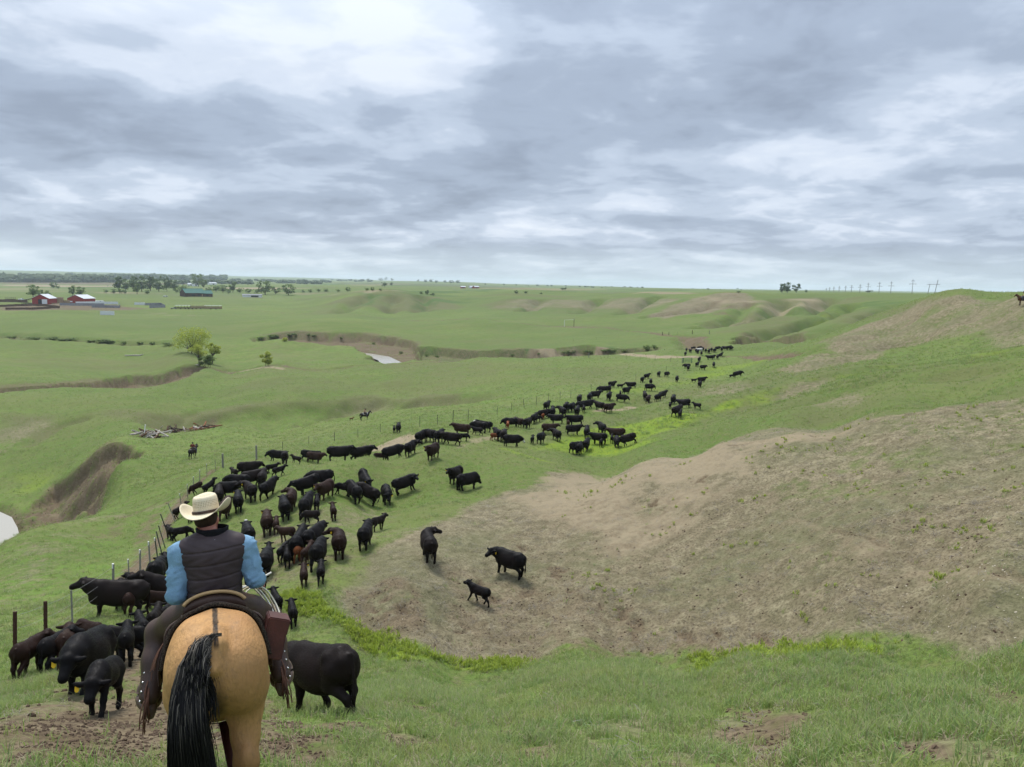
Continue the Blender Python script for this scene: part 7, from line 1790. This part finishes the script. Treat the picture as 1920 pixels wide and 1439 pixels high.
def tuft_mesh(name, n, L, spread, width, seed, mat, droop=.6, flat=0.0, segs=2, leafy=False):
    R = random.Random(seed); vs, fs, cs = [], [], []
    for k in range(n):
        a = R.uniform(0, 6.283); b = Vector((R.gauss(0, spread), R.gauss(0, spread), 0)); l = L * R.uniform(.55, 1.15); dr = R.uniform(.15, droop); w = width * R.uniform(.7, 1.2)
        d = Vector((math.cos(a), math.sin(a), 0)); sd = Vector((-d.y, d.x, 0)) * w; i0 = len(vs); dead = 1.0 if R.random() < .18 else 0.0
        for s in range(segs + 1):
            t = s / segs; hgt = (t - .45 * dr * t * t) * l * (1 - flat); p = b + d * (l * (dr * t * t + flat * t)) + Vector((0, 0, hgt + (.006 if flat else -.01)))
            ww = (math.sin(math.pi * min(1, .12 + t * .88)) if leafy else (1 - t ** 1.5)); 
            if s == segs: vs.append(p[:]); cs.append((t, dead, 0))
            else: vs += [(p - sd * ww)[:], (p + sd * ww)[:]]; cs += [(t, dead, 0)] * 2
        for s in range(segs - 1): q = i0 + s * 2; fs.append((q, q + 1, q + 3, q + 2))
        q = i0 + (segs - 1) * 2; fs.append((q, q + 1, q + 2))
    me = bpy.data.meshes.new(name); me.from_pydata(vs, [], fs); paint(me, 'shade', np.array(cs, np.float32)); me.materials.append(mat); return me
def clod_mesh(name, seed, mat, flat=.7):
    R = random.Random(seed); bm = bmesh.new(); bmesh.ops.create_icosphere(bm, subdivisions=2 if flat > .6 else 1, radius=1.0)
    for v in bm.verts: v.co *= R.uniform(.7, 1.2); v.co.z *= flat
    me = bpy.data.meshes.new(name); bm.to_mesh(me); bm.free(); me.materials.append(mat); return me
def scatter(name, label, cat, meshes, X, Y, Z, scale, rot, kind):
    """one object whose points carry copies of small meshes (geometry nodes)"""
    coll = bpy.data.collections.new(name + '_pieces')
    for k, me in enumerate(meshes):
        o = bpy.data.objects.new('%s_%02d' % (name, k), me); coll.objects.link(o)
    pm = bpy.data.meshes.new(name); pm.vertices.add(len(X)); pm.vertices.foreach_set('co', np.stack([X, Y, Z + CZ], 1).astype(np.float32).ravel())
    a = pm.attributes.new('scl', 'FLOAT_VECTOR', 'POINT'); a.data.foreach_set('vector', scale.astype(np.float32).ravel())
    a = pm.attributes.new('rot', 'FLOAT_VECTOR', 'POINT'); a.data.foreach_set('vector', rot.astype(np.float32).ravel())
    a = pm.attributes.new('pick', 'INT', 'POINT'); a.data.foreach_set('value', kind.astype(np.int32))
    o = link(name, pm); tag(o, label, cat, kind='stuff')
    g = bpy.data.node_groups.new(name + '_spread', 'GeometryNodeTree'); N = g.nodes
    g.interface.new_socket('Geometry', in_out='INPUT', socket_type='NodeSocketGeometry'); g.interface.new_socket('Geometry', in_out='OUTPUT', socket_type='NodeSocketGeometry')
    gi, go = N.new('NodeGroupInput'), N.new('NodeGroupOutput'); ci = N.new('GeometryNodeCollectionInfo'); ci.inputs['Collection'].default_value = coll
    ci.inputs['Separate Children'].default_value = True; ci.inputs['Reset Children'].default_value = True
    ip = N.new('GeometryNodeInstanceOnPoints'); ip.inputs['Pick Instance'].default_value = True
    def attr(n, t):
        q = N.new('GeometryNodeInputNamedAttribute'); q.data_type = t; q.inputs['Name'].default_value = n; return q.outputs['Attribute']
    g.links.new(gi.outputs[0], ip.inputs['Points']); g.links.new(ci.outputs[0], ip.inputs['Instance']); g.links.new(attr('pick', 'INT'), ip.inputs['Instance Index'])
    g.links.new(attr('rot', 'FLOAT_VECTOR'), ip.inputs['Rotation']); g.links.new(attr('scl', 'FLOAT_VECTOR'), ip.inputs['Scale']); g.links.new(ip.outputs[0], go.inputs[0])
    md = o.modifiers.new('spread', 'NODES'); md.node_group = g
    return o
def finish(name, label, cat, meshes, parts, smin, smax, tilt=.15, squash=(1, 1)):
    X, Y, Z, R, S = [np.concatenate([p[k] for p in parts]) for k in range(5)]
    rs = np.random.RandomState(len(X)); n = len(X)
    sc = (rs.uniform(smin, smax, n) * S)[:, None] * np.ones(3); sc[:, 2] *= rs.uniform(*squash, n)
    rot = np.stack([rs.normal(0, tilt, n), rs.normal(0, tilt, n), rs.uniform(0, 6.283, n)], 1)
    return scatter(name, label, cat, meshes, X, Y, Z, sc, rot, rs.randint(0, len(meshes), n))
def pick(n, r0, r1, seed, prob, grow=1.0, power=1.0):
    X, Y, Z, M, r, rs = sample_ground(n, r0, r1, seed, power); k = rs.rand(n) < prob(M, X, Y, r)
    return X[k], Y[k], Z[k], r[k], np.full(k.sum(), grow)
G1 = blade_mat('grass_blade', (0.180, 0.295, 0.050), (0.250, 0.315, 0.090), (0.340, 0.390, 0.140), .42); G2 = blade_mat('blue_green_blade', (0.165, 0.280, 0.080), (0.220, 0.300, 0.105), (0.320, 0.380, 0.170), .42); GD = blade_mat('dry_straw', (0.320, 0.268, 0.160), (0.200, 0.162, 0.098), (0.38, 0.33, 0.22)); GL_ = blade_mat('weed_leaf', (0.260, 0.340, 0.040), (0.180, 0.270, 0.040), (0.360, 0.420, 0.060), .45)
GT = blade_mat('grey_twig', (0.200, 0.185, 0.170), (0.130, 0.105, 0.085), None, 0.0)
pg = lambda M, X, Y, r: np.clip(1.05 - 1.9 * M['dirt'] - .93 * M['dry'] - .7 * M['pale'], 0.02, 1) * np.clip(.75 + 1.5 * fbm(X / 1.7, Y / 1.7, 71, 3), .12, 1)
grass_m = [tuft_mesh('tuft', 13, .19, .05, .0052, 1, G1), tuft_mesh('tuft', 11, .23, .045, .0048, 2, G1, .8), tuft_mesh('tuft', 14, .13, .06, .0055, 3, G1, .9), tuft_mesh('tuft', 12, .21, .05, .0050, 4, G2, .7), tuft_mesh('tuft', 13, .15, .06, .0052, 5, G2, 1.0), tuft_mesh('tuft', 9, .17, .05, .0046, 6, GD, .9), tuft_mesh('tuft', 8, .13, .06, .005, 7, GD, 1.0, .3)]
finish('grass', 'short mixed green prairie grass covering the near slopes', 'grass', grass_m, [
   pick(16000, 4.2, 9, 101, pg), pick(34000, 8.5, 20, 102, pg, 1.05), pick(26000, 19, 34, 103, pg, 1.15), pick(30000, 33, 95, 104, pg, 1.3), pick(60000, 90, 330, 105, pg, 2.4, 2.0)], .65, 1.25, .18)
straw_m = [tuft_mesh('straw', 8, .16, .07, .0045, 11, GD, .7, .75), tuft_mesh('straw', 7, .12, .08, .005, 12, GD, 1.0, .5), tuft_mesh('straw', 9, .20, .09, .004, 13, GD, .5, .9), tuft_mesh('straw', 6, .26, .10, .0045, 14, GT, .5, .85)]
pd_ = lambda M, X, Y, r: np.clip(.05 + .95 * np.maximum(M['dry'] * (1 - .6 * M['pale']), 0) - .5 * M['dirt'], 0.02, 1) * np.clip(.6 + 1.6 * fbm(X / 1.1, Y / 1.1, 72, 3), .06, 1)
finish('dry_litter', 'dead straw and twigs matted over the bare brown slope', 'dry grass', straw_m, [pick(8000, 4.2, 14, 111, pd_, .8), pick(34000, 18, 34, 112, pd_), pick(26000, 33, 56, 113, pd_, 1.2)], .6, 1.3, .25)
weed_m = [tuft_mesh('weed', 16, .20, .07, .016, 21, GL_, .9, 0, 3, True), tuft_mesh('weed', 14, .28, .06, .014, 22, GL_, .7, 0, 3, True), tuft_mesh('weed', 18, .15, .08, .018, 23, GL_, 1.0, 0, 3, True)]
pw = lambda M, X, Y, r: np.clip(M['lush'] * 1.1 - .15, 0, 1) * np.clip(.75 + 1.5 * fbm(X / .9, Y / .9, 73, 3), .1, 1)
finish('weeds', 'yellow-green leafy weeds along the wet draw bottom', 'weeds', weed_m, [pick(60000, 12, 36, 121, pw, 1.15)], .6, 1.3, .2)
pt = lambda M, X, Y, r: np.clip(M['dry'], 0, 1) * (fbm(X / 1.6, Y / 1.6, 74, 3) > .30) * (X > 3)
finish('weed_clumps', 'scattered green weed clumps on the bare brown slope', 'weeds', weed_m + grass_m[:2], [pick(9000, 24, 52, 131, pt, .9)], .5, 1.1, .2)
CLOD = cloth('soil_clod', (0.115, 0.078, 0.050), .55, 40); STONE = cloth('pale_stone', (0.46, 0.40, 0.30), .7, 30)
clods = [clod_mesh('clod', k, CLOD) for k in range(4)]; stones = [clod_mesh('stone', 10 + k, STONE, .55) for k in range(4)]
pc = lambda M, X, Y, r: np.clip(M['dirt'] * 1.1 - .2, 0, 1) * np.clip(.5 + 2 * fbm(X / .5, Y / .5, 75, 2), 0, 1)
finish('soil_clods', 'trampled dark soil clods in the churned foreground', 'soil', clods, [pick(26000, 4.2, 12, 141, pc, .022), pick(30000, 12, 40, 142, pc, .040), pick(50000, 70, 190, 143, pc, .09)], .35, 1.4, .6, (.6, 1.0))
ps = lambda M, X, Y, r: np.clip(.010 + .9 * (M['dry'] > .5) * sstep(.15, .62, (np.arctan2(X, Y) - .30) * 2.2) * (.35 + (fbm(X / 2.5, Y / 2.5, 76, 3) > 0.05)) * (r < 34), 0, 1)
finish('bank_growth', 'rough tufts clinging to the eroded creek banks', 'grass', grass_m[:3] + straw_m[:2], [pick(60000, 70, 190, 161, lambda M, X, Y, r: np.clip(M['dirt'], 0, 1) * (fbm(X / 3, Y / 3, 77, 3) > .12), 2.4), pick(90000, 270, 470, 162, lambda M, X, Y, r: np.clip(M['dirt'], 0, 1) * (fbm(X / 8, Y / 8, 78, 3) > .2), 3.2)], .6, 1.3, .3)
finish('pale_stones', 'small pale stones strewn over the right end of the bare slope', 'stones', stones, [pick(9000, 5, 34, 151, ps, .030)], .3, 1.3, .5)
